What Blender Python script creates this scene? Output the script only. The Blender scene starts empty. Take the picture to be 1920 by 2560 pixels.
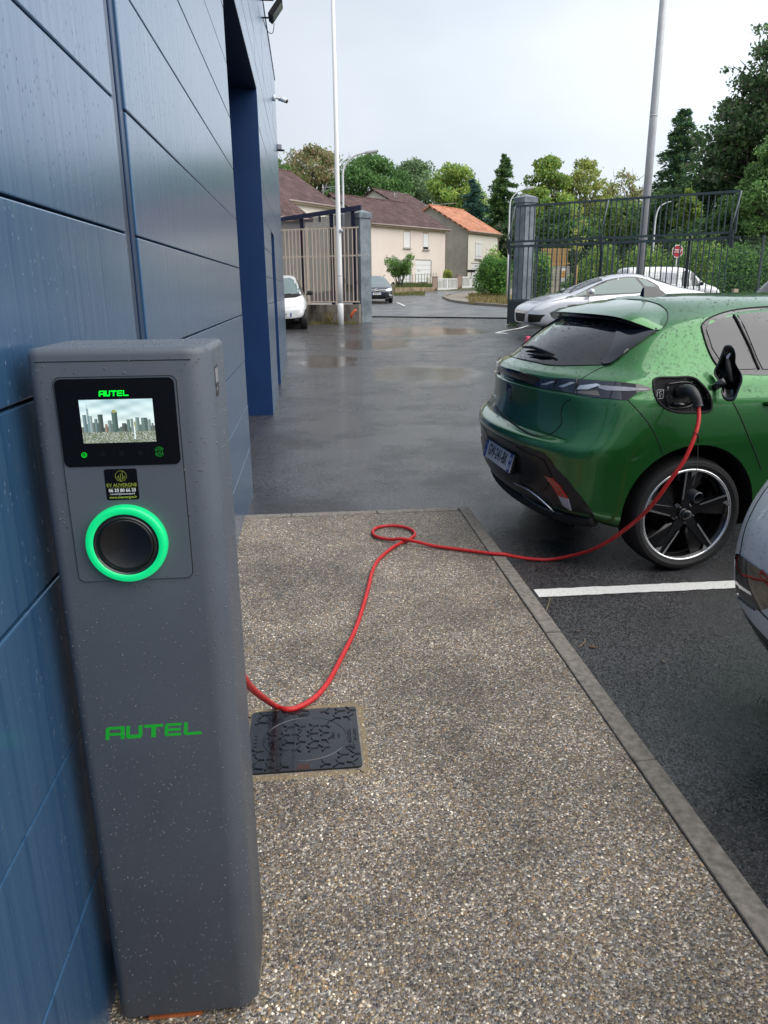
import bpy, bmesh, math, random
import numpy as np
from mathutils import Vector, Matrix
from mathutils.bvhtree import BVHTree
from mathutils.geometry import delaunay_2d_cdt

random.seed(7)
rng = np.random.default_rng(11)
S = bpy.context.scene
COL = S.collection
rad = math.radians

# ------------------------------------------------------------------ camera
CAM_H = 1.46
PITCH, YAW, ROLL, FPX = 0.29066601, 0.09611964, 0.00969626, 1869.55
def cam_axes():
    cp, sp = math.cos(PITCH), math.sin(PITCH)
    f = Vector((math.sin(YAW)*cp, math.cos(YAW)*cp, -sp))
    r = Vector((math.cos(YAW), -math.sin(YAW), 0))
    d = f.cross(r)
    c, s = math.cos(ROLL), math.sin(ROLL)
    return (c*r + s*d), (-s*r + c*d), f
CR, CD, CF = cam_axes()
cam_data = bpy.data.cameras.new('camera')
cam = bpy.data.objects.new('camera', cam_data); COL.objects.link(cam)
M = Matrix.Identity(4)
for i in range(3):
    M[i][0] = CR[i]; M[i][1] = -CD[i]; M[i][2] = -CF[i]
M[2][3] = CAM_H
cam.matrix_world = M
cam_data.sensor_fit = 'VERTICAL'; cam_data.sensor_height = 24
cam_data.lens = FPX/2560*24
cam_data.clip_start = 0.05; cam_data.clip_end = 3000
S.camera = cam
EYE = Vector((0, 0, CAM_H))

# ------------------------------------------------------------------ world, sun, exposure
SUN_EL, SUN_AZ = rad(50), rad(122)          # azimuth clockwise from +Y
w = bpy.data.worlds.new('World'); S.world = w; w.use_nodes = True
nt = w.node_tree; nt.nodes.clear()
def N(nt, typ, **kw):
    n = nt.nodes.new(typ)
    for k, v in kw.items():
        if k.startswith('i_'):
            key = k[2:]
            n.inputs[int(key) if key.isdigit() else key.replace('_', ' ')].default_value = v
        else: setattr(n, k, v)
    return n
def L(nt, a, b): nt.links.new(a, b)
sky = N(nt, 'ShaderNodeTexSky', sky_type='NISHITA', sun_disc=False, sun_elevation=SUN_EL, sun_rotation=SUN_AZ)
sky.air_density = 1.2; sky.dust_density = 2.0
tc = N(nt, 'ShaderNodeTexCoord')
sep = N(nt, 'ShaderNodeSeparateXYZ'); L(nt, tc.outputs['Generated'], sep.inputs[0])
mp = N(nt, 'ShaderNodeMapping'); mp.inputs['Scale'].default_value = (1.0, 1.0, 2.4); L(nt, tc.outputs['Generated'], mp.inputs[0])
nz = N(nt, 'ShaderNodeTexNoise', i_Scale=1.7, i_Detail=4.0, i_Roughness=.42); L(nt, mp.outputs[0], nz.inputs['Vector'])
cr = N(nt, 'ShaderNodeValToRGB')
cr.color_ramp.elements[0].position = .36; cr.color_ramp.elements[0].color = (3.7, 4.2, 4.8, 1)
cr.color_ramp.elements[1].position = .66; cr.color_ramp.elements[1].color = (5.8, 6.25, 6.8, 1)
L(nt, nz.outputs[0], cr.inputs[0])
# the cloud deck is thinner and brighter towards the right (where the sun stands behind it)
sd = (math.sin(SUN_AZ)*math.cos(SUN_EL), math.cos(SUN_AZ)*math.cos(SUN_EL), math.sin(SUN_EL))
gd = (.82, .30, .49)                        # thinnest part of the clouds
dot = N(nt, 'ShaderNodeVectorMath', operation='DOT_PRODUCT'); L(nt, tc.outputs['Generated'], dot.inputs[0]); dot.inputs[1].default_value = gd
mr = N(nt, 'ShaderNodeMapRange', i_1=.25, i_2=.95, i_3=.88, i_4=1.6); L(nt, dot.outputs['Value'], mr.inputs[0])
mul = N(nt, 'ShaderNodeVectorMath', operation='SCALE'); L(nt, cr.outputs[0], mul.inputs[0]); L(nt, mr.outputs[0], mul.inputs['Scale'])
mix = N(nt, 'ShaderNodeMixRGB', i_0=.9); L(nt, sky.outputs[0], mix.inputs[1]); L(nt, mul.outputs[0], mix.inputs[2])
bg = N(nt, 'ShaderNodeBackground', i_1=.1); L(nt, mix.outputs[0], bg.inputs[0])
wo = N(nt, 'ShaderNodeOutputWorld'); L(nt, bg.outputs[0], wo.inputs[0])
sun = bpy.data.lights.new('sun', 'SUN'); sun.energy = 2.6; sun.angle = rad(80); sun.color = (1, .955, .89)
so = bpy.data.objects.new('sun', sun); COL.objects.link(so)
so.rotation_euler = Vector((-sd[0], -sd[1], -sd[2])).to_track_quat('-Z', 'Y').to_euler()
S.view_settings.view_transform = 'Standard'; S.view_settings.look = 'None'
S.view_settings.exposure = 0.45; S.view_settings.gamma = 1; S.view_settings.use_curve_mapping = False
S.cycles.use_denoising = True
S.cycles.max_bounces = 7; S.cycles.transparent_max_bounces = 8
S.cycles.caustics_reflective = False; S.cycles.caustics_refractive = False

# ------------------------------------------------------------------ materials
MATS = {}
def principled(name, col, rough=.5, metal=0., coat=0., emis=None, es=0., trans=0., ior=1.45, spec=.5):
    m = bpy.data.materials.new(name); m.use_nodes = True
    b = m.node_tree.nodes['Principled BSDF']
    b.inputs['Base Color'].default_value = (*col, 1)
    b.inputs['Roughness'].default_value = rough; b.inputs['Metallic'].default_value = metal
    b.inputs['Coat Weight'].default_value = coat; b.inputs['Coat Roughness'].default_value = .03
    b.inputs['Transmission Weight'].default_value = trans; b.inputs['IOR'].default_value = ior
    b.inputs['Specular IOR Level'].default_value = spec
    if emis: b.inputs['Emission Color'].default_value = (*emis, 1); b.inputs['Emission Strength'].default_value = es
    MATS[name] = m
    return m
def noisy(name, c1, c2, scale=8, rough=.6, r2=None, metal=0., coat=0., bump=0., bscale=None, detail=6, stretch=(1, 1, 1), pos=(.35, .65), bdist=.01):
    m = principled(name, c1, rough, metal, coat)
    t = m.node_tree; b = t.nodes['Principled BSDF']
    tc = N(t, 'ShaderNodeTexCoord'); mp = N(t, 'ShaderNodeMapping'); mp.inputs['Scale'].default_value = stretch
    L(t, tc.outputs['Object'], mp.inputs[0])
    n = N(t, 'ShaderNodeTexNoise', i_Scale=scale, i_Detail=detail, i_Roughness=.6); L(t, mp.outputs[0], n.inputs['Vector'])
    r = N(t, 'ShaderNodeValToRGB'); r.color_ramp.elements[0].position = pos[0]; r.color_ramp.elements[1].position = pos[1]
    r.color_ramp.elements[0].color = (*c1, 1); r.color_ramp.elements[1].color = (*c2, 1)
    L(t, n.outputs[0], r.inputs[0]); L(t, r.outputs[0], b.inputs['Base Color'])
    if r2 is not None:
        q = N(t, 'ShaderNodeMapRange', i_1=pos[0], i_2=pos[1], i_3=rough, i_4=r2); L(t, n.outputs[0], q.inputs[0]); L(t, q.outputs[0], b.inputs['Roughness'])
    if bump:
        n2 = N(t, 'ShaderNodeTexNoise', i_Scale=bscale or scale*4, i_Detail=5.0); L(t, mp.outputs[0], n2.inputs['Vector'])
        bp = N(t, 'ShaderNodeBump', i_Strength=bump, i_Distance=bdist); L(t, n2.outputs[0], bp.inputs['Height']); L(t, bp.outputs[0], b.inputs['Normal'])
    return m

# ------------------------------------------------------------------ mesh helpers
class MB:
    """collects shapes and links them as ONE mesh object"""
    def __init__(s): s.v = []; s.f = []; s.mi = []; s.sm = []
    def add(s, v, f, mi=0, smooth=False):
        o = len(s.v); s.v += [tuple(p) for p in v]; s.f += [tuple(i+o for i in q) for q in f]
        s.mi += [mi]*len(f); s.sm += [smooth]*len(f); return s
    def box(s, x0, x1, y0, y1, z0, z1, mi=0, T=None):
        v = [Vector(p) for p in ((x0,y0,z0),(x1,y0,z0),(x1,y1,z0),(x0,y1,z0),(x0,y0,z1),(x1,y0,z1),(x1,y1,z1),(x0,y1,z1))]
        if T is not None: v = [T @ p for p in v]
        return s.add(v, [(3,2,1,0),(4,5,6,7),(0,1,5,4),(1,2,6,5),(2,3,7,6),(3,0,4,7)], mi)
    def bar(s, a, b, wd, dp=None, up=(0, 0, 1), mi=0):
        a = Vector(a); b = Vector(b); d = (b-a).normalized(); u = Vector(up)
        if abs(d.dot(u)) > .95: u = Vector((1, 0, 0))
        x = d.cross(u).normalized()*wd/2; y = d.cross(x).normalized()*(dp or wd)/2
        v = [a-x-y, a+x-y, a+x+y, a-x+y, b-x-y, b+x-y, b+x+y, b-x+y]
        return s.add(v, [(3,2,1,0),(4,5,6,7),(0,1,5,4),(1,2,6,5),(2,3,7,6),(3,0,4,7)], mi)
    def tube(s, pts, r, n=8, mi=0, cap=True):
        pts = [Vector(p) for p in pts]; k = len(pts)
        rr = r if isinstance(r, (list, tuple)) else [r]*k
        v = []; prev = None
        for i, p in enumerate(pts):
            d = (pts[min(i+1, k-1)]-pts[max(i-1, 0)]).normalized()
            if prev is None:
                u = Vector((0, 0, 1)) if abs(d.z) < .9 else Vector((1, 0, 0))
                x = d.cross(u).normalized()
            else: x = (prev - d*prev.dot(d)).normalized()
            prev = x; y = d.cross(x)
            for j in range(n):
                a = 2*math.pi*j/n; v.append(p + (x*math.cos(a)+y*math.sin(a))*rr[i])
        f = [(i*n+j, i*n+(j+1) % n, (i+1)*n+(j+1) % n, (i+1)*n+j) for i in range(k-1) for j in range(n)]
        if cap: f += [tuple(range(n))[::-1], tuple((k-1)*n+j for j in range(n))]
        return s.add(v, f, mi, True)
    def lathe(s, prof, n=32, T=None, mi=0, smooth=True):
        """prof: (r, h) pairs about local z"""
        v = []
        for r, h in prof:
            for j in range(n):
                a = 2*math.pi*j/n; p = Vector((r*math.cos(a), r*math.sin(a), h)); v.append(T @ p if T is not None else p)
        f = [(i*n+j, i*n+(j+1) % n, (i+1)*n+(j+1) % n, (i+1)*n+j) for i in range(len(prof)-1) for j in range(n)]
        return s.add(v, f, mi, smooth)
    def prism(s, poly, d0, d1, T, mi=0, smooth=False):
        """poly in local xy, extruded along local z from d0 to d1"""
        n = len(poly); v = [T @ Vector((x, y, d0)) for x, y in poly]+[T @ Vector((x, y, d1)) for x, y in poly]
        s.add(v[:], [tuple(range(n))[::-1], tuple(range(n, 2*n))], mi)
        return s.add(v, [(i, (i+1) % n, n+(i+1) % n, n+i) for i in range(n)], mi, smooth)
    def build(s, name, mats, parent=None, bevel=0., loc=None, autosmooth=False):
        me = bpy.data.meshes.new(name); me.from_pydata([tuple(p) for p in s.v], [], s.f)
        for m in (mats if isinstance(mats, (list, tuple)) else [mats]): me.materials.append(m)
        me.polygons.foreach_set('material_index', s.mi); me.polygons.foreach_set('use_smooth', s.sm)
        me.update()
        o = bpy.data.objects.new(name, me); COL.objects.link(o)
        if parent: o.parent = parent
        if loc: o.location = loc
        if bevel:
            b = o.modifiers.new('bevel', 'BEVEL'); b.width = bevel; b.segments = 2; b.limit_method = 'ANGLE'; b.angle_limit = rad(40)
        return o
def mesh_obj(name, me, parent=None):
    o = bpy.data.objects.new(name, me); COL.objects.link(o)
    if parent: o.parent = parent
    return o
def np_mesh(name, V, F, mat, parent=None, smooth=False, cols=None):
    """V (n,3), F (m,k) numpy arrays to one mesh"""
    me = bpy.data.meshes.new(name); k = F.shape[1]
    me.vertices.add(len(V)); me.vertices.foreach_set('co', np.asarray(V, np.float32).ravel())
    me.loops.add(F.size); me.loops.foreach_set('vertex_index', F.astype(np.int32).ravel())
    me.polygons.add(len(F)); me.polygons.foreach_set('loop_start', np.arange(len(F), dtype=np.int32)*k)
    me.polygons.foreach_set('use_smooth', np.full(len(F), smooth))
    me.update(calc_edges=True); me.materials.append(mat)
    if cols is not None:
        a = me.color_attributes.new('tint', 'FLOAT_COLOR', 'POINT')
        a.data.foreach_set('color', np.hstack([cols, np.ones((len(cols), 1))]).astype(np.float32).ravel())
    return mesh_obj(name, me, parent)
def thing(name, label, cat, loc=(0, 0, 0), rz=0., group=None):
    o = bpy.data.objects.new(name, None); COL.objects.link(o); o.empty_display_size = .2
    o.location = loc; o.rotation_euler = (0, 0, rz); return tag(o, label, cat, group)
def tag(o, label=None, cat=None, group=None, kind=None):
    if label: o['label'] = label
    if cat: o['category'] = cat
    if group: o['group'] = group
    if kind: o['kind'] = kind
    return o
def bake(o):
    """apply all modifiers of o"""
    bpy.context.view_layer.update()
    dg = bpy.context.evaluated_depsgraph_get()
    me = bpy.data.meshes.new_from_object(o.evaluated_get(dg))
    o.modifiers.clear(); o.data = me; return o
def smoothline(pts, n=8, closed=False):
    """Catmull-Rom through pts (any dimension)"""
    P = [np.array(p, float) for p in pts]; out = []; k = len(P)
    for i in range(k if closed else k-1):
        if closed: a, b, c, d = P[i-1], P[i], P[(i+1) % k], P[(i+2) % k]
        else: a, b, c, d = P[max(i-1, 0)], P[i], P[i+1], P[min(i+2, k-1)]
        for j in range(n):
            t = j/n
            out.append(.5*((2*b)+(-a+c)*t+(2*a-5*b+4*c-d)*t*t+(-a+3*b-3*c+d)*t**3))
    if not closed: out.append(P[-1])
    return out
def text_mb(txt, size, T, mb=None, depth=.0005, sx=1., bold=0., align='CENTER', mi=0, spacing=1.):
    cu = bpy.data.curves.new('t', 'FONT'); cu.body = txt; cu.size = size; cu.align_x = align; cu.align_y = 'CENTER'
    cu.extrude = depth; cu.offset = bold; cu.resolution_u = 3; cu.space_character = spacing
    o = bpy.data.objects.new('t', cu); COL.objects.link(o); bpy.context.view_layer.update()
    me = bpy.data.meshes.new_from_object(o.evaluated_get(bpy.context.evaluated_depsgraph_get()))
    mb = mb or MB()
    mb.add([T @ Vector((v.co.x*sx, v.co.y, v.co.z)) for v in me.vertices], [tuple(p.vertices) for p in me.polygons], mi)
    bpy.data.objects.remove(o); bpy.data.curves.remove(cu); bpy.data.meshes.remove(me)
    return mb

# --- layout helpers: a direction measured in the photograph becomes a point at a real depth
def ray(x, y): return (CR*((x-960)/FPX) + CD*((y-1280)/FPX) + CF)
def at(x, y, depth): return EYE + ray(x, y)*depth          # depth along the optical axis, metres
TY = [-60, 9, 12, 16.9, 20, 25, 32, 40, 50, 60, 66, 73, 82, 100, 130, 180, 260, 900]
TZ = [-.05, -.05, -.03, .075, .18, .34, .48, .64, .86, 1.12, 1.6, 2.0, 2.4, 3.6, 6.5, 11, 14, 16]
def _S(t): t = min(1, max(0, t)); return t*t*(3-2*t)
def gz(y, x=0.): return float(np.interp(y, TY, TZ))+.20*_S((x-3.2)/3.5)*_S((y-11)/6)*(1-_S((y-19)/4))
def atg(x, y, lo=3., hi=400.):
    """where the sight line meets the ground"""
    r = ray(x, y); t = lo
    while t < hi:
        p = EYE + r*t
        if p.z < gz(p.y, p.x): return p
        t *= 1.004
    return EYE + r*hi
def on_y(x, y, Y): r = ray(x, y); return EYE + r*(Y/r.y)
# ------------------------------------------------------------------ the materials
P_ = principled
P_('matt_black', (.008, .008, .009), .75); P_('gloss_black', (.006, .006, .007), .12, coat=.6)
P_('port_plastic', (.022, .022, .024), .42); P_('gap', (.003, .004, .003), .6)
P_('dark_glass', (.012, .013, .016), .06, spec=.8); P_('side_glass', (.02, .022, .028), .05, spec=.9); P_('window_trim', (.03, .03, .034), .18, coat=.5)
P_('fin', (.008, .010, .016), .10, coat=.8)
P_('lamp_dark', (.020, .016, .022), .05, coat=1.); P_('lamp_clear', (.82, .84, .88), .3, metal=.2, coat=1.); P_('lamp_grey', (.34, .34, .40), .15, coat=1.); P_('lamp_amber', (.20, .17, .12), .2, coat=1.)
P_('bumper_gloss', (.006, .006, .007), .22, spec=.3)
P_('red_lens', (.38, .012, .008), .15, coat=1.); P_('bumper_black', (.010, .010, .012), .32); P_('blade_grey', (.045, .06, .075), .35)
P_('chrome', (.75, .75, .78), .12, metal=1.); P_('badge', (.22, .26, .34), .22, metal=.9)
P_('plate_white', (.78, .78, .78), .35); P_('plate_blue', (.02, .06, .35), .35); P_('white_print', (.75, .75, .78), .5); P_('ink_black', (.01, .01, .012), .5)
P_('tyre', (.014, .014, .015), .62); P_('rim_black', (.006, .006, .007), .22, coat=.4); P_('rim_cut', (.80, .81, .83), .22, metal=1.); P_('disc', (.035, .034, .033), .5, metal=.8); P_('alloy', (.35, .36, .37), .35, metal=.9)
P_('water', (1, 1, 1), .0, trans=1., ior=1.33)
def paint(name, col, metal, rough, dropscale=0., coat=1.):
    m = P_(name, col, rough, metal, coat)
    t = m.node_tree; b = t.nodes['Principled BSDF']
    tc = N(t, 'ShaderNodeTexCoord')
    n = N(t, 'ShaderNodeTexNoise', i_Scale=900., i_Detail=2.0); L(t, tc.outputs['Object'], n.inputs['Vector'])
    mr = N(t, 'ShaderNodeMapRange', i_1=.3, i_2=.7, i_3=.8, i_4=1.25); L(t, n.outputs[0], mr.inputs[0])
    sc = N(t, 'ShaderNodeVectorMath', operation='SCALE'); sc.inputs[0].default_value = col; L(t, mr.outputs[0], sc.inputs['Scale']); L(t, sc.outputs[0], b.inputs['Base Color'])
    # a thin wet film with fine specks of dirt
    n2 = N(t, 'ShaderNodeTexNoise', i_Scale=26., i_Detail=6.0); L(t, tc.outputs['Object'], n2.inputs['Vector'])
    m2 = N(t, 'ShaderNodeMapRange', i_1=.45, i_2=.75, i_3=.02, i_4=.10); L(t, n2.outputs[0], m2.inputs[0]); L(t, m2.outputs[0], b.inputs['Coat Roughness'])
    return m
paint('green_paint', (.020, .138, .029), .60, .30)
paint('silver_paint', (.60, .61, .66), .35, .32); paint('white_paint', (.74, .75, .76), .0, .3); paint('navy_paint', (.014, .018, .028), .5, .3)
# ================================================================== surfaces of the ground
def asphalt_mat(name, c1, c2, r_dry, r_wet, puddles=(), scale=120., bump=.6, wet=.5):
    m = P_(name, c1, .4); t = m.node_tree; b = t.nodes['Principled BSDF']
    tc = N(t, 'ShaderNodeTexCoord'); co = tc.outputs['Object']
    v = N(t, 'ShaderNodeTexVoronoi', i_Scale=scale); L(t, co, v.inputs['Vector'])
    v2 = N(t, 'ShaderNodeTexVoronoi', i_Scale=scale*1.9); L(t, co, v2.inputs['Vector'])
    n = N(t, 'ShaderNodeTexNoise', i_Scale=1.1, i_Detail=8.0, i_Roughness=.62); L(t, co, n.inputs['Vector'])
    nf = N(t, 'ShaderNodeTexNoise', i_Scale=170., i_Detail=4.0); L(t, co, nf.inputs['Vector'])
    r = N(t, 'ShaderNodeValToRGB'); r.color_ramp.elements[0].color = (*c1, 1); r.color_ramp.elements[1].color = (*c2, 1)
    r.color_ramp.elements[0].position = .25; r.color_ramp.elements[1].position = .8
    L(t, v.outputs['Color'], r.inputs[0])
    big = N(t, 'ShaderNodeMapRange', i_1=.35, i_2=.7, i_3=.72, i_4=1.35); L(t, n.outputs[0], big.inputs[0])
    sc = N(t, 'ShaderNodeVectorMath', operation='SCALE'); L(t, r.outputs[0], sc.inputs[0]); L(t, big.outputs[0], sc.inputs['Scale'])
    # rare pale chippings
    gt = N(t, 'ShaderNodeMath', operation='GREATER_THAN', i_1=.93); sr = N(t, 'ShaderNodeSeparateColor'); L(t, v2.outputs['Color'], sr.inputs[0]); L(t, sr.outputs[0], gt.inputs[0])
    mx = N(t, 'ShaderNodeMixRGB'); mx.inputs[2].default_value = (.22, .21, .20, 1); k = N(t, 'ShaderNodeMath', operation='MULTIPLY', i_1=.7); L(t, gt.outputs[0], k.inputs[0]); L(t, k.outputs[0], mx.inputs[0]); L(t, sc.outputs[0], mx.inputs[1])
    L(t, mx.outputs[0], b.inputs['Base Color'])
    wetm = N(t, 'ShaderNodeMapRange', i_1=.42-.2*wet, i_2=.66-.2*wet, i_3=0., i_4=1.); L(t, n.outputs[0], wetm.inputs[0]); w_ = wetm.outputs[0]
    pud = None
    for cx, cy, rx, ry in puddles:
        mp = N(t, 'ShaderNodeMapping'); mp.vector_type = 'POINT'
        mp.inputs['Location'].default_value = (-cx/rx, -cy/ry, 0); mp.inputs['Scale'].default_value = (1/rx, 1/ry, 0); L(t, co, mp.inputs[0])
        ln = N(t, 'ShaderNodeVectorMath', operation='LENGTH'); L(t, mp.outputs[0], ln.inputs[0])
        nn = N(t, 'ShaderNodeMath', operation='MULTIPLY_ADD', i_1=1.6, i_2=-.8); L(t, n.outputs[0], nn.inputs[0])
        ad = N(t, 'ShaderNodeMath', operation='ADD'); L(t, ln.outputs['Value'], ad.inputs[0]); L(t, nn.outputs[0], ad.inputs[1])
        q = N(t, 'ShaderNodeMapRange', i_1=.62, i_2=.98, i_3=.92, i_4=0.); L(t, ad.outputs[0], q.inputs[0])
        if pud is None: pud = q.outputs[0]
        else: mm = N(t, 'ShaderNodeMath', operation='MAXIMUM'); L(t, pud, mm.inputs[0]); L(t, q.outputs[0], mm.inputs[1]); pud = mm.outputs[0]
    ro = N(t, 'ShaderNodeMapRange', i_1=0., i_2=1., i_3=r_dry, i_4=r_wet); L(t, w_, ro.inputs[0])
    h = N(t, 'ShaderNodeMath', operation='MULTIPLY_ADD', i_1=1.4); L(t, v.outputs['Distance'], h.inputs[0]); L(t, nf.outputs[0], h.inputs[2])
    bs = N(t, 'ShaderNodeMapRange', i_1=0., i_2=1., i_3=bump, i_4=bump*.55); L(t, w_, bs.inputs[0])
    if pud is not None:
        a = N(t, 'ShaderNodeMix', data_type='FLOAT'); L(t, pud, a.inputs[0]); L(t, ro.outputs[0], a.inputs[2]); a.inputs[3].default_value = .03; L(t, a.outputs[0], b.inputs['Roughness'])
        c = N(t, 'ShaderNodeMix', data_type='FLOAT'); L(t, pud, c.inputs[0]); L(t, bs.outputs[0], c.inputs[2]); c.inputs[3].default_value = .015; bso = c.outputs[0]
    else: L(t, ro.outputs[0], b.inputs['Roughness']); bso = bs.outputs[0]
    cw = N(t, 'ShaderNodeMapRange', i_1=0., i_2=1., i_3=0., i_4=.25*wet); L(t, w_, cw.inputs[0]); L(t, cw.outputs[0], b.inputs['Coat Weight']); b.inputs['Coat Roughness'].default_value = .13; b.inputs['Coat IOR'].default_value = 1.33
    bp = N(t, 'ShaderNodeBump', i_Distance=.004); L(t, h.outputs[0], bp.inputs['Height']); L(t, bso, bp.inputs['Strength']); L(t, bp.outputs[0], b.inputs['Normal'])
    return m
def terrain(name, x0, x1, y0, y1, lift, mat, nx=2, step=1.0, xf=None):
    ys = [y for y in TY if y0 < y < y1]+list(np.arange(y0, min(y1, 110), step)); ys = sorted(set([y0, y1]+[round(float(y), 3) for y in ys]))
    V = []; F = []
    for y in ys:
        a, b = (x0, x1) if xf is None else xf(y)
        for i in range(nx+1): V.append((a+(b-a)*i/nx, y, gz(y)+lift))
    for j in range(len(ys)-1):
        for i in range(nx): F.append((j*(nx+1)+i, j*(nx+1)+i+1, (j+1)*(nx+1)+i+1, (j+1)*(nx+1)+i))
    o = MB().add(V, F, 0, True).build(name, mat); o['kind'] = 'structure'; return o
noisy('grass_mat', (.05, .075, .018), (.11, .12, .035), 2.5, .9, bump=.8, bscale=60)
noisy('earth_mat', (.06, .07, .03), (.10, .10, .05), .3, .95)
pA = atg(820, 905); pB = atg(1060, 935)
asphalt_mat('yard_asphalt', (.016, .016, .018), (.090, .089, .094), .38, .22, [(pA.x, pA.y, .75, 1.5), (pB.x, pB.y, 1.25, 1.5), (pA.x+1.3, pA.y+3.2, 1.3, 1.8), (pA.x+3.0, pA.y+6.5, 2.2, 2.2)], 150., .75, .6)
asphalt_mat('road_asphalt', (.10, .10, .105), (.17, .17, .175), .55, .38, (), 60., .4, .5)
terrain('ground', -400, 500, -60, 900, -.06, MATS['earth_mat'])
GATE_L, GATE_R = atg(905, 792), atg(1272, 797)
def gate_y(x): return GATE_L.y+(GATE_R.y-GATE_L.y)*(x-GATE_L.x)/(GATE_R.x-GATE_L.x)
# yard: one sheet, ending on the slanted line of the gate
V = []; F = []; n = 40; xs = np.linspace(-6, 34, 41); ts = sorted(set(np.linspace(0, 1, 30)))
for x in xs:
    yg = min(gate_y(x), 30) if x < 9.5 else gate_y(9.5)+2
    ylist = list(np.linspace(-15, 8, 6))+list(np.linspace(8.6, yg, 26))
    for y in ylist: V.append((x, y, gz(y, x)))
k = 32
for i in range(len(xs)-1):
    for j in range(k-1): F.append((i*k+j, (i+1)*k+j, (i+1)*k+j+1, i*k+j+1))
yard = MB().add(V, F, 0, True).build('parking_yard', MATS['yard_asphalt']); yard['kind'] = 'structure'
V = []; F = []
for x in np.linspace(-14, 34, 25):
    for y in list(np.linspace(0, 1, 24)):
        yy = gate_y(x)+.02+(61-gate_y(x))*y; V.append((x+max(0, yy-30)*.12, yy, gz(yy)-.008))
k = 24
for i in range(24):
    for j in range(k-1): F.append((i*k+j, (i+1)*k+j, (i+1)*k+j+1, i*k+j+1))
MB().add(V, F, 0, True).build('road', MATS['road_asphalt'])['kind'] = 'structure'
# threshold channel of the sliding gate
m = MB(); a = GATE_L+Vector((-.3, 0, .012)); b = GATE_R+Vector((1.0, (GATE_R.y-GATE_L.y)/(GATE_R.x-GATE_L.x), .012)); m.bar(a, b, .10, .012, mi=0)
d = (b-a).normalized(); s_ = Vector((-d.y, d.x, 0)); m.bar(a+s_*.05, b+s_*.05, .025, .05)
tag(m.build('gate_rail', P_('rail', (.018, .015, .015), .5, .5)), 'dark steel ground rail across the gateway where yard meets road', 'rail')

# ------------------------------------------------------------------ pavement with washed pebbles
PX0, PX1, PY0, PY1 = -.485, .985, -3.0, 4.83
def pebble_base():
    m = P_('pebble_cement', (.12, .10, .07), .8); t = m.node_tree; b = t.nodes['Principled BSDF']
    tc = N(t, 'ShaderNodeTexCoord'); co = tc.outputs['Object']
    nd = N(t, 'ShaderNodeTexNoise', i_Scale=60., i_Detail=2.0); L(t, co, nd.inputs['Vector'])
    ds = N(t, 'ShaderNodeVectorMath', operation='MULTIPLY_ADD'); L(t, nd.outputs['Color'], ds.inputs[0]); ds.inputs[1].default_value = (.006, .006, 0); L(t, co, ds.inputs[2])
    v = N(t, 'ShaderNodeTexVoronoi', i_Scale=190.); L(t, ds.outputs[0], v.inputs['Vector'])
    r = N(t, 'ShaderNodeValToRGB'); e = r.color_ramp.elements
    e[0].position = 0; e[0].color = (.045, .040, .038, 1); e[1].position = 1; e[1].color = (.50, .46, .40, 1)
    for p, c in ((.25, (.09, .075, .06)), (.5, (.19, .14, .085)), (.7, (.13, .13, .14)), (.86, (.28, .25, .21))): q = e.new(p); q.color = (*c, 1)
    s = N(t, 'ShaderNodeSeparateColor'); L(t, v.outputs['Color'], s.inputs[0]); L(t, s.outputs[0], r.inputs[0])
    n = N(t, 'ShaderNodeTexNoise', i_Scale=1.5, i_Detail=7.0, i_Roughness=.6); L(t, co, n.inputs['Vector'])
    q = N(t, 'ShaderNodeMapRange', i_1=.35, i_2=.65, i_3=.8, i_4=1.6); L(t, n.outputs[0], q.inputs[0])
    sc = N(t, 'ShaderNodeVectorMath', operation='SCALE'); L(t, r.outputs[0], sc.inputs[0]); L(t, q.outputs[0], sc.inputs['Scale']); L(t, sc.outputs[0], b.inputs['Base Color'])
    rr = N(t, 'ShaderNodeMapRange', i_1=.35, i_2=.65, i_3=.38, i_4=.7); L(t, n.outputs[0], rr.inputs[0]); L(t, rr.outputs[0], b.inputs['Roughness'])
    bp = N(t, 'ShaderNodeBump', i_Strength=.8, i_Distance=.003, invert=True); L(t, v.outputs['Distance'], bp.inputs['Height']); L(t, bp.outputs[0], b.inputs['Normal'])
pebble_base()
pv = MB().box(PX0, PX1, PY0, PY1, -.20, -.004).build('pavement', MATS['pebble_cement']); pv['kind'] = 'structure'
# the pebbles themselves: low domes pressed into the cement, each with its own colour
m = P_('pebble', (.3, .3, .3), .5); t = m.node_tree; b = t.nodes['Principled BSDF']
ca = N(t, 'ShaderNodeVertexColor', layer_name='tint'); tc = N(t, 'ShaderNodeTexCoord')
n = N(t, 'ShaderNodeTexNoise', i_Scale=1.5, i_Detail=7.0, i_Roughness=.6); L(t, tc.outputs['Object'], n.inputs['Vector'])
q = N(t, 'ShaderNodeMapRange', i_1=.38, i_2=.62, i_3=.62, i_4=1.15); L(t, n.outputs[0], q.inputs[0])
q.inputs[3].default_value = .78; q.inputs[4].default_value = 1.62
sc = N(t, 'ShaderNodeVectorMath', operation='SCALE'); L(t, ca.outputs[0], sc.inputs[0]); L(t, q.outputs[0], sc.inputs['Scale']); L(t, sc.outputs[0], b.inputs['Base Color'])
q = N(t, 'ShaderNodeMapRange', i_1=.35, i_2=.65, i_3=.28, i_4=.6); L(t, n.outputs[0], q.inputs[0]); L(t, q.outputs[0], b.inputs['Roughness'])
MH = (-.252, .124, 2.045, 2.41)                       # opening of the access cover
pal = np.array([(.045, .044, .05), (.09, .078, .065), (.17, .13, .085), (.24, .18, .11), (.13, .135, .155), (.31, .26, .19), (.44, .39, .32), (.58, .56, .52), (.33, .21, .12), (.19, .18, .18), (.74, .72, .68)])
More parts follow.
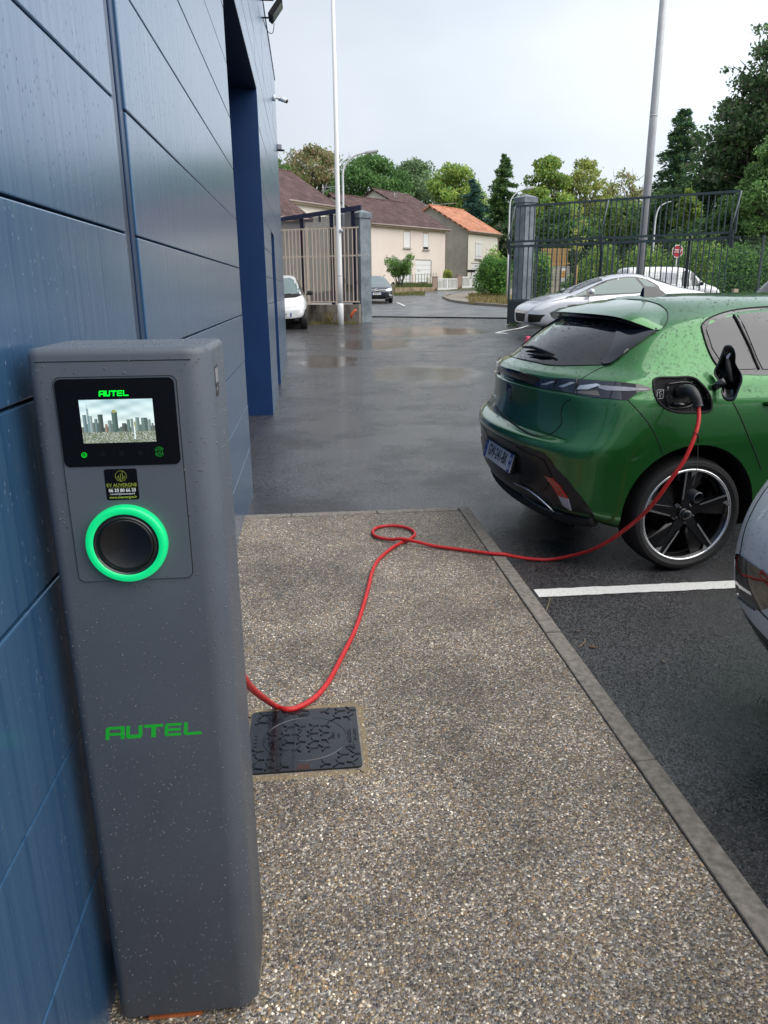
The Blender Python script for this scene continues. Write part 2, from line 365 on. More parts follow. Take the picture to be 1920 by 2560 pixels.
pw = np.array([.15, .15, .14, .12, .12, .10, .07, .045, .03, .065, .012]); pw /= pw.sum()
def pebbles(npeb, y0, y1, smin, smax):
    x = rng.uniform(PX0, PX1-.002, npeb); y = rng.uniform(y0, y1, npeb)
    keep = ~((x > MH[0]-.004) & (x < MH[1]+.004) & (y > MH[2]-.004) & (y < MH[3]+.004)); x = x[keep]; y = y[keep]; nn = len(x)
    s = smin+(smax-smin)*rng.random(nn)**2.0; e = rng.uniform(.6, 1, nn); th = rng.uniform(0, np.pi, nn); hh = s*rng.uniform(.35, .62, nn)
    K = 5; a = np.linspace(0, 2*np.pi, K, endpoint=False); rings_ = [(1, 0.), (.72, .72)]
    V = np.zeros((nn, 2*K+1, 3)); jit = rng.uniform(.82, 1.15, (nn, K))
    for ri, (rr, hz) in enumerate(rings_):
        u = np.cos(a)[None]*s[:, None]*rr*jit; w_ = np.sin(a)[None]*s[:, None]*rr*e[:, None]*jit
        V[:, ri*K:(ri+1)*K, 0] = x[:, None]+u*np.cos(th)[:, None]-w_*np.sin(th)[:, None]
        V[:, ri*K:(ri+1)*K, 1] = y[:, None]+u*np.sin(th)[:, None]+w_*np.cos(th)[:, None]
        V[:, ri*K:(ri+1)*K, 2] = -.0045+hz*hh[:, None]
    V[:, 2*K, 0] = x; V[:, 2*K, 1] = y; V[:, 2*K, 2] = -.0045+hh
    f = [(j, (j+1) % K, K+(j+1) % K) for j in range(K)]+[(j, K+(j+1) % K, K+j) for j in range(K)]+[(K+j, K+(j+1) % K, 2*K) for j in range(K)]
    F = (np.array(f)[None]+(np.arange(nn)*(2*K+1))[:, None, None]).reshape(-1, 3)
    c = pal[rng.choice(len(pal), nn, p=pw)]*rng.uniform(.8, 1.2, (nn, 1))*np.array([1.06, .98, .86]); dx = np.maximum(np.maximum(MH[0]-x, x-MH[1]), 0); dy = np.maximum(np.maximum(MH[2]-y, y-MH[3]), 0); md = np.hypot(dx, dy)+rng.normal(0, .018, nn); near = (md < .042)[:, None]; c = np.where(near, c*.6+np.array([.30, .23, .13])*.55, c); C = np.repeat(c, 2*K+1, 0)
    return V.reshape(-1, 3), F, C
A1 = pebbles(36000, .85, 2.1, .0019, .0057); A2 = pebbles(30000, 2.1, 3.5, .0021, .0054); A3 = pebbles(15000, 3.5, PY1, .0026, .0056)
V = np.vstack([A1[0], A2[0], A3[0]]); F = np.vstack([A1[1], A2[1]+len(A1[0]), A3[1]+len(A1[0])+len(A2[0])]); Cc = np.vstack([A1[2], A2[2], A3[2]])
pb = np_mesh('pebbles', V, F, MATS['pebble'], pv, True, Cc); pb['kind'] = 'stuff'
# kerb stones
noisy('kerb_mat', (.17, .152, .13), (.32, .285, .245), 34, .8, r2=.55, bump=1., bscale=420, bdist=.003, detail=10)
ky = [PY1+.085, 3.84, 2.92, 1.98, 1.02, .06, -.9, -1.86, -2.8]
for i in range(len(ky)-1):
    o = MB().box(PX1+.004, PX1+.078, ky[i+1]+.003, ky[i]-.003, -.25, .002+.002*(i % 2)).build('kerbstone', MATS['kerb_mat'], pv, bevel=.006)
kx = [PX1-.002, .42, -.16, -.49]
for i in range(3):
    MB().box(kx[i+1]+.003, kx[i]-.003, PY1+.006, PY1+.080, -.25, .001).build('kerbstone', MATS['kerb_mat'], pv, bevel=.006)
# dirt and moss in the angle between kerb and asphalt
noisy('moss_mat', (.018, .020, .008), (.055, .05, .02), 60, .95, bump=1., bscale=300)
V = []; F = []; k = 0
for i in range(900):
    y = rng.uniform(.8, 4.9); x = PX1+.080+abs(rng.normal(0, .010)); s = rng.uniform(.003, .012)
    if rng.random() < .5+.5*math.sin(y*7): continue
    for a in range(5): V.append((x+s*math.cos(a*1.257+y), y+s*1.6*math.sin(a*1.257+y), -.049))
    V.append((x, y, -.049+s*.5)); b_ = k*6; F += [(b_+j, b_+(j+1) % 5, b_+5) for j in range(5)]; k += 1
mo = MB().add(V, F, 0, True).build('kerb_moss', MATS['moss_mat']); tag(mo, 'moss and grit gathered along the foot of the kerb', 'moss', kind='stuff')
# dry straws and leaves
noisy('straw_mat', (.30, .20, .09), (.45, .34, .17), 20, .8)
def straw(p0, p1, lift, lab, r=.0016, side=None):
    p0 = Vector(p0); p1 = Vector(p1); c = (p0+p1)/2+Vector((.012, .0, lift)); q = [Vector(a) for a in smoothline([p0, c, p1], 5)]
    m = MB().tube(q, [r*(1-.6*i/len(q)) for i in range(len(q))], 5)
    if side: m.tube([c, c+Vector(side)], r*.6, 4)
    tag(m.build('straw', MATS['straw_mat']), lab, 'straw')
A = atg(1855, 2082); B_ = atg(1925, 2072); straw((A.x, A.y, -.045), (B_.x, B_.y, -.03), .012, 'long pale dry stalk on the asphalt at the right edge of the picture', .002, (.02, -.03, .01))
A = atg(1838, 2125); B_ = atg(1842, 2090); straw((A.x, A.y, -.047), (B_.x, B_.y, -.02), .02, 'short forked dry stalk standing beside the kerb below the long one', .0016, (-.02, -.02, 0))
A = atg(1366, 1528); B_ = atg(1369, 1508); straw((A.x, A.y, -.048), (B_.x, B_.y, -.01), .02, 'single straw standing at the kerb beside the end of the white line', .0018)
A = atg(1447, 1620); B_ = atg(1462, 1600); straw((A.x, A.y, -.048), (B_.x, B_.y, -.046), .004, 'brown bit of stalk lying flat near the kerb below the white line', .0018)
V = []; F = []; k = 0; 
for cx, cy, sx, sy, nn in ((pA.x, pA.y, .6, .55, 70), (pB.x, pB.y, .9, .5, 90), (-.2, 10.5, .15, 3.5, 30), (.5, 7, 1.2, 2.5, 26), (2.2, 2.6, 1.0, .9, 26)):
    for i in range(nn):
        x = rng.normal(cx, sx); y = rng.normal(cy, sy); s = rng.uniform(.006, .024); th = rng.uniform(0, 6.3)
        if x < -.42 or (x < 1.1 and y < 4.95): continue
        z = gz(y)+.004
        for a, b_ in ((-1, 0), (-.2, .45), (1, .05), (-.1, -.5)): V.append((x+s*(a*math.cos(th)-b_*math.sin(th)), y+s*(a*math.sin(th)+b_*math.cos(th)), z+rng.uniform(0, .006)))
        F.append((4*k, 4*k+1, 4*k+2, 4*k+3)); k += 1
noisy('leaf_litter', (.10, .045, .02), (.22, .14, .07), 4, .6)
tag(MB().add(V, F).build('leaf_litter', MATS['leaf_litter']), 'small brown fallen leaves scattered over the wet yard and puddles', 'leaves', kind='stuff')
# loose grain of the asphalt close by: small dark chippings standing proud of the sheet
nn = 46000; x = rng.uniform(PX1+.085, 3.0, nn); y = rng.uniform(.7, 5.2, nn); y = .7+(y-.7)*rng.uniform(.45, 1, nn); s = rng.uniform(.0016, .0048, nn); th = rng.uniform(0, 6.3, nn); V = np.zeros((nn, 5, 3))
for j in range(4): a = th+j*np.pi/2+rng.normal(0, .25, nn); V[:, j, 0] = x+s*np.cos(a); V[:, j, 1] = y+s*np.sin(a); V[:, j, 2] = -.0515
V[:, 4, 0] = x+s*rng.normal(0, .25, nn); V[:, 4, 1] = y; V[:, 4, 2] = -.0505+s*rng.uniform(.3, .7, nn)
F = (np.array([(0, 1, 4), (1, 2, 4), (2, 3, 4), (3, 0, 4)])[None]+(np.arange(nn)*5)[:, None, None]).reshape(-1, 3)
cp = np.array([(.016, .016, .018), (.035, .034, .036), (.06, .058, .06), (.10, .095, .09), (.26, .25, .23)]); C_ = np.repeat(cp[rng.choice(5, nn, p=[.34, .34, .20, .105, .015])], 5, 0)
m = P_('chipping', (.05, .05, .05), .3); t = m.node_tree; ca = N(t, 'ShaderNodeVertexColor', layer_name='tint'); L(t, ca.outputs[0], t.nodes['Principled BSDF'].inputs['Base Color'])
o = np_mesh('asphalt_chippings', V.reshape(-1, 3), F, m, yard, False, C_); o['kind'] = 'stuff'
# painted lines
def worn_paint():
    m = P_('line_paint', (.62, .62, .60), .55); t = m.node_tree; b = t.nodes['Principled BSDF']; tc = N(t, 'ShaderNodeTexCoord')
    v = N(t, 'ShaderNodeTexVoronoi', i_Scale=34., feature='DISTANCE_TO_EDGE'); L(t, tc.outputs['Object'], v.inputs['Vector'])
    n = N(t, 'ShaderNodeTexNoise', i_Scale=45., i_Detail=5.0); L(t, tc.outputs['Object'], n.inputs['Vector'])
    ad = N(t, 'ShaderNodeMath', operation='MULTIPLY'); L(t, v.outputs['Distance'], ad.inputs[0]); L(t, n.outputs[0], ad.inputs[1])
    mr = N(t, 'ShaderNodeMapRange', i_1=.0022, i_2=.0060, i_3=.12, i_4=1.); L(t, ad.outputs[0], mr.inputs[0])
    mx = N(t, 'ShaderNodeMixRGB'); mx.inputs[1].default_value = (.05, .05, .05, 1); mx.inputs[2].default_value = (.82, .81, .78, 1); L(t, mr.outputs[0], mx.inputs[0]); L(t, mx.outputs[0], b.inputs['Base Color'])
    bp = N(t, 'ShaderNodeBump', i_Strength=.6, i_Distance=.002); L(t, n.outputs[0], bp.inputs['Height']); L(t, bp.outputs[0], b.inputs['Normal'])
worn_paint()
def paint_strip(pts, wd, lift=.004, lab=None):
    """a painted stripe following the ground, its ends ragged"""
    m = MB(); pts = [Vector(p) for p in pts]
    for a, b_ in zip(pts, pts[1:]):
        d = (b_-a); n_ = max(2, int(d.length/.035)); s = Vector((-d.y, d.x, 0)).normalized()*wd/2; V = []
        for i in range(n_+1):
            p = a+d*(i/n_); p.z = gz(p.y, p.x)+lift; e1, e2 = (rng.uniform(.90, 1.05) for _ in range(2))
            q1, q2 = p+s*e1, p-s*e2; q1.z = gz(q1.y, q1.x)+lift; q2.z = gz(q2.y, q2.x)+lift; V += [q1, q2]
        m.add(V, [(2*i, 2*i+1, 2*i+3, 2*i+2) for i in range(n_)])
    o = m.build('road_marking', MATS['line_paint']); o['kind'] = 'structure'; return o
paint_strip([(1.115, 3.465, 0), (5.9, 3.43, 0)], .102)
q1, q2, q3 = atg(1240, 833), atg(1345, 806), atg(1268, 834.5)
paint_strip([q1, q1+(q2-q1)*1.8], .10); paint_strip([q1+Vector((.03, .02, 0)), q3], .09)
q1, q2 = atg(1305, 838), atg(1340, 838); paint_strip([q1, q2+(q2-q1)*5], .07)
q1, q2 = atg(768, 804), atg(880, 795); paint_strip([q1, q2], .07)
q1, q2 = atg(993, 757), atg(1012, 765); paint_strip([q1, q2], .12, .012)

# ================================================================== the blue building
def panel_mat():
    m = P_('blue_panel', (.045, .13, .28), .42, .40, coat=1.); t = m.node_tree; b = t.nodes['Principled BSDF']
    b.inputs['Coat Roughness'].default_value = .22; b.inputs['Coat IOR'].default_value = 1.6
    tc = N(t, 'ShaderNodeTexCoord'); co = tc.outputs['Object']
    # gently uneven sheet, vertical runs of water and small drops
    n1 = N(t, 'ShaderNodeTexNoise', i_Scale=1.6, i_Detail=1.0); L(t, co, n1.inputs['Vector'])
    mp = N(t, 'ShaderNodeMapping'); mp.inputs['Scale'].default_value = (1, 36, .9); L(t, co, mp.inputs[0])
    n2 = N(t, 'ShaderNodeTexNoise', i_Scale=1.0, i_Detail=4.0, i_Roughness=.7); L(t, mp.outputs[0], n2.inputs['Vector'])
    mp2 = N(t, 'ShaderNodeMapping'); mp2.inputs['Scale'].default_value = (1, 1, .45); L(t, co, mp2.inputs[0])
    v = N(t, 'ShaderNodeTexVoronoi', i_Scale=95.); L(t, mp2.outputs[0], v.inputs['Vector'])
    rs = N(t, 'ShaderNodeSeparateColor'); L(t, v.outputs['Color'], rs.inputs[0])
    thr = N(t, 'ShaderNodeMapRange', i_1=.55, i_2=1.0, i_3=0., i_4=.26); L(t, rs.outputs[0], thr.inputs[0])
    dr = N(t, 'ShaderNodeMath', operation='SUBTRACT', use_clamp=True); L(t, thr.outputs[0], dr.inputs[0]); L(t, v.outputs['Distance'], dr.inputs[1])
    h = N(t, 'ShaderNodeMath', operation='MULTIPLY', i_1=.0105); L(t, dr.outputs[0], h.inputs[0])
    h1 = N(t, 'ShaderNodeMath', operation='MULTIPLY_ADD', i_1=.006); L(t, n1.outputs[0], h1.inputs[0]); L(t, h.outputs[0], h1.inputs[2])
    st = N(t, 'ShaderNodeMapRange', i_1=.55, i_2=.8, i_3=0., i_4=.00018); L(t, n2.outputs[0], st.inputs[0])
    h2 = N(t, 'ShaderNodeMath', operation='ADD'); L(t, h1.outputs[0], h2.inputs[0]); L(t, st.outputs[0], h2.inputs[1])
    bp = N(t, 'ShaderNodeBump', i_Strength=.9, i_Distance=1.); L(t, h2.outputs[0], bp.inputs['Height']); L(t, bp.outputs[0], b.inputs['Normal']); L(t, bp.outputs[0], b.inputs['Coat Normal'])
    rr = N(t, 'ShaderNodeMapRange', i_1=.4, i_2=.75, i_3=.42, i_4=.30); L(t, n2.outputs[0], rr.inputs[0]); L(t, rr.outputs[0], b.inputs['Roughness'])
    # limescale runs, slightly paler
    cr = N(t, 'ShaderNodeValToRGB'); e = cr.color_ramp.elements; e[0].position = .62; e[0].color = (.040, .125, .265, 1); e[1].position = .80; e[1].color = (.08, .175, .31, 1); q0 = e.new(.33); q0.color = (.026, .09, .205, 1); e[0].position = .33; e[1].position = .42; e[1].color = (.040, .125, .265, 1); e[2].position = .8; e[2].color = (.085, .185, .32, 1); L(t, n2.outputs[0], cr.inputs[0]); L(t, cr.outputs[0], b.inputs['Base Color'])
panel_mat()
noisy('blue_flat', (.006, .034, .125), (.008, .040, .14), 3, .45, bump=.05, bscale=80); P_('joint_dark', (.006, .012, .035), .5); P_('trim_blue', (.03, .06, .13), .3, .5)
bld = thing('building', 'building clad in glossy dark blue metal panels along the left side', 'building', (-.47, 0, 0))
WX = -.47
zs = [-.06]+[.3213*k for k in range(1, 17)]+[5.36]
cols = [(-3.4, -1.22, -.06), (-1.205, 2.172, -.06), (2.312, 5.655, -.06), (5.66, 9.395, 3.60), (9.40, 11.275, -.06), (11.28, 12.385, 2.25), (12.39, 14.44, -.06), (14.452, 16.50, -.06)]
cache = {}
for (y0, y1, zmin) in cols:
    for a, c in zip(zs, zs[1:]):
        if c <= zmin+.03: continue
        a2 = max(a, zmin); ga = .004 if a > -.05 else 0
        key = (round(y1-y0, 3), round(c-a2, 3))
        if key not in cache:
            hy, hz = (y1-y0)/2, (c-a2)/2-.003
            m = MB().box(-.032, 0, -hy+.002, hy-.002, -hz, hz); o = m.build('wall_panel', MATS['blue_panel'], bld)
            bv = o.modifiers.new('b', 'BEVEL'); bv.width = .003; bv.segments = 2; bake(o); cache[key] = o.data
        else: o = mesh_obj('wall_panel', cache[key], bld)
        o.location = (rng.normal(0, .0007), (y0+y1)/2, (a2+c)/2); o.rotation_euler = (0, rng.normal(0, .0006), rng.normal(0, .0004))
m = MB()
m.box(-8, -.038, -3.4, 5.66, -.1, 5.30); m.box(-8, -.038, 5.66, 9.40, 3.60, 5.30); m.box(-8, -.038, 9.40, 11.28, -.1, 5.30); m.box(-8, -.038, 11.28, 12.39, 2.25, 5.30); m.box(-8, -.038, 12.39, 16.47, -.1, 5.30)
m.box(-8, -1.7, 5.66, 9.40, -.1, 3.6); m.box(-8, -.7, 11.28, 12.39, -.1, 2.25)
m.build('wall_core', MATS['joint_dark'], bld)
for a_, b_ in ((9.398, 9.412), (5.648, 5.662)): MB().box(-1.7, -.003, a_, b_, -.06, 3.60).build('bay_jamb', MATS['blue_flat'], bld)
MB().box(-.7, -.003, 12.388, 12.40, -.06, 2.25).build('door_jamb', MATS['blue_flat'], bld)
MB().box(-1.7, -.003, 5.67, 9.39, 3.592, 3.612).build('bay_soffit', MATS['joint_dark'], bld)
m = MB()
for k in range(10): m.box(-1.70, -1.67, 5.68, 9.38, -.05+k*.365, .305+k*.365)
m.build('roller_door', MATS['blue_flat'], bld, bevel=.006)
MB().box(-.70, -.66, 11.30, 12.37, -.04, 2.24).build('door', MATS['blue_flat'], bld)
m = MB(); m.box(-.045, -.006, 2.177, 2.236, -.06, 5.36); m.box(-.045, -.006, 2.262, 2.306, -.06, 5.36); m.build('joint_profile', MATS['trim_blue'], bld, bevel=.003)
MB().box(-.30, .012, -3.4, 16.51, 5.362, 5.40).build('roof_coping', MATS['trim_blue'], bld)
MB().box(-8, -.3, -3.4, 16.4, 5.30, 5.36).build('roof', MATS['joint_dark'], bld)
MB().box(-8, -.02, 16.47, 16.50, -.06, 5.36).build('end_wall', MATS['blue_flat'], bld)
# small things fixed to the wall
fl = on_y(689, 27, 12.0); f = thing('floodlight', 'black floodlight on two arms near the top of the blue wall', 'floodlight', (WX, 12.0, fl.z))
o = Vector((fl.x-WX, 0, 0)); T = Matrix.Translation(o) @ Matrix.Rotation(rad(38), 4, 'Y')
MB().box(-.035, .03, -.17, .17, -.13, .13, T=T).build('lamp_housing', MATS['matt_black'], f, bevel=.01)
MB().box(.031, .036, -.14, .14, -.10, .10, T=T).build('lamp_glass', MATS['lamp_grey'], f)
m = MB(); m.tube([(0, -.12, .09), (o.x-.02, -.12, .09)], .012, 6); m.tube([(0, .12, -.05), (o.x-.02, .12, -.05)], .012, 6); m.tube([Vector(p) for p in smoothline([(0, .1, -.06), (.06, .1, -.22), (.13, .1, -.24), (o.x-.03, .1, -.12)], 5)], .005, 5); m.build('bracket', MATS['matt_black'], f)
cc = on_y(709, 250, 14.8); f = thing('security_camera', 'white bullet camera on a bracket at the far end of the blue wall', 'camera', (WX, 14.8, cc.z))
o = Vector((cc.x-WX, 0, 0)); dd = Vector((.8, -.45, -.35)).normalized(); P_('white_plastic', (.75, .76, .78), .35)
MB().tube([(0, 0, .03), (.05, 0, .03)], .05, 14).build('mount', MATS['white_plastic'], f)
MB().tube([(.05, 0, .03), (.10, 0, .03), o-dd*.05+Vector((0, 0, .02))], .018, 8).build('arm', MATS['white_plastic'], f)
m = MB(); m.tube([o-dd*.10, o+dd*.07], .038, 14); m.build('housing', MATS['white_plastic'], f)
m = MB(); m.tube([o+dd*.069, o+dd*.075], .033, 14); m.build('lens', MATS['gloss_black'], f)
ss = on_y(694, 372, 16.2); f = thing('wall_sensor', 'small grey sensor box on the far edge of the blue wall', 'sensor', (WX, 16.2, ss.z))
MB().box(0, .09, -.05, .05, -.02, .08).build('sensor_housing', MATS['lamp_grey'], f, bevel=.01); MB().box(.0, .14, -.07, .07, -.035, -.022).build('sensor_plate', MATS['matt_black'], f)
# ================================================================== cars: a ring-built body that other parts are laid onto
def ring_body(rings, name, mats, parent, levels=3):
    """rings: list of half outlines [(x, w, z, crease)] from rear centre to front centre; mirrored, skinned, subdivided"""
    bm = bmesh.new(); cl = bm.edges.layers.float.new('crease_edge'); n = len(rings[0]); R = []
    for r in rings:
        v = [bm.verts.new((p[0], -p[1], p[2])) for p in r]
        v += [bm.verts.new((p[0], p[1], p[2])) for p in r[-2:0:-1]]
        R.append(v)
    m = 2*n-2
    for i in range(len(R)-1):
        for j in range(m): bm.faces.new((R[i][j], R[i][(j+1) % m], R[i+1][(j+1) % m], R[i+1][j]))
    def cap(v, flip):
        for j in range(n-1):
            a, b = v[j], v[j+1]; c, d = v[(m-j-1) % m], v[(m-j) % m]
            q = [a, b, c, d]; u = []
            for p in q:
                if p not in u: u.append(p)
            if len(u) > 2: bm.faces.new(u[::-1] if flip else u)
    cap(R[-1], False); cap(R[0], True)
    for i, r in enumerate(rings):
        for j in range(m):
            jj = j if j < n-1 else m-1-j
            c = min(r[jj][3], r[min(jj+1, n-1)][3])
            if c: 
                e = bm.edges.get((R[i][j], R[i][(j+1) % m]))
                if e: e[cl] = c
    bmesh.ops.recalc_face_normals(bm, faces=bm.faces)
    me = bpy.data.meshes.new(name); bm.to_mesh(me); bm.free()
    me.polygons.foreach_set('use_smooth', [True]*len(me.polygons))
    for k in mats: me.materials.append(k)
    o = mesh_obj(name, me, parent)
    s = o.modifiers.new('s', 'SUBSURF'); s.levels = levels; s.render_levels = levels
    bake(o); return o
def bvh_of(o): return BVHTree.FromPolygons([v.co for v in o.data.vertices], [tuple(p.vertices) for p in o.data.polygons])
def cut(o, cutters):
    for c in cutters:
        b = o.modifiers.new('b', 'BOOLEAN'); b.operation = 'DIFFERENCE'; b.object = c; b.solver = 'EXACT'; b.material_mode = 'TRANSFER'
    bake(o)
    for c in cutters: bpy.data.objects.remove(c)
    o.data.polygons.foreach_set('use_smooth', [True]*len(o.data.polygons))
def keep_normals(me, orig, bv):
    """after a cut, the outer skin keeps the smooth normals of the uncut shell; cut faces stay flat"""
    vn = [v.normal.copy() for v in orig.vertices]; vc = [v.co for v in orig.vertices]; out = []
    for p in me.polygons:
        fn = p.normal
        for li in p.loop_indices:
            co = me.vertices[me.loops[li].vertex_index].co; h = bv.find_nearest(co); n = fn
            if h[0] is not None and h[3] < .004:
                q = orig.polygons[h[2]]; ws = [1/((co-vc[i]).length+1e-5) for i in q.vertices]; s_ = sum(ws); m_ = Vector()
                for w_, i in zip(ws, q.vertices): m_ += vn[i]*(w_/s_)
                m_.normalize()
                if m_.dot(fn) > .8: n = m_
            out.append(n)
    me.normals_split_custom_set([tuple(n) for n in out])
class Caster:
    """lays outlines onto a body; the outline is given from the side, the back, the front, the top, or along sight lines"""
    def __init__(s, bvh, W): s.bvh = bvh; s.Wi = W.inverted(); s.R3 = s.Wi.to_3x3()
    def ray(s, mode, u, v):
        if mode == 'eye': return s.Wi @ EYE, (s.R3 @ ray(u, v)).normalized()
        if mode == 'side': return Vector((u, -4, v)), Vector((0, 1, 0))
        if mode == 'rear': return Vector((-6, u, v)), Vector((1, 0, 0))
        if mode == 'front': return Vector((9, u, v)), Vector((-1, 0, 0))
        if mode == 'top': return Vector((u, v, 5)), Vector((0, 0, -1))
    def hit(s, mode, u, v):
        o, d = s.ray(mode, u, v); h = s.bvh.ray_cast(o, d)
        if h[0] is None: return None
        n = h[1]
        if n.dot(d) > 0: n = -n
        return h[0], n
    def patch(s, name, outline, mode, mat, parent, off=.003, grid=None, smooth=6, mirror=False, skirt=.01, dens=None):
        pts = smoothline(outline, smooth, True) if smooth > 1 else [np.array(p, float) for p in outline]
        if smooth <= 1:
            q = []
            for i in range(len(pts)):
                for t in np.linspace(0, 1, 6)[:-1]: q.append(pts[i]*(1-t)+pts[(i+1) % len(pts)]*t)
            pts = q
        P = np.array(pts); mn, mx = P.min(0), P.max(0); g = grid or max(mx-mn)/14
        def inside(x, y):
            c = False; k = len(P)
            for i in range(k):
                x1, y1 = P[i]; x2, y2 = P[i-1]
                if (y1 > y) != (y2 > y) and x < (x2-x1)*(y-y1)/(y2-y1)+x1: c = not c
            return c
        vs = [Vector(p) for p in P]; k = len(vs)
        for x in np.arange(mn[0]+g/2, mx[0], g):
            for y in np.arange(mn[1]+g/2, mx[1], g):
                if inside(x, y) and np.min(np.hypot(P[:, 0]-x, P[:, 1]-y)) > g*.35: vs.append(Vector((x, y)))
        ov, oe, of, *_ = delaunay_2d_cdt(vs, [], [tuple(range(k))], 1, 1e-7)
        V = []; ok = []; last = None
        for p in ov:
            h = s.hit(mode, p.x, p.y)
            V.append(h); ok.append(h is not None)
        F = [tuple(f) for f in of if all(ok[i] for i in f)]
        if F:                                                    # only the one connected piece
            par = {}
            def fd(a):
                while par.setdefault(a, a) != a: a = par[a]
                return a
            for f in F:
                for i in f[1:]: par[fd(i)] = fd(f[0])
            cnt = {}
            for f in F: cnt[fd(f[0])] = cnt.get(fd(f[0]), 0)+1
            bst = max(cnt, key=cnt.get); F = [f for f in F if fd(f[0]) == bst]
        top = [(h[0]+h[1]*off) if h else Vector((0, 0, 0)) for h in V]
        low = [(h[0]-h[1]*skirt) if h else Vector((0, 0, 0)) for h in V]
        out = []
        for sg in ((1, -1) if mirror else (1,)):
            ec = {}
            for f in F:
                for i in range(len(f)): 
                    e = (f[i], f[(i+1) % len(f)]); ec[tuple(sorted(e))] = None if tuple(sorted(e)) in ec else e
            m = MB(); FF = []
            A = Vector(s.hit_dir(mode, ov[0]))
            for f in F:
                nn = (top[f[1]]-top[f[0]]).cross(top[f[2]]-top[f[0]])
                FF.append(f if nn.dot(A) < 0 else f[::-1])
            T = [Vector((p.x, p.y*sg, p.z)) for p in top]; B = [Vector((p.x, p.y*sg, p.z)) for p in low]
            m.add(T, FF if sg > 0 else [f[::-1] for f in FF], 0, True)
            n0 = len(T); sk = [e for e in ec.values() if e]
            vv = []; ff = []
            for a, b in sk: i = len(vv); vv += [T[a], T[b], B[b], B[a]]; ff.append((i, i+1, i+2, i+3))
            m.add(vv, ff)
            out.append(m.build(name, mat, parent))
        return out[0] if len(out) == 1 else out
    def hit_dir(s, mode, p): return s.ray(mode, p.x, p.y)[1]
    def line(s, pts, mode, n=8, off=0.):
        o = []
        for p in smoothline(pts, n):
            h = s.hit(mode, p[0], p[1])
            if h: o.append(h[0]+h[1]*off)
        return o
    def seam(s, name, pts, mode, r, mat, parent, off=0., n=8, mirror=False):
        q = s.line(pts, mode, n, off)
        if len(q) < 2: return None
        o = MB().tube(q, r, 6).build(name, mat, parent)
        if mirror: MB().tube([Vector((p.x, -p.y, p.z)) for p in q], r, 6).build(name, mat, parent)
        return o
def cyl_cutter(x, z, r, y0, y1, mat, parent, n=48):
    m = MB(); T = Matrix.Translation((x, y0, z)) @ Matrix.Rotation(-math.pi/2, 4, 'X')
    m.prism([(r*math.cos(2*math.pi*i/n), r*math.sin(2*math.pi*i/n)) for i in range(n)], 0, y1-y0, T)
    return m.build('cutter', mat, parent)
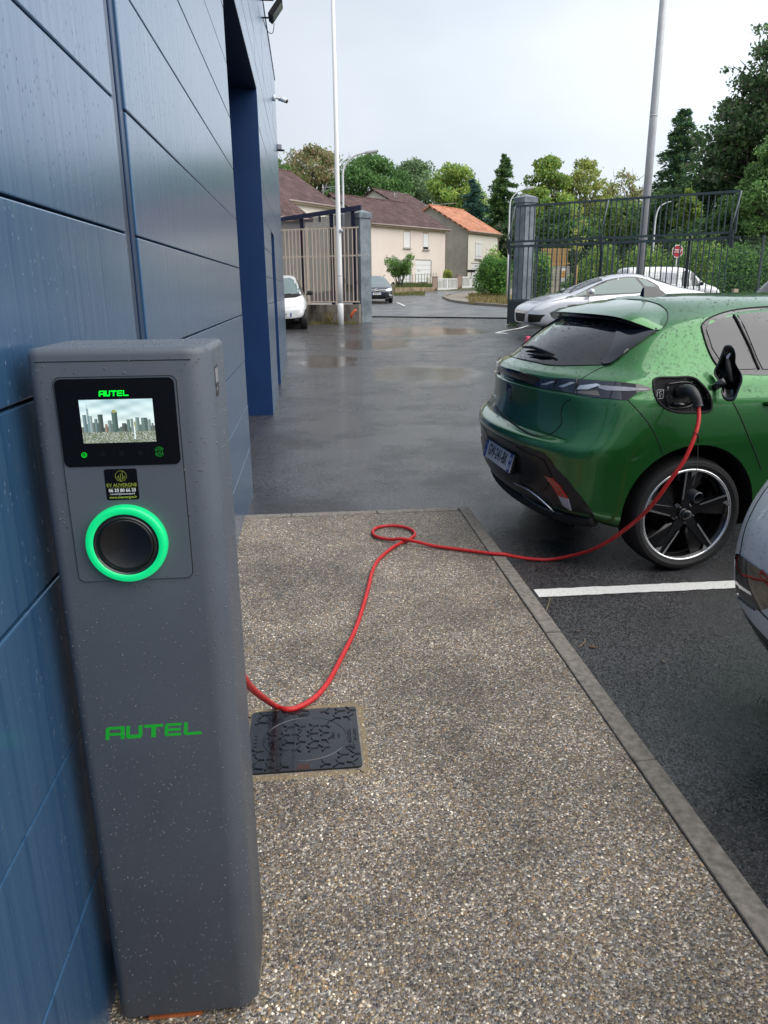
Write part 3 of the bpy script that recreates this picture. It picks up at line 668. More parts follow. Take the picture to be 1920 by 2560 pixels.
def wheel(name, parent, x, y, z, R=.3185, W=.225, rim=.2425, side=-1, style='aero', mats=None, turn=0.):
    """tyre, rim and the pieces of the rim; side -1 faces the right-hand side of the car"""
    T = Matrix.Translation((x, y, z)) @ Matrix.Rotation(math.pi/2*(1 if side < 0 else -1), 4, 'X')   # local +z points outwards
    ty = MB(); r0 = rim-.006
    prof = [(r0, -W), (rim+.02, -W-.004), (R-.03, -W-.008), (R-.008, -W+.012), (R-.002, -W+.04), (R, -W/2), (R-.002, -.04), (R-.008, -.012), (R-.018, .003), (R-.020, .0062), (R-.024, .0045), (rim+.5*(R-rim), .0085), (rim+.5*(R-rim)-.002, .0075), (rim+.5*(R-rim)-.004, .0092), (rim+.020, .0085), (rim+.018, .0068), (rim+.010, .004), (rim+.002, -.004), (r0, -.01)]
    ty.lathe(prof, 56, T)
    w_ = ty.build(name, MATS['tyre'], parent)
    for k in (-.055, -.02, .02, .055):
        pass
    m = MB(); m.lathe([(rim-.002, -W+.02), (rim-.018, -W+.03), (rim-.028, -.06), (rim-.016, -.02), (rim-.004, -.012)], 56, T)
    m.lathe([(.001, -.14), (rim-.02, -.14)], 40, T)
    m.build('rim', MATS['rim_black'], w_)
    if style == 'aero':
        m = MB(); m.lathe([(rim-.012, -.012), (rim-.011, -.002), (rim+.001, .000), (rim+.003, -.008)], 72, T); m.build('rim_lip', MATS['rim_cut'], w_)
        m = MB()
        m.lathe([(.155, -.12), (.155, -.105), (.07, -.105), (.07, -.09), (.001, -.09)], 40, T); m.build('brake_disc', MATS['disc'], w_)
        for i in range(5):
            a = turn+2*math.pi*i/5; kk = rim/.2425; Q = T @ Matrix.Rotation(a, 4, 'Z') @ Matrix.Diagonal((kk, kk, 1, 1))
            m = MB()                                               # the dark double spoke
            m.add([Q @ Vector(p) for p in ((.03, .026, -.03), (.235, .006, -.010), (.235, .010, -.045), (.03, .04, -.07), (.03, -.026, -.03), (.235, -.022, -.010), (.235, -.026, -.045), (.03, -.04, -.07))],
                  [(0, 4, 5, 1), (0, 1, 2, 3), (5, 4, 7, 6), (1, 5, 6, 2)])
            m.add([Q @ Vector(p) for p in ((.06, -.02, -.034), (.232, -.024, -.018), (.214, -.105, -.030), (.09, -.05, -.045))], [(0, 1, 2, 3)])
            for k in range(13):                                     # ribs of the aero insert
                rr = .12+.0085*k; b = -(rr-.06)*.50
                m.bar(Q @ Vector((rr, -.022, -.026)), Q @ Vector((rr-.004, b, -.034)), .0028, .004)
            m.build('spoke', MATS['rim_black'], w_)
            m = MB()
            m.add([Q @ Vector(p) for p in ((.085, .015, -.016), (.236, .001, -.003), (.236, .012, -.003), (.085, .0225, -.016), (.085, .0225, -.03), (.236, .012, -.02))], [(0, 1, 2, 3), (3, 2, 5, 4)])
            m.add([Q @ Vector(p) for p in ((.237, -.018, -.002), (.198, -.021, -.006), (.229, -.060, -.002))], [(0, 1, 2)])
            m.build('spoke_edge', MATS['rim_cut'], w_)
        m = MB(); m.lathe([(.001, .0), (.026, -.001), (.030, -.006), (.032, -.03), (.062, -.034), (.075, -.06)], 32, T); m.build('hub_cap', MATS['gloss_black'], w_)
        for i in range(5):
            a = turn+.6+2*math.pi*i/5; m = MB(); m.lathe([(.001, -.022), (.008, -.023), (.009, -.05)], 8, T @ Matrix.Translation((.05*math.cos(a), .05*math.sin(a), 0))); m.build('wheel_bolt', MATS['rim_black'], w_)
    else:
        n = 7 if style == 'seven' else 5
        m = MB(); m.lathe([(.001, -.01), (.05, -.012), (.06, -.03)], 20, T)
        for i in range(n):
            Q = T @ Matrix.Rotation(turn+2*math.pi*i/n, 4, 'Z')
            m.add([Q @ Vector(p) for p in ((.03, .03, -.014), (rim-.006, .018, -.008), (rim-.006, -.018, -.008), (.03, -.03, -.014), (.03, .04, -.06), (rim-.006, .026, -.05), (rim-.006, -.026, -.05), (.03, -.04, -.06))],
                  [(0, 3, 2, 1), (0, 1, 5, 4), (2, 3, 7, 6), (1, 2, 6, 5)])
        m.lathe([(rim-.022, -.02), (rim-.012, -.004), (rim, -.002)], 40, T)
        m.build('spokes', MATS['alloy'], w_)
    return w_
def droplets(name, n, hitfn, parent, mat, smin=.0008, smax=.0028, seed=1, sub=7, flat=.45, run=0.):
    """water beads: small domes sitting on a surface, joined into one mesh"""
    r = np.random.default_rng(seed); V = []; F = []; A = np.linspace(0, 2*np.pi, sub, endpoint=False); c = 0; k = 0
    while k < n and c < n*4:
        c += 1; h = hitfn(r)
        if h is None: continue
        p, nn = h; k += 1
        s = smin+(smax-smin)*r.random()**2.6; nn = nn.normalized(); u = nn.orthogonal().normalized(); v = nn.cross(u)
        e = 1+run*r.random(); down = Vector((0, 0, -1)); dn = down-nn*down.dot(nn)
        if run and dn.length > .3: v = dn.normalized(); u = v.cross(nn).normalized()
        b = len(V)
        for rr, hh in ((1, 0), (.82, .6), (.4, .95)):
            for a in A: V.append(p+u*(math.cos(a)*s*rr)+v*(math.sin(a)*s*rr*e)+nn*(hh*s*flat*1.6))
        V.append(p+nn*(s*flat*1.6))
        for q in range(2):
            for j in range(sub): F.append((b+q*sub+j, b+q*sub+(j+1) % sub, b+(q+1)*sub+(j+1) % sub, b+(q+1)*sub+j))
        for j in range(sub): F.append((b+2*sub+j, b+2*sub+(j+1) % sub, b+3*sub, b+3*sub))
    F = [f if f[2] != f[3] else f[:3] for f in F]
    m = MB(); m.add(V, F, 0, True); o = m.build(name, mat, parent); o['kind'] = 'stuff'; return o

# ------------------------------------------------------------------ the green hatchback
def green_car():
    t = thing('parked_car', 'dark green metallic hatchback plugged into the red charging cable, beaded with rain', 'car', (1.938, 4.573, -.05), rad(4))
    bpy.context.view_layer.update(); W = t.matrix_world.copy()
    # z, rear outline (x0..x4 with y0..y4), side half width, front x, crease of the rear part
    Y4 = [0, .29, .53, .735, .875]
    T_ = [
     (.19, [-.60, -.60, -.57, -.53, -.46], .80, 3.30, .76, 0),
     (.25, [-.69, -.675, -.64, -.60, -.52], .865, 3.42, .82, .3),
     (.33, [-.765, -.745, -.705, -.65, -.55], .893, 3.50, .868, 0),
     (.43, [-.765, -.745, -.715, -.662, -.56], .900, 3.53, .88, 0),
     (.56, [-.748, -.738, -.725, -.667, -.56], .907, 3.53, .888, 0),
     (.60, [-.792, -.774, -.735, -.672, -.56], .912, 3.53, .892, .5),
     (.665, [-.832, -.81, -.758, -.68, -.56], .919, 3.53, .896, .35),
     (.70, [-.822, -.80, -.745, -.67, -.55], .923, 3.53, .896, .3),
     (.722, [-.75, -.73, -.68, -.645, -.54], .926, 3.52, .893, .6),
     (.80, [-.732, -.708, -.652, -.59, -.50], .927, 3.50, .882, 0),
     (.90, [-.735, -.712, -.655, -.582, -.48], .923, 3.42, .868, 0),
     (.955, [-.742, -.718, -.662, -.582, -.47], .914, 3.28, .856, .75),
     (.968, [-.712, -.69, -.636, -.562, -.46], .908, 3.22, .848, .75),
     (1.028, [-.735, -.71, -.648, -.558, -.44], .893, 2.95, .834, .7),
     (1.052, [-.705, -.682, -.622, -.534, -.42], .878, 2.75, .812, .5),
     (1.078, [-.645, -.623, -.565, -.475, -.37], .852, 2.55, .765, .4),
     (1.12, [-.595, -.574, -.515, -.43, -.335], .812, 2.42, .722, 0),
     (1.20, [-.50, -.482, -.43, -.355, -.275], .762, 2.26, .675, 0),
     (1.28, [-.375, -.36, -.315, -.25, -.18], .705, 2.06, .628, 0),
     (1.335, [-.27, -.26, -.225, -.165, -.10], .662, 1.90, .59, 0),
     (1.37, [-.18, -.17, -.14, -.09, -.04], .605, 1.78, .53, 0),
     (1.40, [-.08, -.075, -.05, -.01, .03], .50, 1.62, .43, 0),
     (1.42, [.02, .025, .04, .06, .09], .32, 1.40, .27, 0)]
    roofx = [-.4, -.2, 0, .4, .9, 1.4, 1.8, 2.2]; roofz = [-.06, -.038, -.016, .0, 0, -.014, -.05, -.12]
    rings = []
    for z, xs, w_, xf, w4, cz in T_:
        r = []; top = z > 1.36; k = w4/.875
        for i in range(5): r.append((xs[i], Y4[i]*k if i < 4 else w4, z+((.07, .07, .075, .09, .09)[i] if z < .22 else (.035, .035, .04, .05, .055)[i] if z < .3 else 0), cz if i < 4 else 0))
        xa = max(xs[4]+.13, -.36) if z < 1.05 else xs[4]+.15
        xb = xf-.52
        for i, x in enumerate((-.36, 0., .42, .9, 1.5, 2.1, 2.6, 3.0)):
            tt = (x+.36)/3.36; xx = xa+(xb-xa)*tt
            ww = w_-(.012 if 3 < i < 6 and z < .95 else 0)-(.006 if i in (0,) else 0)
            if z > 1.06: ww -= .03*max(0, tt-.4)
            if z < .3: ww = w_
            r.append((xx, ww, z, 0))
        e = min(1, max(.35, (3.55-xf)*.4+.8)) if z > .9 else 1
        r += [(xf-.22, w_*.90, z, 0), (xf-.06, w_*.6, z, 0), (xf-.01, w_*.3, z, 0), (xf, 0, z, 0)]
        if z > 1.30:
            r = [(p[0], p[1], p[2]+float(np.interp(p[0], roofx, roofz))*min(1, (z-1.30)/.09)+(.046 if z > 1.41 else .024 if z > 1.39 else .004), p[3]) for p in r]
        rings.append(r)
    body = ring_body(rings, 'body', [MATS['green_paint'], MATS['matt_black']], t)
    bm0 = bvh_of(body); C = Caster(bm0, W)
    Z = lambda *p: [(1150+a/2.1545, 680+b/2.1545) for a, b in p]
    # wheel housings and the charging recess are cut out of the shell
    cuts = [cyl_cutter(0, .335, .378, -1.2, -.62, MATS['matt_black'], t), cyl_cutter(0, .335, .378, .62, 1.2, MATS['matt_black'], t),
            cyl_cutter(2.675, .335, .378, -1.2, -.62, MATS['matt_black'], t), cyl_cutter(2.675, .335, .378, .62, 1.2, MATS['matt_black'], t)]
    port = [(p[0], p[1]) for p in smoothline([(-.262, 1.03), (-.235, 1.056), (-.14, 1.058), (-.05, 1.056), (-.01, 1.03), (.035, .975), (.050, .915), (.035, .886), (-.04, .884), (-.13, .888), (-.205, .912), (-.25, .955)], 4, True)]
    pm = MB(); pm.prism(port, 0, .16, Matrix.Translation((0, -1.0, 0)) @ Matrix.Rotation(math.pi/2, 4, 'X') @ Matrix.Diagonal((1, 1, -1, 1))); cuts.append(pm.build('cutter', MATS['port_plastic'], t))
    orig = body.data; cut(body, cuts); keep_normals(body.data, orig, bm0)
    wd = lambda nm, x, y, s, tn=0.: wheel(nm, t, x, y, .3185, rim=.2575, side=s, turn=tn)
    wr = wd('wheel', 0, -.893, -1, rad(95)); wd('wheel', 0, .893, 1); wd('wheel', 2.675, -.893, -1, .3); wd('wheel', 2.675, .893, 1, .2)
    gb, gl = MATS['gloss_black'], MATS['dark_glass']
    # --- rear: glass, quarter fins, spoiler
    C.patch('rear_window', Z((262, 447), (330, 375), (400, 318), (480, 262), (600, 235), (740, 245), (850, 262), (862, 290), (850, 350), (828, 440), (806, 496), (700, 501), (510, 503), (400, 482), (330, 468)), 'eye', gl, t, .003, smooth=3)
    C.patch('rear_quarter_fin', Z((858, 250), (960, 285), (1062, 312), (1030, 340), (920, 418), (812, 497), (762, 492), (800, 440), (840, 350)), 'eye', MATS['fin'], t, .012, smooth=2, mirror=True)
    sp = [(.06, .0, 1.446), (.06, .28, 1.434), (.04, .46, 1.398), (.0, .57, 1.345), (-.04, .635, 1.30)]
    e1 = [(-.325, .0, 1.358), (-.315, .25, 1.357), (-.290, .44, 1.350), (-.262, .56, 1.333), (-.15, .645, 1.285)]
    m = MB(); V = []; n = 0
    def rowpts(row, k=12):
        q = smoothline(row, 6); return [Vector((p[0], -p[1], p[2])) for p in q[::-1]]+[Vector(p) for p in q[1:]]
    A = rowpts([(x+.005, y, z-.012) for x, y, z in sp]); A2 = rowpts([(x-.12, y, z-.014) for x, y, z in sp[:-1]]+[(-.08, .642, 1.292)]); E = rowpts([(a[0]+.06, a[1]*1.0, a[2]+(.026 if a[1] < .6 else .004)) for a in e1])
    E1 = rowpts(e1); U = rowpts([(a[0]+.012, a[1], a[2]-.022) for a in e1]); UB = rowpts([(a[0]+.15, a[1]*.96, a[2]-.05) for a in e1])
    rows = [A, A2, E, E1]; k = len(A); V = [p for r_ in rows for p in r_]
    m.add(V, [(i*k+j, i*k+j+1, (i+1)*k+j+1, (i+1)*k+j) for i in range(3) for j in range(k-1)], 0, True)
    s_ = m.build('spoiler', [MATS['green_paint']], t)
    m = MB(); rows = [E1, U, UB]; V = [p for r_ in rows for p in r_]
    m.add(V, [(i*k+j, i*k+j+1, (i+1)*k+j+1, (i+1)*k+j) for i in range(2) for j in range(k-1)], 0, True)
    for sgn in (0, k-1):
        m.add([A[sgn], A2[sgn], E[sgn], E1[sgn], U[sgn], UB[sgn]], [(0, 1, 2, 3, 4, 5)])
    m.build('spoiler_underside', gb, s_)
    m = MB().bar((-.29, -.16, 1.332), (-.29, .16, 1.332), .012, .006); m.build('brake_light', MATS['red_lens'], s_)
    # roof fin aerial
    m = MB(); Pf = [(.085, 1.41), (.098, 1.45), (.104, 1.500), (.12, 1.508), (.18, 1.506), (.21, 1.49), (.255, 1.458), (.30, 1.432), (.33, 1.415)]
    for s1, s2 in ((-.020, .020),):
        vb = []; 
        for a, b in Pf: hh = (b-1.41)/.098; q = .034*(1-hh)+.006; vb += [(a, -q, b), (a, q, b)]
        ff = [(2*i, 2*i+2, 2*i+3, 2*i+1) for i in range(len(Pf)-1)]+[tuple(2*i for i in range(len(Pf)))[::-1], tuple(2*i+1 for i in range(len(Pf)))]
        m.add(vb, ff)
    m.build('roof_aerial', MATS['fin'], t, bevel=.003)
    # wiper
    wp = Z((350, 418), (400, 420), (450, 436), (515, 462)); q = [C.hit('eye', *p) for p in wp]
    m = MB()
    if all(q):
        P_ = [h[0]+h[1]*.022 for h in q]; m.tube(P_, [.006, .011, .010, .007], 8)
        q2 = [C.hit('eye', *p) for p in Z((372, 452), (440, 460), (490, 464))]; m.tube([h[0]+h[1]*.012 for h in q2], [.004, .012, .006], 8)
    m.build('rear_wiper', MATS['matt_black'], t)
    # --- light bar and tail lamps
    C.patch('light_bar', Z((206, 522), (208, 548), (300, 582), (420, 612), (440, 590), (426, 570), (330, 540), (240, 516)), 'eye', gb, t, .004, smooth=2)
    tl = C.patch('tail_lamp', Z((425, 578), (520, 575), (620, 578), (780, 590), (900, 600), (985, 612), (1036, 636), (960, 646), (905, 690), (820, 684), (720, 676), (600, 655), (500, 636), (410, 620)), 'eye', MATS['lamp_dark'], t, .006, smooth=2, mirror=True)
    for pts in (((440, 603), (500, 586), (518, 590), (455, 613)), ((520, 620), (600, 592), (628, 596), (560, 622), (525, 630)), ((632, 632), (650, 612), (740, 604), (760, 612), (690, 634))):
        C.patch('lamp_element', Z(*pts), 'eye', MATS['lamp_clear'], tl[0], .009, smooth=1, skirt=.0)
    C.patch('lamp_element', Z((745, 612), (900, 622), (1020, 634), (900, 643), (790, 640), (752, 628)), 'eye', MATS['lamp_grey'], tl[0], .009, smooth=1, skirt=0)
    C.patch('lamp_element', Z((640, 640), (745, 640), (755, 670), (640, 655)), 'eye', MATS['lamp_amber'], tl[0], .008, smooth=1, skirt=0)
    C.seam('lamp_divider', Z((520, 577), (513, 640)), 'eye', .004, gb, tl[0], .008)
    C.seam('lamp_divider', Z((632, 578), (625, 662)), 'eye', .004, gb, tl[0], .008)
    # --- bumper: black lower panel, diffuser, reflector, chrome blade
    low = C.patch('bumper_panel', [(-.60, .640), (-.3, .637), (0, .637), (.3, .637), (.60, .640), (.68, .573), (.76, .524), (.80, .476), (.838, .417), (.845, .325), (.72, .300), (.6, .290), (.3, .27), (0, .265), (-.3, .27), (-.6, .290), (-.72, .300), (-.845, .325), (-.838, .417), (-.80, .476), (-.76, .524), (-.68, .573)], 'rear', MATS['bumper_black'], t, .003, grid=.035, smooth=2)
    C.patch('bumper_insert', [(-.31, .62), (-.60, .60), (-.66, .52), (-.60, .42), (-.45, .36), (-.31, .40)], 'rear', MATS['bumper_gloss'], low, .007, grid=.03, smooth=1, mirror=True)
    C.patch('reflector', Z((462, 1098), (500, 1110), (540, 1150), (575, 1205), (585, 1220), (535, 1205), (505, 1155)), 'eye', MATS['red_lens'], t, .010, smooth=1, mirror=True)
    C.patch('reversing_lamp', Z((534, 1203), (586, 1220), (602, 1282), (560, 1255)), 'eye', MATS['lamp_grey'], t, .010, smooth=1, mirror=True)
    vl = [Vector(p) for p in smoothline([(-.50, -.825, .300), (-.585, -.66, .275), (-.645, -.36, .258), (-.665, 0, .252), (-.645, .36, .258), (-.585, .66, .275), (-.50, .825, .300)], 6)]
    MB().tube(vl, .034, 10).build('rear_valance', MATS['matt_black'], t)
    MB().tube([Vector(p) for p in smoothline([(-.688, -.20, .300), (-.680, -.36, .292), (-.655, -.52, .288), (-.612, -.68, .300)], 6)], [.004]*2+[.011]*15+[.004]*2, 8).build('diffuser_blade', MATS['blade_grey'], t)
    C.seam('chrome_trim', Z((308, 1134), (345, 1150), (380, 1168), (430, 1203), (480, 1245), (538, 1297)), 'eye', .005, MATS['chrome'], t, .018)
    C.seam('exhaust_trim', Z((104, 975), (122, 1000)), 'eye', .006, MATS['chrome'], t, .01)
    for p in ((562, 1022),): C.patch('parking_sensor', Z(*[(p[0]+9*math.cos(a), p[1]+9*math.sin(a)) for a in np.linspace(0, 6.28, 9)[:-1]]), 'eye', MATS['green_paint'], t, .002, smooth=2, skirt=0)
    # number plate in its recess
    pc = Vector((-.780, 0, .498)); tilt = rad(14)
    T = Matrix.Translation(pc) @ Matrix.Rotation(-math.pi/2, 4, 'Z') @ Matrix.Rotation(math.pi/2-tilt, 4, 'X')    # local x to the right as read from behind
    number_plate(t, T, 'GW-241-BK', dept='63')
    m = MB().box(-.27, .27, -.062, .062, -.035, -.002, T=T); m.build('plate_holder', gb, t, bevel=.004)
    # badge
    h = C.hit('eye', *Z((270, 650))[0])
    if h:
        b, nn = h; X = Vector((0, -1, 0)); Yb = nn.cross(X).normalized(); X = Yb.cross(nn).normalized()
        TB = Matrix(((X.x, Yb.x, nn.x, b.x), (X.y, Yb.y, nn.y, b.y), (X.z, Yb.z, nn.z, b.z), (0, 0, 0, 1)))
        k_ = .046; sh = [(-1, 1.05), (-.6, 1.16), (0, 1.2), (.6, 1.16), (1, 1.05), (1, .1), (.75, -.55), (.35, -1), (0, -1.25), (-.35, -1), (-.75, -.55), (-1, .1)]
        bd = MB().prism([(a*k_, c*k_*1.05) for a, c in sh], -.004, .006, TB).build('badge', MATS['badge'], t, bevel=.001)
        m = MB(); m.prism([(a*k_*.84, c*k_*.90) for a, c in sh], .0062, .0072, TB); m.build('badge_field', gb, bd)
        lion = [(-.5, -.35), (-.55, .2), (-.35, .6), (0, .8), (.35, .75), (.6, .5), (.45, .38), (.6, .15), (.35, .05), (.5, -.15), (.2, -.25), (.3, -.6), (-.1, -.95), (-.3, -.6)]
        MB().prism([(a*k_*.8, c*k_*.8) for a, c in lion], .0075, .010, TB).build('badge_head', MATS['badge'], bd)
    # E-308 lettering on the left of the tailgate (far side of the badge)
    h = C.hit('rear', .42, .80)
    if h:
        b, nn = h; X = Vector((0, -1, 0)); Yb = nn.cross(X).normalized(); X = Yb.cross(nn).normalized()
        TB = Matrix(((X.x, Yb.x, nn.x, b.x+nn.x*.004), (X.y, Yb.y, nn.y, b.y+nn.y*.004), (X.z, Yb.z, nn.z, b.z), (0, 0, 0, 1)))
        text_mb('E-308', .045, TB, depth=.002).build('model_lettering', MATS['chrome'], t)
    # --- seams
    gs = MATS['gap']
    C.seam('panel_gap', Z((1062, 318), (1098, 296), (1116, 262), (1117, 215), (1085, 182), (1060, 170)), 'eye', .0032, gs, t)
    C.seam('panel_gap', Z((1060, 170), (980, 150), (850, 147), (720, 155)), 'eye', .003, gs, t)
    C.seam('panel_gap', Z((905, 690), (960, 748), (1030, 835), (1070, 920), (1092, 978)), 'eye', .0028, gs, t)
    C.seam('panel_gap', Z((1470, 700), (1510, 780), (1560, 900), (1600, 1000), (1622, 1065)), 'eye', .0032, gs, t)
    C.seam('panel_gap', Z((800, 500), (730, 530), (650, 578)), 'eye', .0026, gs, t)
    C.seam('panel_gap', Z((600, 682), (560, 710), (545, 760), (548, 810), (520, 850), (470, 880), (420, 885)), 'eye', .0030, gs, t)
    C.seam('panel_gap', Z((190, 722), (230, 770), (320, 840), (380, 875), (420, 885)), 'eye', .006, gs, t)
    C.seam('panel_gap', Z((262, 450), (330, 472), (420, 490), (510, 505), (800, 500)), 'eye', .003, gs, t)
    # --- side windows
    fr = C.patch('window_frame', [(.088, 1.285), (.102, 1.312), (.16, 1.340), (.29, 1.370), (.45, 1.386), (.7, 1.394), (1.05, 1.390), (1.35, 1.365), (1.62, 1.32), (1.95, 1.22), (2.25, 1.09), (1.6, 1.072), (.9, 1.062), (.45, 1.056), (.25, 1.062), (.15, 1.075), (.11, 1.12), (.088, 1.20)], 'side', MATS['window_trim'], t, .002, grid=.05, smooth=4, mirror=True)[0]
    C.patch('side_window', [(.11, 1.285), (.13, 1.305), (.18, 1.322), (.285, 1.346), (.318, 1.085), (.22, 1.086), (.155, 1.10), (.115, 1.19)], 'side', MATS['side_glass'], fr, .006, grid=.04, smooth=1, mirror=True)
    C.patch('side_window', [(.325, 1.352), (.55, 1.370), (.88, 1.376), (.88, 1.08), (.365, 1.083)], 'side', MATS['side_glass'], fr, .006, grid=.05, smooth=1, mirror=True)
    C.patch('side_window', [(.97, 1.372), (1.3, 1.352), (1.62, 1.29), (1.95, 1.175), (2.05, 1.095), (.97, 1.085)], 'side', MATS['side_glass'], fr, .006, grid=.05, smooth=1, mirror=True)
    C.seam('window_seal', [(.300, 1.350), (.312, 1.27), (.332, 1.18), (.343, 1.083)], 'side', .006, MATS['matt_black'], fr, .006)
    C.seam('window_seal', [(.15, 1.075), (.11, 1.12), (.088, 1.20), (.088, 1.285), (.102, 1.312), (.16, 1.341), (.29, 1.371), (.45, 1.387), (.7, 1.395)], 'side', .004, MATS['matt_black'], fr, .003)
    C.patch('windscreen', [(.55, 1.115), (.45, 1.20), (.40, 1.33), (.2, 1.37), (-.2, 1.37), (-.40, 1.33), (-.45, 1.20), (-.55, 1.115)], 'front', MATS['dark_glass'], t, .003, smooth=1, grid=.06)
    C.patch('grille', [(-.5, .62), (.5, .62), (.45, .38), (-.45, .38)], 'front', gb, t, .004, smooth=1)
    C.patch('headlamp', [(-.86, .72), (-.55, .74), (-.55, .68), (-.84, .62)], 'front', MATS['lamp_clear'], t, .006, smooth=1, mirror=True)
    # door handle of the rear door
    h = C.hit('side', .43, .915)
    m = MB().tube([h[0]+Vector((-.075, -.004, 0)), h[0]+Vector((-.06, -.028, .004)), h[0]+Vector((.08, -.03, .008)), h[0]+Vector((.12, -.004, .008))], [.012, .018, .017, .010], 10); m.build('door_handle', MATS['green_paint'], t)
    # --- charging port
    pp = MB(); pr = [Vector((a, -.862, b)) for a, b in port]
    pl = MB().prism(port, -.004, 0, Matrix.Translation((0, -.852, 0)) @ Matrix.Rotation(math.pi/2, 4, 'X') @ Matrix.Diagonal((1, 1, -1, 1))).build('charging_port', MATS['port_plastic'], t)
    rim = []
    for a, b in smoothline(port, 2, True):
        h = C.hit('side', a, b)
        if h: rim.append(h[0]+h[1]*.001)
    MB().tube(rim+[rim[0]], .0065, 8).build('port_seal', MATS['matt_black'], pl)
    sq = smoothline([(-.175, 1.015), (-.15, 1.03), (-.06, 1.032), (-.02, 1.0), (-.02, .93), (-.05, .905), (-.14, .903), (-.17, .925)], 3, True)
    MB().tube([Vector((a, -.868, b)) for a, b in sq]+[Vector((sq[0][0], -.868, sq[0][1]))], .006, 6).build('socket_frame', MATS['gloss_black'], pl)
    m = MB()
    for r_, y_ in ((.034, -.875), (.022, -.872)): m.lathe([(r_, 0), (r_, .02), (r_-.006, .02), (r_-.006, 0)], 24, Matrix.Translation((-.10, y_+.012, .985)) @ Matrix.Rotation(math.pi/2, 4, 'X'))
    m.tube([(-.14, -.875, .925), (-.10, -.885, .92), (-.06, -.875, .925)], .012, 8)
    m.build('socket', MATS['gloss_black'], pl)
    m = MB(); TT = Matrix.Translation((-.208, -.859, .975)) @ Matrix.Rotation(math.pi/2, 4, 'X')
    for a in (-.017, .017): m.box(a-.0015, a+.0015, -.022, .022, 0, .001, T=TT)
    for b in (-.022, .022): m.box(-.017, .017, b-.0015, b+.0015, 0, .001, T=TT)
    text_mb('C', .024, TT @ Matrix.Translation((0, .006, .0006)), m, .0004); text_mb('II', .016, TT @ Matrix.Translation((0, -.011, .0006)), m, .0004)
    m.build('port_sticker', MATS['white_print'], pl)
    # flap held open by its arm
    fo = [(a, b) for a, b in [(1440, 392), (1472, 400), (1487, 440), (1487, 490), (1518, 545), (1523, 585), (1502, 640), (1482, 688), (1450, 698), (1418, 682), (1405, 640), (1409, 612), (1372, 562), (1368, 528), (1388, 488), (1410, 430), (1422, 402)]]
    sm = smoothline(fo, 3, True); Wi = W.inverted()
    def fp(a, b, dd=0.): return Wi @ at(1150+a/2.1545, 680+b/2.1545, 3.80-(a-1440)*.0006+dd)
    ins = np.array(sm); cen = ins.mean(0); v = []; n = len(sm)
    for sc, dd in ((1, .012), (1.0, -.004), (.93, -.010), (.86, .004), (.6, .006)):
        for p in ins: q = cen+(p-cen)*sc; v.append(fp(q[0], q[1], dd))
    f = [(i*n+j, i*n+(j+1) % n, (i+1)*n+(j+1) % n, (i+1)*n+j) for i in range(4) for j in range(n)]+[tuple(range(n)), tuple(range(4*n, 5*n))[::-1]]
    fl = MB().add(v, f, 0, True).build('charging_flap', gb, t)
    MB().tube([Wi @ at(1150+a/2.1545, 680+b/2.1545, d) for a, b, d in ((1300, 655, 4.02), (1340, 640, 3.92), (1385, 612, 3.82), (1430, 585, 3.795))], [.022, .020, .020, .024], 8).build('flap_arm', gb, fl)
    MB().tube([fp(1440, 470, -.012), fp(1446, 520, -.016), fp(1460, 590, -.014)], [.010, .014, .010], 8).build('flap_rib', MATS['matt_black'], fl)
    v = [fp(a, b, -.013) for a, b in ((1436, 452), (1452, 436), (1458, 440), (1440, 476), (1434, 474))]
    MB().add(v, [(0, 1, 2, 3, 4)]).build('flap_sticker', MATS['lamp_grey'], fl)
    # --- rain beads on the upper shell
    def hf(r):
        a, b = 190+r.random()*1460, 140+r.random()*700
        if b > 560 and r.random() < .45: return None
        h = C.hit('eye', 1150+a/2.1545, 680+b/2.1545)
        if h is None or (h[1].z < .22 and r.random() < .55): return None
        return h[0]+h[1]*.0005, h[1]
    droplets('raindrops', 3600, hf, t, MATS['water'], .0016, .0058, 3, 7, .5)
    return t

def number_plate(parent, T, txt, dept=None, W_=.52, H_=.11, bands=True):
    p = MB().box(-W_/2, W_/2, -H_/2, H_/2, -.002, .004, T=T).build('number_plate', MATS['plate_white'], parent, bevel=.001)
    if bands:
        for s in (-1, 1):
            x = s*(W_/2-.022); MB().box(x-.022, x+.022, -H_/2, H_/2, .004, .0052, T=T).build('plate_band', MATS['plate_blue'], p)
        m = text_mb('F', .035, T @ Matrix.Translation((-W_/2+.022, -.028, .0058)), None, .0003, bold=.0006)
        for i in range(12):
            a = 2*math.pi*i/12; m.box(-.0016, .0016, -.0016, .0016, 0, .0004, T=T @ Matrix.Translation((-W_/2+.022+.012*math.cos(a), .022+.012*math.sin(a), .0056)))
        if dept:
            text_mb(dept, .042, T @ Matrix.Translation((W_/2-.022, -.026, .0058)), m, .0003, sx=.85, bold=.0012)
            m.lathe([(.001, 0), (.014, 0)], 16, T @ Matrix.Translation((W_/2-.022, .024, .0058)))
        m.build('plate_symbols', MATS['white_print'], p)
    m = text_mb(txt, .098, T @ Matrix.Translation((0, .003, .0046)), None, .0003, sx=.70, bold=.0022, spacing=1.02); 
    m.build('plate_characters', MATS['ink_black'], p)
    return p
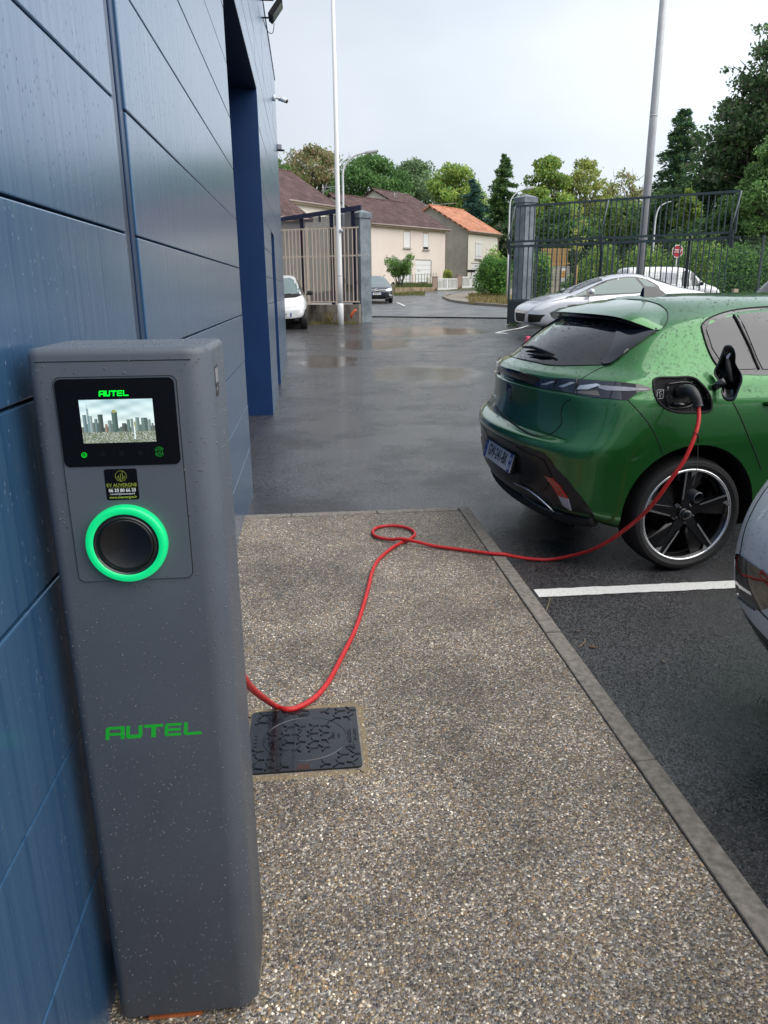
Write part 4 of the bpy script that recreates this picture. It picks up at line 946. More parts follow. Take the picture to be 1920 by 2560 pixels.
# ================================================================== the charging post
noisy('charger_grey', (.092, .106, .132), (.104, .120, .148), 5, .42, bump=.12, bscale=900, bdist=.0006)
P_('charger_dark', (.018, .020, .023), .35); P_('screen_black', (.002, .002, .003), .22, spec=.3)
P_('led_green', (.0, .50, .17), .25, emis=(.0, .62, .19), es=.50, coat=.5); P_('logo_green', (.01, .42, .03), .5); P_('logo_lit', (.0, .3, .02), .4, emis=(.0, .8, .03), es=1.0); P_('icon_dim', (.01, .02, .015), .4); P_('sticker_green', (.35, .42, .06), .5)
P_('cap_black', (.008, .008, .009), .30)
CX0, CX1, CY0, CY1, CZ = -.443, -.158, 1.235, 1.455, 1.374
ch = thing('charging_post', 'dark grey charging post with lit screen and green ring beside the blue wall', 'charging post', ((CX0+CX1)/2, (CY0+CY1)/2, 0))
bpy.context.view_layer.update(); chW = ch.matrix_world.copy(); OFF = Matrix.Translation(-Vector(ch.location))
def rrect(x0, x1, y0, y1, r, n=8, rs=None):
    rs = rs or [r]*4; out = []
    for (cx, cy, a0, rr) in ((x1-rs[0], y1-rs[0], 0, rs[0]), (x0+rs[1], y1-rs[1], 90, rs[1]), (x0+rs[2], y0+rs[2], 180, rs[2]), (x1-rs[3], y0+rs[3], 270, rs[3])):
        for i in range(n+1): a = rad(a0+90*i/n); out.append((cx+rr*math.cos(a), cy+rr*math.sin(a)))
    return out
def sect(inset=0.): return rrect(CX0+inset, CX1-inset, CY0+inset, CY1-inset, .03, 8, [max(r-inset, .004) for r in (.02, .02, .022, .042)])
m = MB(); prof = [(.012, .006), (.0, .014), (.0, CZ-.012), (.0015, CZ-.006), (.006, CZ-.0012), (.010, CZ)]; n = len(sect()); V = []
for ins, z in prof: V += [OFF @ Vector((x, y, z)) for x, y in sect(ins)]
k = len(prof); m.add(V, [(i*n+j, i*n+(j+1) % n, (i+1)*n+(j+1) % n, (i+1)*n+j) for i in range(k-1) for j in range(n)], 0, True)
m.add(V[:n], [tuple(range(n))[::-1]]); m.add(V[-n:], [tuple(range(n))])
hous = m.build('housing', MATS['charger_grey'], ch)
FT = OFF @ Matrix.Translation((0, CY0, 0)) @ Matrix.Rotation(math.pi/2, 4, 'X')       # front face: local x, z -> x, y; local z out of the face
MB().prism(rrect(CX0+.015, CX1-.03, CZ-.0205, CZ-.0190, .0005, 2), 0, .0004, FT).build('lid_seam', MATS['charger_dark'], ch)
# recessed front plate
MB().prism(rrect(-.4045, -.2125, .984, 1.3305, .012), .0, .0012, FT).build('plate_rebate', MATS['charger_dark'], ch)
fp_ = MB().prism(rrect(-.4030, -.2140, .9855, 1.329, .011), .001, .0030, FT).build('front_plate', MATS['charger_grey'], ch, bevel=.0008)
sc_ = MB().prism(rrect(-.4015, -.2165, 1.186, 1.3275, .010), .003, .0045, FT).build('screen_panel', MATS['screen_black'], ch)
# the picture on the display: a city skyline under a pale sky, one flat cell of colour each
GW, GH = 116, 71; rr_ = np.random.default_rng(5); img = np.zeros((GH, GW, 3))
for j in range(GH):
    t = j/GH
    for i in range(GW):
        sky_ = np.array((.42, .58, .62))*(1-t)+np.array((.80, .86, .80))*t; img[j, i] = sky_+.10*math.sin(i*.09+j*.16)*math.sin(j*.21+i*.03)+.07*math.sin(i*.13+2)*math.sin(j*.35-i*.05)
def tower(x0, x1, top, c, lit=.0):
    for i in range(x0, x1):
        for j in range(top, 58): 
            f = .75+.5*((i*7+j*3) % 5)/5; img[j, i % GW] = np.array(c)*.72*f*(1.2 if i < (x0+x1)/2 else .75)+lit
for i in range(0, GW, 3): tower(i, min(i+3, GW), int(42+rr_.integers(-7, 7)), (.13+.05*rr_.random(), .19, .17))
for x0, x1, tp, c in ((3, 9, 24, (.20, .30, .32)), (10, 13, 14, (.22, .34, .36)), (13, 18, 26, (.32, .42, .42)), (21, 26, 31, (.16, .25, .25)), (27, 35, 24, (.09, .13, .12)), (37, 41, 40, (.36, .26, .20)), (42, 48, 34, (.22, .31, .30)), (49, 58, 20, (.10, .17, .15)), (64, 71, 39, (.10, .12, .11)), (72, 77, 33, (.16, .24, .22)), (78, 82, 32, (.25, .33, .31)), (83, 88, 37, (.38, .40, .24)), (86, 92, 30, (.22, .32, .30)), (95, 105, 31, (.15, .22, .20)), (105, 110, 34, (.26, .34, .32))): tower(x0, x1, tp, c)
for j in range(8, 26): img[j, 11] = (.3, .4, .4)
for j in range(17, 22):
    for i in range(51, 56): img[j, i] = (.30, .29, .08)
for j in range(53, GH):
    for i in range(GW): 
        q_ = rr_.random(); img[j, i] = (.10, .14, .09) if q_ < .45 else (.22, .24, .14) if q_ < .72 else (.33, .36, .36) if q_ < .92 else (.6, .62, .58)
for i in range(82, 84):
    for j in range(44, 66): img[j, i] = (.65, .75, .78)
me_v = []; me_f = []; cl = []
dx0, dx1, dz0, dz1 = -.367, -.2525, 1.2245, 1.2945
for j in range(GH):
    for i in range(GW):
        a, b_ = dx0+(dx1-dx0)*i/GW, dx0+(dx1-dx0)*(i+1)/GW; c, d = dz1-(dz1-dz0)*j/GH, dz1-(dz1-dz0)*(j+1)/GH
        o_ = len(me_v); me_v += [FT @ Vector(p) for p in ((a, d, .0052), (b_, d, .0052), (b_, c, .0052), (a, c, .0052))]; me_f.append((o_, o_+1, o_+2, o_+3)); cl += [img[j, i]]*4
mm = P_('display_lit', (0, 0, 0), .3); t = mm.node_tree; b = t.nodes['Principled BSDF']; ca = N(t, 'ShaderNodeVertexColor', layer_name='tint'); L(t, ca.outputs[0], b.inputs['Emission Color']); b.inputs['Emission Strength'].default_value = .95
np_mesh('display', np.array([tuple(v) for v in me_v]), np.array(me_f), mm, sc_, False, np.clip(np.array(cl), 0, 1))
def letters(x0, x1, z0, z1, T, d0, d1, name, mat, parent, slant=.12):
    """the maker's lettering: wide rounded-square strokes, leaning slightly"""
    w_, h_ = (x1-x0)/5.15, z1-z0; s = h_*.26; m = MB()
    def poly(k, pts):
        q = [(x0+k*w_*1.03+(a+slant*b_*h_/w_)*w_, z0+b_*h_) for a, b_ in pts]; m.prism(q, d0, d1, T)
    a = s/w_; c = s/h_
    poly(0, [(0, 0), (a, 0), (a, .28), (a, .72), (a+.08, .80), (.80, .80), (.80, 1), (.12, 1), (0, .86)]); poly(0, [(a+.02, .30), (.80, .30), (.80, .50), (a+.02, .50)]); poly(0, [(.80-.0, 0), (1.02, 0), (1.0, 1), (.80, 1)])
    poly(1, [(.06, 1), (a+.06, 1), (a+.06, .28), (.06, .12)]); poly(1, [(.06, .12), (a+.06, .28), (.72, .28), (.88, .12), (.84, 0), (.16, 0)]); poly(1, [(.72, .28), (.72, 1), (.92, 1), (.92, .14), (.88, .12)])
    poly(2, [(-.02, .78), (-.02, 1), (1.0, 1), (1.0, .78)]); poly(2, [(.38, 0), (.38, .775), (.62, .775), (.62, 0)])
    poly(3, [(.06, .16), (.06, .84), (.16, 1), (.24, 1), (.24, 0), (.16, 0)]); poly(3, [(.245, .80), (.245, 1), (.96, 1), (.96, .80)]); poly(3, [(.245, .40), (.245, .60), (.92, .60), (.92, .40)]); poly(3, [(.245, 0), (.245, .20), (.96, .20), (.96, 0)])
    poly(4, [(.06, .14), (.06, 1), (.26, 1), (.26, .21), (.26, 0), (.16, 0)]); poly(4, [(.265, 0), (.265, .21), (1.0, .21), (1.05, 0)])
    return m.build(name, mat, parent)
letters(-.335, -.289, 1.2995, 1.3085, FT, .0046, .0050, 'lit_lettering', MATS['logo_lit'], sc_)
letters(-.396, -.224, .674, .700, FT, .0001, .0006, 'lettering', MATS['logo_green'], ch)
m = MB()
def ring_(cx, cz, r, w_, m, h=.0048, a0=0, a1=360, n=24): 
    pts = [(cx+r*math.cos(rad(a0+(a1-a0)*i/n)), cz+r*math.sin(rad(a0+(a1-a0)*i/n))) for i in range(n+1)]
    for p, q in zip(pts, pts[1:]): m.bar(FT @ Vector((*p, h)), FT @ Vector((*q, h)), w_, .0004)
ring_(-.3687, 1.2055, .0040, .0007, m); ring_(-.3687, 1.2055, .0022, .0006, m, a0=110, a1=430, n=14)
m.build('power_icon', MATS['logo_lit'], sc_)
m = MB(); cx, cz = -.2495, 1.2075; ring_(cx, cz, .0078, .0007, m, a0=30, a1=150, n=12); ring_(cx, cz, .0078, .0007, m, a0=210, a1=330, n=12); ring_(cx, cz, .0060, .0007, m, a0=20, a1=160, n=12); ring_(cx, cz, .0060, .0007, m, a0=200, a1=340, n=12)
for p, q in (((-.005, .003), (.005, .003)), ((-.005, -.003), (.005, -.003)), ((-.005, -.003), (-.005, .003)), ((.005, -.003), (.005, .003)), ((-.002, .0), (.003, .001)), ((-.001, -.0015), (.002, -.0015))): m.bar(FT @ Vector((cx+p[0], cz+p[1], .0048)), FT @ Vector((cx+q[0], cz+q[1], .0048)), .0008, .0004)
m.build('card_icon', MATS['logo_green'], sc_)
m = MB()
for x in (-.339, -.3095, -.280): ring_(x, 1.2065, .0036, .0006, m); ring_(x, 1.2065, .0016, .0008, m, n=10)
m.build('dim_icon', MATS['icon_dim'], sc_)
# installer's sticker
st = MB().prism(rrect(-.3415, -.2890, 1.128, 1.1805, .0035), .003, .0036, FT).build('sticker', MATS['screen_black'], ch)
m = MB(); ring_(-.3150, 1.1685, .0088, .0010, m, .0038, n=28)
for x, h in ((-.3185, .007), (-.3155, .010), (-.3125, .014), (-.3100, .006)): m.bar(FT @ Vector((x, 1.163, .0038)), FT @ Vector((x, 1.163+h, .0038)), .0012, .0004)
m.bar(FT @ Vector((-.321, 1.168, .0038)), FT @ Vector((-.3155, 1.160, .0038)), .001, .0004); m.bar(FT @ Vector((-.3155, 1.160, .0038)), FT @ Vector((-.308, 1.168, .0038)), .001, .0004)
text_mb('EV AUVERGNE', .0082, FT @ Matrix.Translation((-.3152, 1.1530, .0037)), m, .0002, sx=.92); m.bar(FT @ Vector((-.337, 1.1487, .0038)), FT @ Vector((-.293, 1.1487, .0038)), .0004, .0002)
text_mb('www.evauvergne.fr', .0060, FT @ Matrix.Translation((-.3152, 1.1325, .0037)), m, .0002, sx=.95, bold=.00010); m.build('sticker_emblem', MATS['sticker_green'], st)
m = text_mb('06 33 80 66 33', .0078, FT @ Matrix.Translation((-.3152, 1.1440, .0037)), None, .0002, sx=.92, bold=.00022); text_mb('contact@evauvergne.fr', .0045, FT @ Matrix.Translation((-.3152, 1.1383, .0037)), m, .0002, sx=.95); m.build('sticker_text', MATS['white_print'], st)
# socket with its luminous ring and cap
RT = FT @ Matrix.Translation((-.3155, 1.0535, .003))
rg = MB(); rg.lathe([(.0665, 0), (.0668, .010), (.0655, .0150), (.0635, .0168), (.0550, .0172), (.0532, .0150)], 72, RT); rg = rg.build('luminous_ring', MATS['led_green'], ch)
MB().lathe([(.0532, .0150), (.0515, .0120), (.0475, .0115), (.0462, .0135), (.0455, .0140), (.0448, .0110)], 64, RT).build('ring_bezel', MATS['gloss_black'], rg)
MB().lathe([(.0448, .0105), (.0445, .0140), (.0430, .0158), (.0405, .0160), (.0395, .0148), (.001, .0146)], 64, RT).build('socket_cap', MATS['cap_black'], ch)
# data sticker on the side, droplets over the post, foot plate
SD = OFF @ Matrix.Translation((CX1, 0, 0)) @ Matrix.Rotation(math.pi/2, 4, 'Z') @ Matrix.Rotation(math.pi/2, 4, 'X')
sd_ = MB().prism(rrect(1.285, 1.325, 1.287, 1.338, .003), 0, .0006, SD).build('side_label', MATS['screen_black'], ch)
m = MB(); m.box(1.289, 1.321, 1.310, 1.334, .0006, .001, T=SD); text_mb('63', .008, SD @ Matrix.Translation((1.305, 1.298, .0008)), m, .0002); m.build('label_print', MATS['lamp_grey'], sd_)
tree = bvh_of(hous)
def hc(r):
    q = r.random()
    if q < .74: u, v = r.uniform(CX0+.005, CX1), r.random()**1.0*1.36; o = OFF @ Vector((u, .8, v)); d = Vector((0, 1, 0))
    elif q < .88: u, v = r.uniform(CY0, CY1), r.random()*1.36; o = OFF @ Vector((.5, u, v)); d = Vector((-1, 0, 0))
    else: u, v = r.uniform(CX0, CX1), r.uniform(CY0, CY1); o = OFF @ Vector((u, v, 2)); d = Vector((0, 0, -1))
    if q < .74:
        if -.402 < u < -.213 and .985 < v < 1.33 and r.random() < .93: return None
        if v < .45 and r.random() < .35: return None
    h = tree.ray_cast(o, d)
    return None if h[0] is None else (h[0]+h[1]*(.0032 if (q < .74 and -.402 < u < -.213 and .985 < v < 1.33) else 0), h[1])
P_('bead', (.35, .38, .40), .05, trans=.75, ior=1.33, coat=1.)
droplets('raindrops', 4200, hc, ch, MATS['bead'], .00032, .00150, 9, 6, .55, .8)
noisy('rust_orange', (.28, .07, .02), (.42, .13, .04), 30, .7)
tag(MB().box(-.385, -.275, 1.238, 1.40, -.002, .0045).build('base_plate', MATS['rust_orange']), 'rust orange plate on the pavement under the charging post', 'plate')

# ================================================================== the red charging cable
def cable():
    noisy('red_cable', (.50, .018, .022), (.60, .03, .03), 40, .45, bump=.15, bscale=600, bdist=.0008)
    t = thing('charging_cable', 'red charging cable looped on the pavement between the post and the green car', 'cable', (.4, 4.3, 0)); o = Vector((.4, 4.3, 0))
    g = [(-.270, 1.462, .80), (-.245, 1.52, .76), (-.205, 1.57, .66)]+[tuple(at(*p)) for p in ((605, 1690, 1.78), (628, 1720, 2.05), (656, 1743, 2.36))]
    g += [(-.167, 2.424, .012), (-.129, 2.401, .0105), (-.087, 2.41, .0105), (-.029, 2.467, .0105), (.026, 2.579, .0105), (.089, 2.785, .0105), (.152, 3.004, .0105), (.198, 3.212, .0105), (.253, 3.5, .0105), (.291, 3.719, .0105), (.34, 3.898, .0105), (.425, 4.068, .0105), (.495, 4.167, .0105), (.555, 4.225, .0105), (.601, 4.305, .0105), (.602, 4.40, .0105), (.547, 4.485, .0105), (.473, 4.516, .0105), (.394, 4.492, .0105), (.354, 4.415, .0105), (.365, 4.311, .0105), (.443, 4.233, .014), (.515, 4.188, .030), (.60, 4.140, .022), (.70, 4.085, .0105), (.847, 4.002, .0105), (.985, 3.92, .0125), (1.05, 3.90, .013), (1.13, 3.915, -.012), (1.23, 3.925, -.034), (1.35, 3.915, -.036)]
    z1 = lambda a, b: (1150+a/2.1545, 680+b/2.1545)
    g += [tuple(at(*z1(a, b), d)) for a, b, d in ((660, 1513, 4.20), (745, 1480, 4.10), (830, 1430, 4.0), (960, 1330, 3.86), (1050, 1235, 3.76), (1140, 1110, 3.69), (1210, 1010, 3.655), (1262, 890, 3.64), (1285, 800, 3.645), (1284, 722, 3.655))]
    pts = [Vector(p)-o for p in smoothline(g, 7)]
    MB().tube(pts, .0100, 12).build('sheath', MATS['red_cable'], t)
    # plug: curved black handle from the socket to the cable
    hp = [(1200, 648, 3.80), (1215, 640, 3.74), (1238, 640, 3.69), (1262, 662, 3.655), (1278, 695, 3.65), (1285, 725, 3.652)]
    hv = [Vector(p)-o for p in smoothline([tuple(at(*z1(a, b), d)) for a, b, d in hp], 4)]
    rr = np.interp(np.linspace(0, 1, len(hv)), [0, .25, .5, .8, .95, 1], [.034, .032, .028, .022, .021, .026])
    MB().tube(hv, list(map(float, rr)), 14).build('plug_handle', MATS['port_plastic'], t)
    # strap and dangling protective cap
    a = at(*z1(1268, 868), 3.63)-o; cp = at(*z1(1262, 1205), 3.55)-o
    m = MB(); T = Matrix.Translation(a) @ Matrix.Rotation(rad(18), 4, 'Y'); m.lathe([(.0105, -.002), (.0122, -.002), (.0122, .002), (.0105, .002)], 14, T)
    c2 = a+Vector((.018, 0, -.02)); m.tube([a+Vector((.01, 0, 0)), c2, c2+Vector((0, 0, -.03))], .004, 6)
    m.tube([Vector(p) for p in smoothline([c2+Vector((0, 0, -.03)), (c2+cp)/2+Vector((.004, 0, 0)), cp+Vector((-.014, 0, .045))], 6)], .0016, 5); m.build('strap', MATS['matt_black'], t)
    T = Matrix.Translation(cp) @ Vector((.25, -1, -.15)).to_track_quat('Z', 'Y').to_matrix().to_4x4()
    m = MB(); m.lathe([(.001, -.034), (.020, -.034), (.0262, -.022), (.0275, .028), (.0262, .030), (.0245, .028), (.023, -.018), (.001, -.020)], 28, T); cpo = m.build('dust_cap', MATS['matt_black'], t)
    m = MB(); m.lathe([(.0266, .0302), (.0277, .029), (.0266, .0278)], 28, T); m.build('cap_rim', MATS['lamp_grey'], cpo)
cable()

# ================================================================== access cover
def manhole():
    x0, x1, y0, y1 = -.249, .121, 2.048, 2.406; cx, cy = (x0+x1)/2, (y0+y1)/2; h = .0035
    t = thing('access_cover', 'black cast iron access cover with an oval lid, set in the pebbled pavement', 'access cover', (cx, cy, 0)); o = Matrix.Translation((-cx, -cy, 0))
    noisy('cast_iron', (.008, .009, .012), (.018, .019, .024), 12, .12, r2=.32, coat=.4, bump=.15, bscale=260, bdist=.001); P_('rust', (.05, .02, .012), .5)
    MB().prism(rrect(x0, x1, y0, y1, .016, 5), -.02, h, o).build('frame', MATS['cast_iron'], t, bevel=.0015)
    MB().prism(rrect(x0-.007, x1+.007, y0-.007, y1+.007, .018, 5), -.02, -.0035, o).build('mortar_bed', MATS['kerb_mat'], t)
    sb = rrect(x0-.03, x1+.03, y0-.03, y1+.03, .03, 6); sb = [(a+random.uniform(-.012, .012), b_+random.uniform(-.012, .012)) for a, b_ in sb]
    MB().prism(sb, -.02, -.0037, o).build('sand_mortar', noisy('sand_mortar', (.19, .145, .09), (.27, .21, .13), 40, .9, bump=.8, bscale=300, bdist=.002), t)
    m = MB(); n = 64; ox, oy = cx+.004, cy-.002; R1, R2 = .142, .128
    for i in range(n):
        a, b_ = 2*math.pi*i/n, 2*math.pi*(i+1)/n
        for r1, r2, z in ((1.0, .965, h+.0014),): m.add([o @ Vector((ox+R1*r1*math.cos(a), oy+R2*r1*math.sin(a), z)), o @ Vector((ox+R1*r1*math.cos(b_), oy+R2*r1*math.sin(b_), z)), o @ Vector((ox+R1*r2*math.cos(b_), oy+R2*r2*math.sin(b_), z)), o @ Vector((ox+R1*r2*math.cos(a), oy+R2*r2*math.sin(a), z)), o @ Vector((ox+R1*1.02*math.cos(a), oy+R2*1.02*math.sin(a), h-.0004)), o @ Vector((ox+R1*1.02*math.cos(b_), oy+R2*1.02*math.sin(b_), h-.0004)), o @ Vector((ox+R1*.95*math.cos(b_), oy+R2*.95*math.sin(b_), h-.0004)), o @ Vector((ox+R1*.95*math.cos(a), oy+R2*.95*math.sin(a), h-.0004))], [(0, 1, 2, 3), (4, 5, 1, 0), (3, 2, 6, 7)])
    m.build('lid_rim', MATS['cast_iron'], t)
    def tread(x, y, rot, m, s=.023):
        for k in range(3):
            a = rad(rot)+2*math.pi*k/3; d = Vector((math.cos(a), math.sin(a), 0)); u = Vector((-d.y, d.x, 0)); c = Vector((x, y, h)); l = s*(1.15 if k == 0 else .85)
            v = [c+u*.0034-d*.001, c-u*.0034-d*.001, c+d*l-u*.0040, c+d*l+u*.0040]; tp = [c+u*.0020, c-u*.0020, c+d*(l-.0015)-u*.0026, c+d*(l-.0015)+u*.0026]
            m.add([o @ p for p in v]+[o @ (p+Vector((0, 0, .0042))) for p in tp], [(4, 5, 6, 7)[::1], (0, 1, 5, 4), (1, 2, 6, 5), (2, 3, 7, 6), (3, 0, 4, 7)])
    m1 = MB(); m2 = MB(); k = 0
    for j in range(8):
        for i in range(8):
            x = x0+.028+i*.0445+(.010 if j % 2 else 0); y = y0+.024+j*.0442
            if x > x1-.018: continue
            e = ((x-ox)/R1)**2+((y-oy)/R2)**2
            if abs(x-cx) < .045 and (j == 7 or j == 0): continue
            if .72 < e < 1.28: continue
            if (x < x0+.06 or x > x1-.06) and 2 < j < 6 and e > 1: continue
            if e < 1 and x > ox+.085 and abs(y-oy) < .05: continue
            tread(x, y, (0, 120, 240, 60)[(i+2*j) % 4]+12*((i*3+j) % 3-1), m1 if e < 1 else m2)
    m1.build('lid_tread', MATS['cast_iron'], t); m2.build('frame_tread', MATS['cast_iron'], t)
    Z90 = Matrix.Rotation(-math.pi/2, 4, 'Z')
    for tx, x, y, s in (('EN124', ox+.094, oy+.005, .013), ('B125', ox+.112, oy, .011), ('COVERED', x1-.032, cy-.005, .018), ('EASY CAST', x1-.014, cy+.0, .014), ('NF', x1-.03, cy-.072, .017)): text_mb(tx, s, o @ Matrix.Translation((x, y, h+.0006)) @ Z90, None, .0012, bold=.0003).build('cast_lettering', MATS['cast_iron'], t)
    m = MB()
    md = []
    ring2 = [(x1-.031+.015*math.cos(a), cy-.073+.015*math.sin(a)) for a in np.linspace(0, 2*math.pi, 20)]
    for p, q in zip(ring2, ring2[1:]): m.bar(o @ Vector((*p, h+.001)), o @ Vector((*q, h+.001)), .002, .002)
    for a, b_, r_ in ((cx-.004, y1-.026, .022), (cx-.002, y1-.042, .016)):
        rg_ = [(a+r_*math.cos(q), b_+r_*.7*math.sin(q)) for q in np.linspace(0, 2*math.pi, 20)]
        m.build('cast_mark', MATS['cast_iron'], t); m = MB()
        for p, q in zip(rg_, rg_[1:]): m.bar(o @ Vector((*p, h+.001)), o @ Vector((*q, h+.001)), .003, .003)
    m.build('cast_mark', MATS['cast_iron'], t)
    for yy in (cy-.03, cy-.01, cy+.01, cy+.03): MB().bar(o @ Vector((x0+.022, yy-.008, h+.001)), o @ Vector((x0+.022, yy+.008, h+.001)), .010, .002).build('cast_rib', MATS['cast_iron'], t)
    MB().box(cx-.022, cx+.018, y0+.004, y0+.030, h-.002, h+.0006, T=o).build('key_slot', MATS['rust'], t)
manhole()
# ------------------------------------------------------------------ the other cars
def loft_car(t, prof, W, paint_, z0=.2, wheels=(.85, 3.4), R=.31, track=None, levels=2, roofw=.60, style='seven'):
    """prof: (x from rear, top z, belt z, half width factor); the body of a plainer car"""
    hw = W/2; bm = bmesh.new(); R_ = []
    for x, zt, zb, f in prof:
        w_ = hw*f; gl = min(1, max(0, (zt-zb-.05)/.3)); wr = w_*(.90-(.90-roofw/.5*.5)*gl); zz = z0+(.10 if f < .9 else 0)
        pts = [(0, zz), (w_*.6, zz), (w_*.93, zz+.02), (w_*.995, zz+.14), (w_, (zz+zb)/2+.03), (w_*.985, zb-.07), (w_*.93, zb), (w_*.93*(1-gl*.5)+wr*gl*.5, zb+(zt-zb)*.5), (wr, zt-.05*gl-.012), (wr*.72, zt-.004), (wr*.3, zt+.006), (0, zt+.008)]
        v = [bm.verts.new((x, -a, b)) for a, b in pts]+[bm.verts.new((x, a, b)) for a, b in pts[-2:0:-1]]; R_.append(v)
    m = len(R_[0])
    for i in range(len(R_)-1):
        for j in range(m): bm.faces.new((R_[i][j], R_[i][(j+1) % m], R_[i+1][(j+1) % m], R_[i+1][j]))
    for v in (R_[0], R_[-1]):
        k = m//2
        for j in range(k):
            q = []; 
            for p in (v[j], v[j+1], v[(m-j-1) % m], v[(m-j) % m]):
                if p not in q: q.append(p)
            if len(q) > 2: bm.faces.new(q)
    bmesh.ops.recalc_face_normals(bm, faces=bm.faces)
    me = bpy.data.meshes.new('body'); bm.to_mesh(me); bm.free(); me.polygons.foreach_set('use_smooth', [True]*len(me.polygons))
    for k in (paint_, MATS['matt_black']): me.materials.append(k)
    o = mesh_obj('body', me, t); s = o.modifiers.new('s', 'SUBSURF'); s.levels = levels; bake(o); bv = bvh_of(o)
    cut(o, [cyl_cutter(x, R+.02, R+.045, s1, s2, MATS['matt_black'], t, 32) for x in wheels for s1, s2 in ((-hw-.3, -hw+.26), (hw-.26, hw+.3))])
    for x in wheels:
        for s in (-1, 1): wheel('wheel', t, x, s*(hw-.03), R, R=R, W=.19, rim=R*.70, side=s, style=style, turn=x)
    bpy.context.view_layer.update()
    return o, Caster(bv, t.matrix_world.copy())
def local_plate(t, C, x, z, txt, front=True, y=0., W_=.52, rear_tilt=0.):
    h = C.hit('front' if front else 'rear', y, z)
    if not h: return
    p = h[0]+Vector((.012 if front else -.012, 0, 0)); rz = math.pi/2 if front else -math.pi/2
    T = Matrix.Translation(p) @ Matrix.Rotation(rz, 4, 'Z') @ Matrix.Rotation(math.pi/2, 4, 'X')
    return number_plate(t, T, txt, W_=W_, H_=.11 if W_ > .4 else .16, bands=W_ > .4)
def mirror_(t, x, y, z, mat):
    for s in (-1, 1):
        m = MB(); m.tube([(x, s*y, z-.02), (x+.01, s*(y+.08), z)], .018, 6); m.tube([(x+.015, s*(y+.05), z+.02), (x+.02, s*(y+.13), z+.03), (x+.0, s*(y+.20), z+.02)], [.055, .078, .05], 10); m.build('door_mirror', mat, t)
def silver_coupe():
    a = on_y(1326, 792, 17.6); L_ = 4.44; z = gz(18.2, 8)+.03
    t = thing('parked_car', 'silver coupe with folding hardtop seen from the side, parked before the sliding gate', 'car', (a.x+L_, a.y+.91, z-.02), math.pi)
    sp = MATS['silver_paint']
    pr = [(0, .80, .74, .70), (.03, .93, .86, .86), (.12, .99, .92, .93), (.45, 1.06, .95, .97), (.80, 1.11, .95, .99), (1.2, 1.30, .93, 1.), (1.6, 1.405, .92, 1.), (1.95, 1.43, .91, 1.), (2.5, 1.35, .90, 1.), (2.95, 1.18, .89, 1.), (3.30, 1.01, .88, 1.), (3.55, .965, .87, .99), (3.9, .88, .80, .96), (4.2, .76, .70, .90), (4.38, .66, .60, .80), (4.44, .54, .50, .66)]
    b, C = loft_car(t, pr, 1.82, sp, .2, (.78, 3.39), .325)
    fr = C.patch('window_frame', [(3.62, .87), (3.30, .965), (2.9, 1.12), (2.5, 1.27), (2.0, 1.345), (1.65, 1.31), (1.36, 1.18), (1.28, 1.06), (1.45, .98), (2.5, .93)], 'side', MATS['gloss_black'], t, .004, smooth=2, mirror=True, grid=.08)
    P_('thin_glass', (.13, .19, .18), .04, spec=.9)
    C.patch('side_window', [(2.98, .94), (2.98, 1.05), (2.5, 1.235), (2.05, 1.315), (1.85, 1.31), (1.62, .985)], 'side', MATS['thin_glass'], fr[0], .007, smooth=1, mirror=True, grid=.08)
    C.patch('side_window', [(3.50, .885), (3.08, 1.03), (3.08, .935)], 'side', MATS['thin_glass'], fr[0], .007, smooth=1, mirror=True, grid=.08)
    C.patch('side_window', [(1.78, 1.30), (1.62, 1.27), (1.42, 1.17), (1.35, 1.08), (1.55, 1.0)], 'side', MATS['thin_glass'], fr[0], .007, smooth=1, mirror=True, grid=.08)
    C.patch('rear_window', [(1.42, -.50), (1.30, -.56), (.86, -.62), (.80, -.5), (.78, 0), (.80, .5), (.86, .62), (1.30, .56), (1.42, .50), (1.45, 0)], 'top', MATS['dark_glass'], t, .005, smooth=1)
    C.patch('windscreen', [(3.42, -.55), (3.5, 0), (3.42, .55), (2.6, .50), (2.52, 0), (2.6, -.50)], 'top', MATS['dark_glass'], t, .005, smooth=1)
    C.patch('headlamp', [(4.34, .60), (4.22, .70), (3.98, .785), (3.75, .80), (3.85, .73), (4.15, .61)], 'side', MATS['lamp_clear'], t, .006, smooth=2, mirror=True)
    C.patch('bumper_intake', [(-.84, .50), (-.62, .52), (-.60, .32), (-.80, .34)], 'front', MATS['matt_black'], t, .005, smooth=1, mirror=True)
    C.patch('grille', [(-.42, .52), (.42, .52), (.36, .30), (-.36, .30)], 'front', MATS['matt_black'], t, .005, smooth=1)
    C.patch('tail_lamp', [(-.70, .74), (-.35, .76), (-.35, .84), (-.66, .86)], 'rear', MATS['red_lens'], t, .006, smooth=1, mirror=True)
    for q in ([(3.05, .93), (3.08, .6), (3.0, .3)], [(1.62, .96), (1.55, .6), (1.75, .32)], [(3.9, .80), (3.6, .86), (3.4, .89)], [(1.65, 1.42), (1.48, 1.22), (1.30, 1.02)]): C.seam('panel_gap', q, 'side', .005, MATS['gap'], t, mirror=True)
    C.seam('door_handle', [(1.75, .80), (1.95, .805)], 'side', .014, sp, t, .02, mirror=True)
    mirror_(t, 3.02, .86, .98, sp)
    m = MB(); m.tube([(3.0, .35, .90), (2.98, .35, 1.0)], .02, 6); m.build('dashboard_stalk', MATS['matt_black'], t)
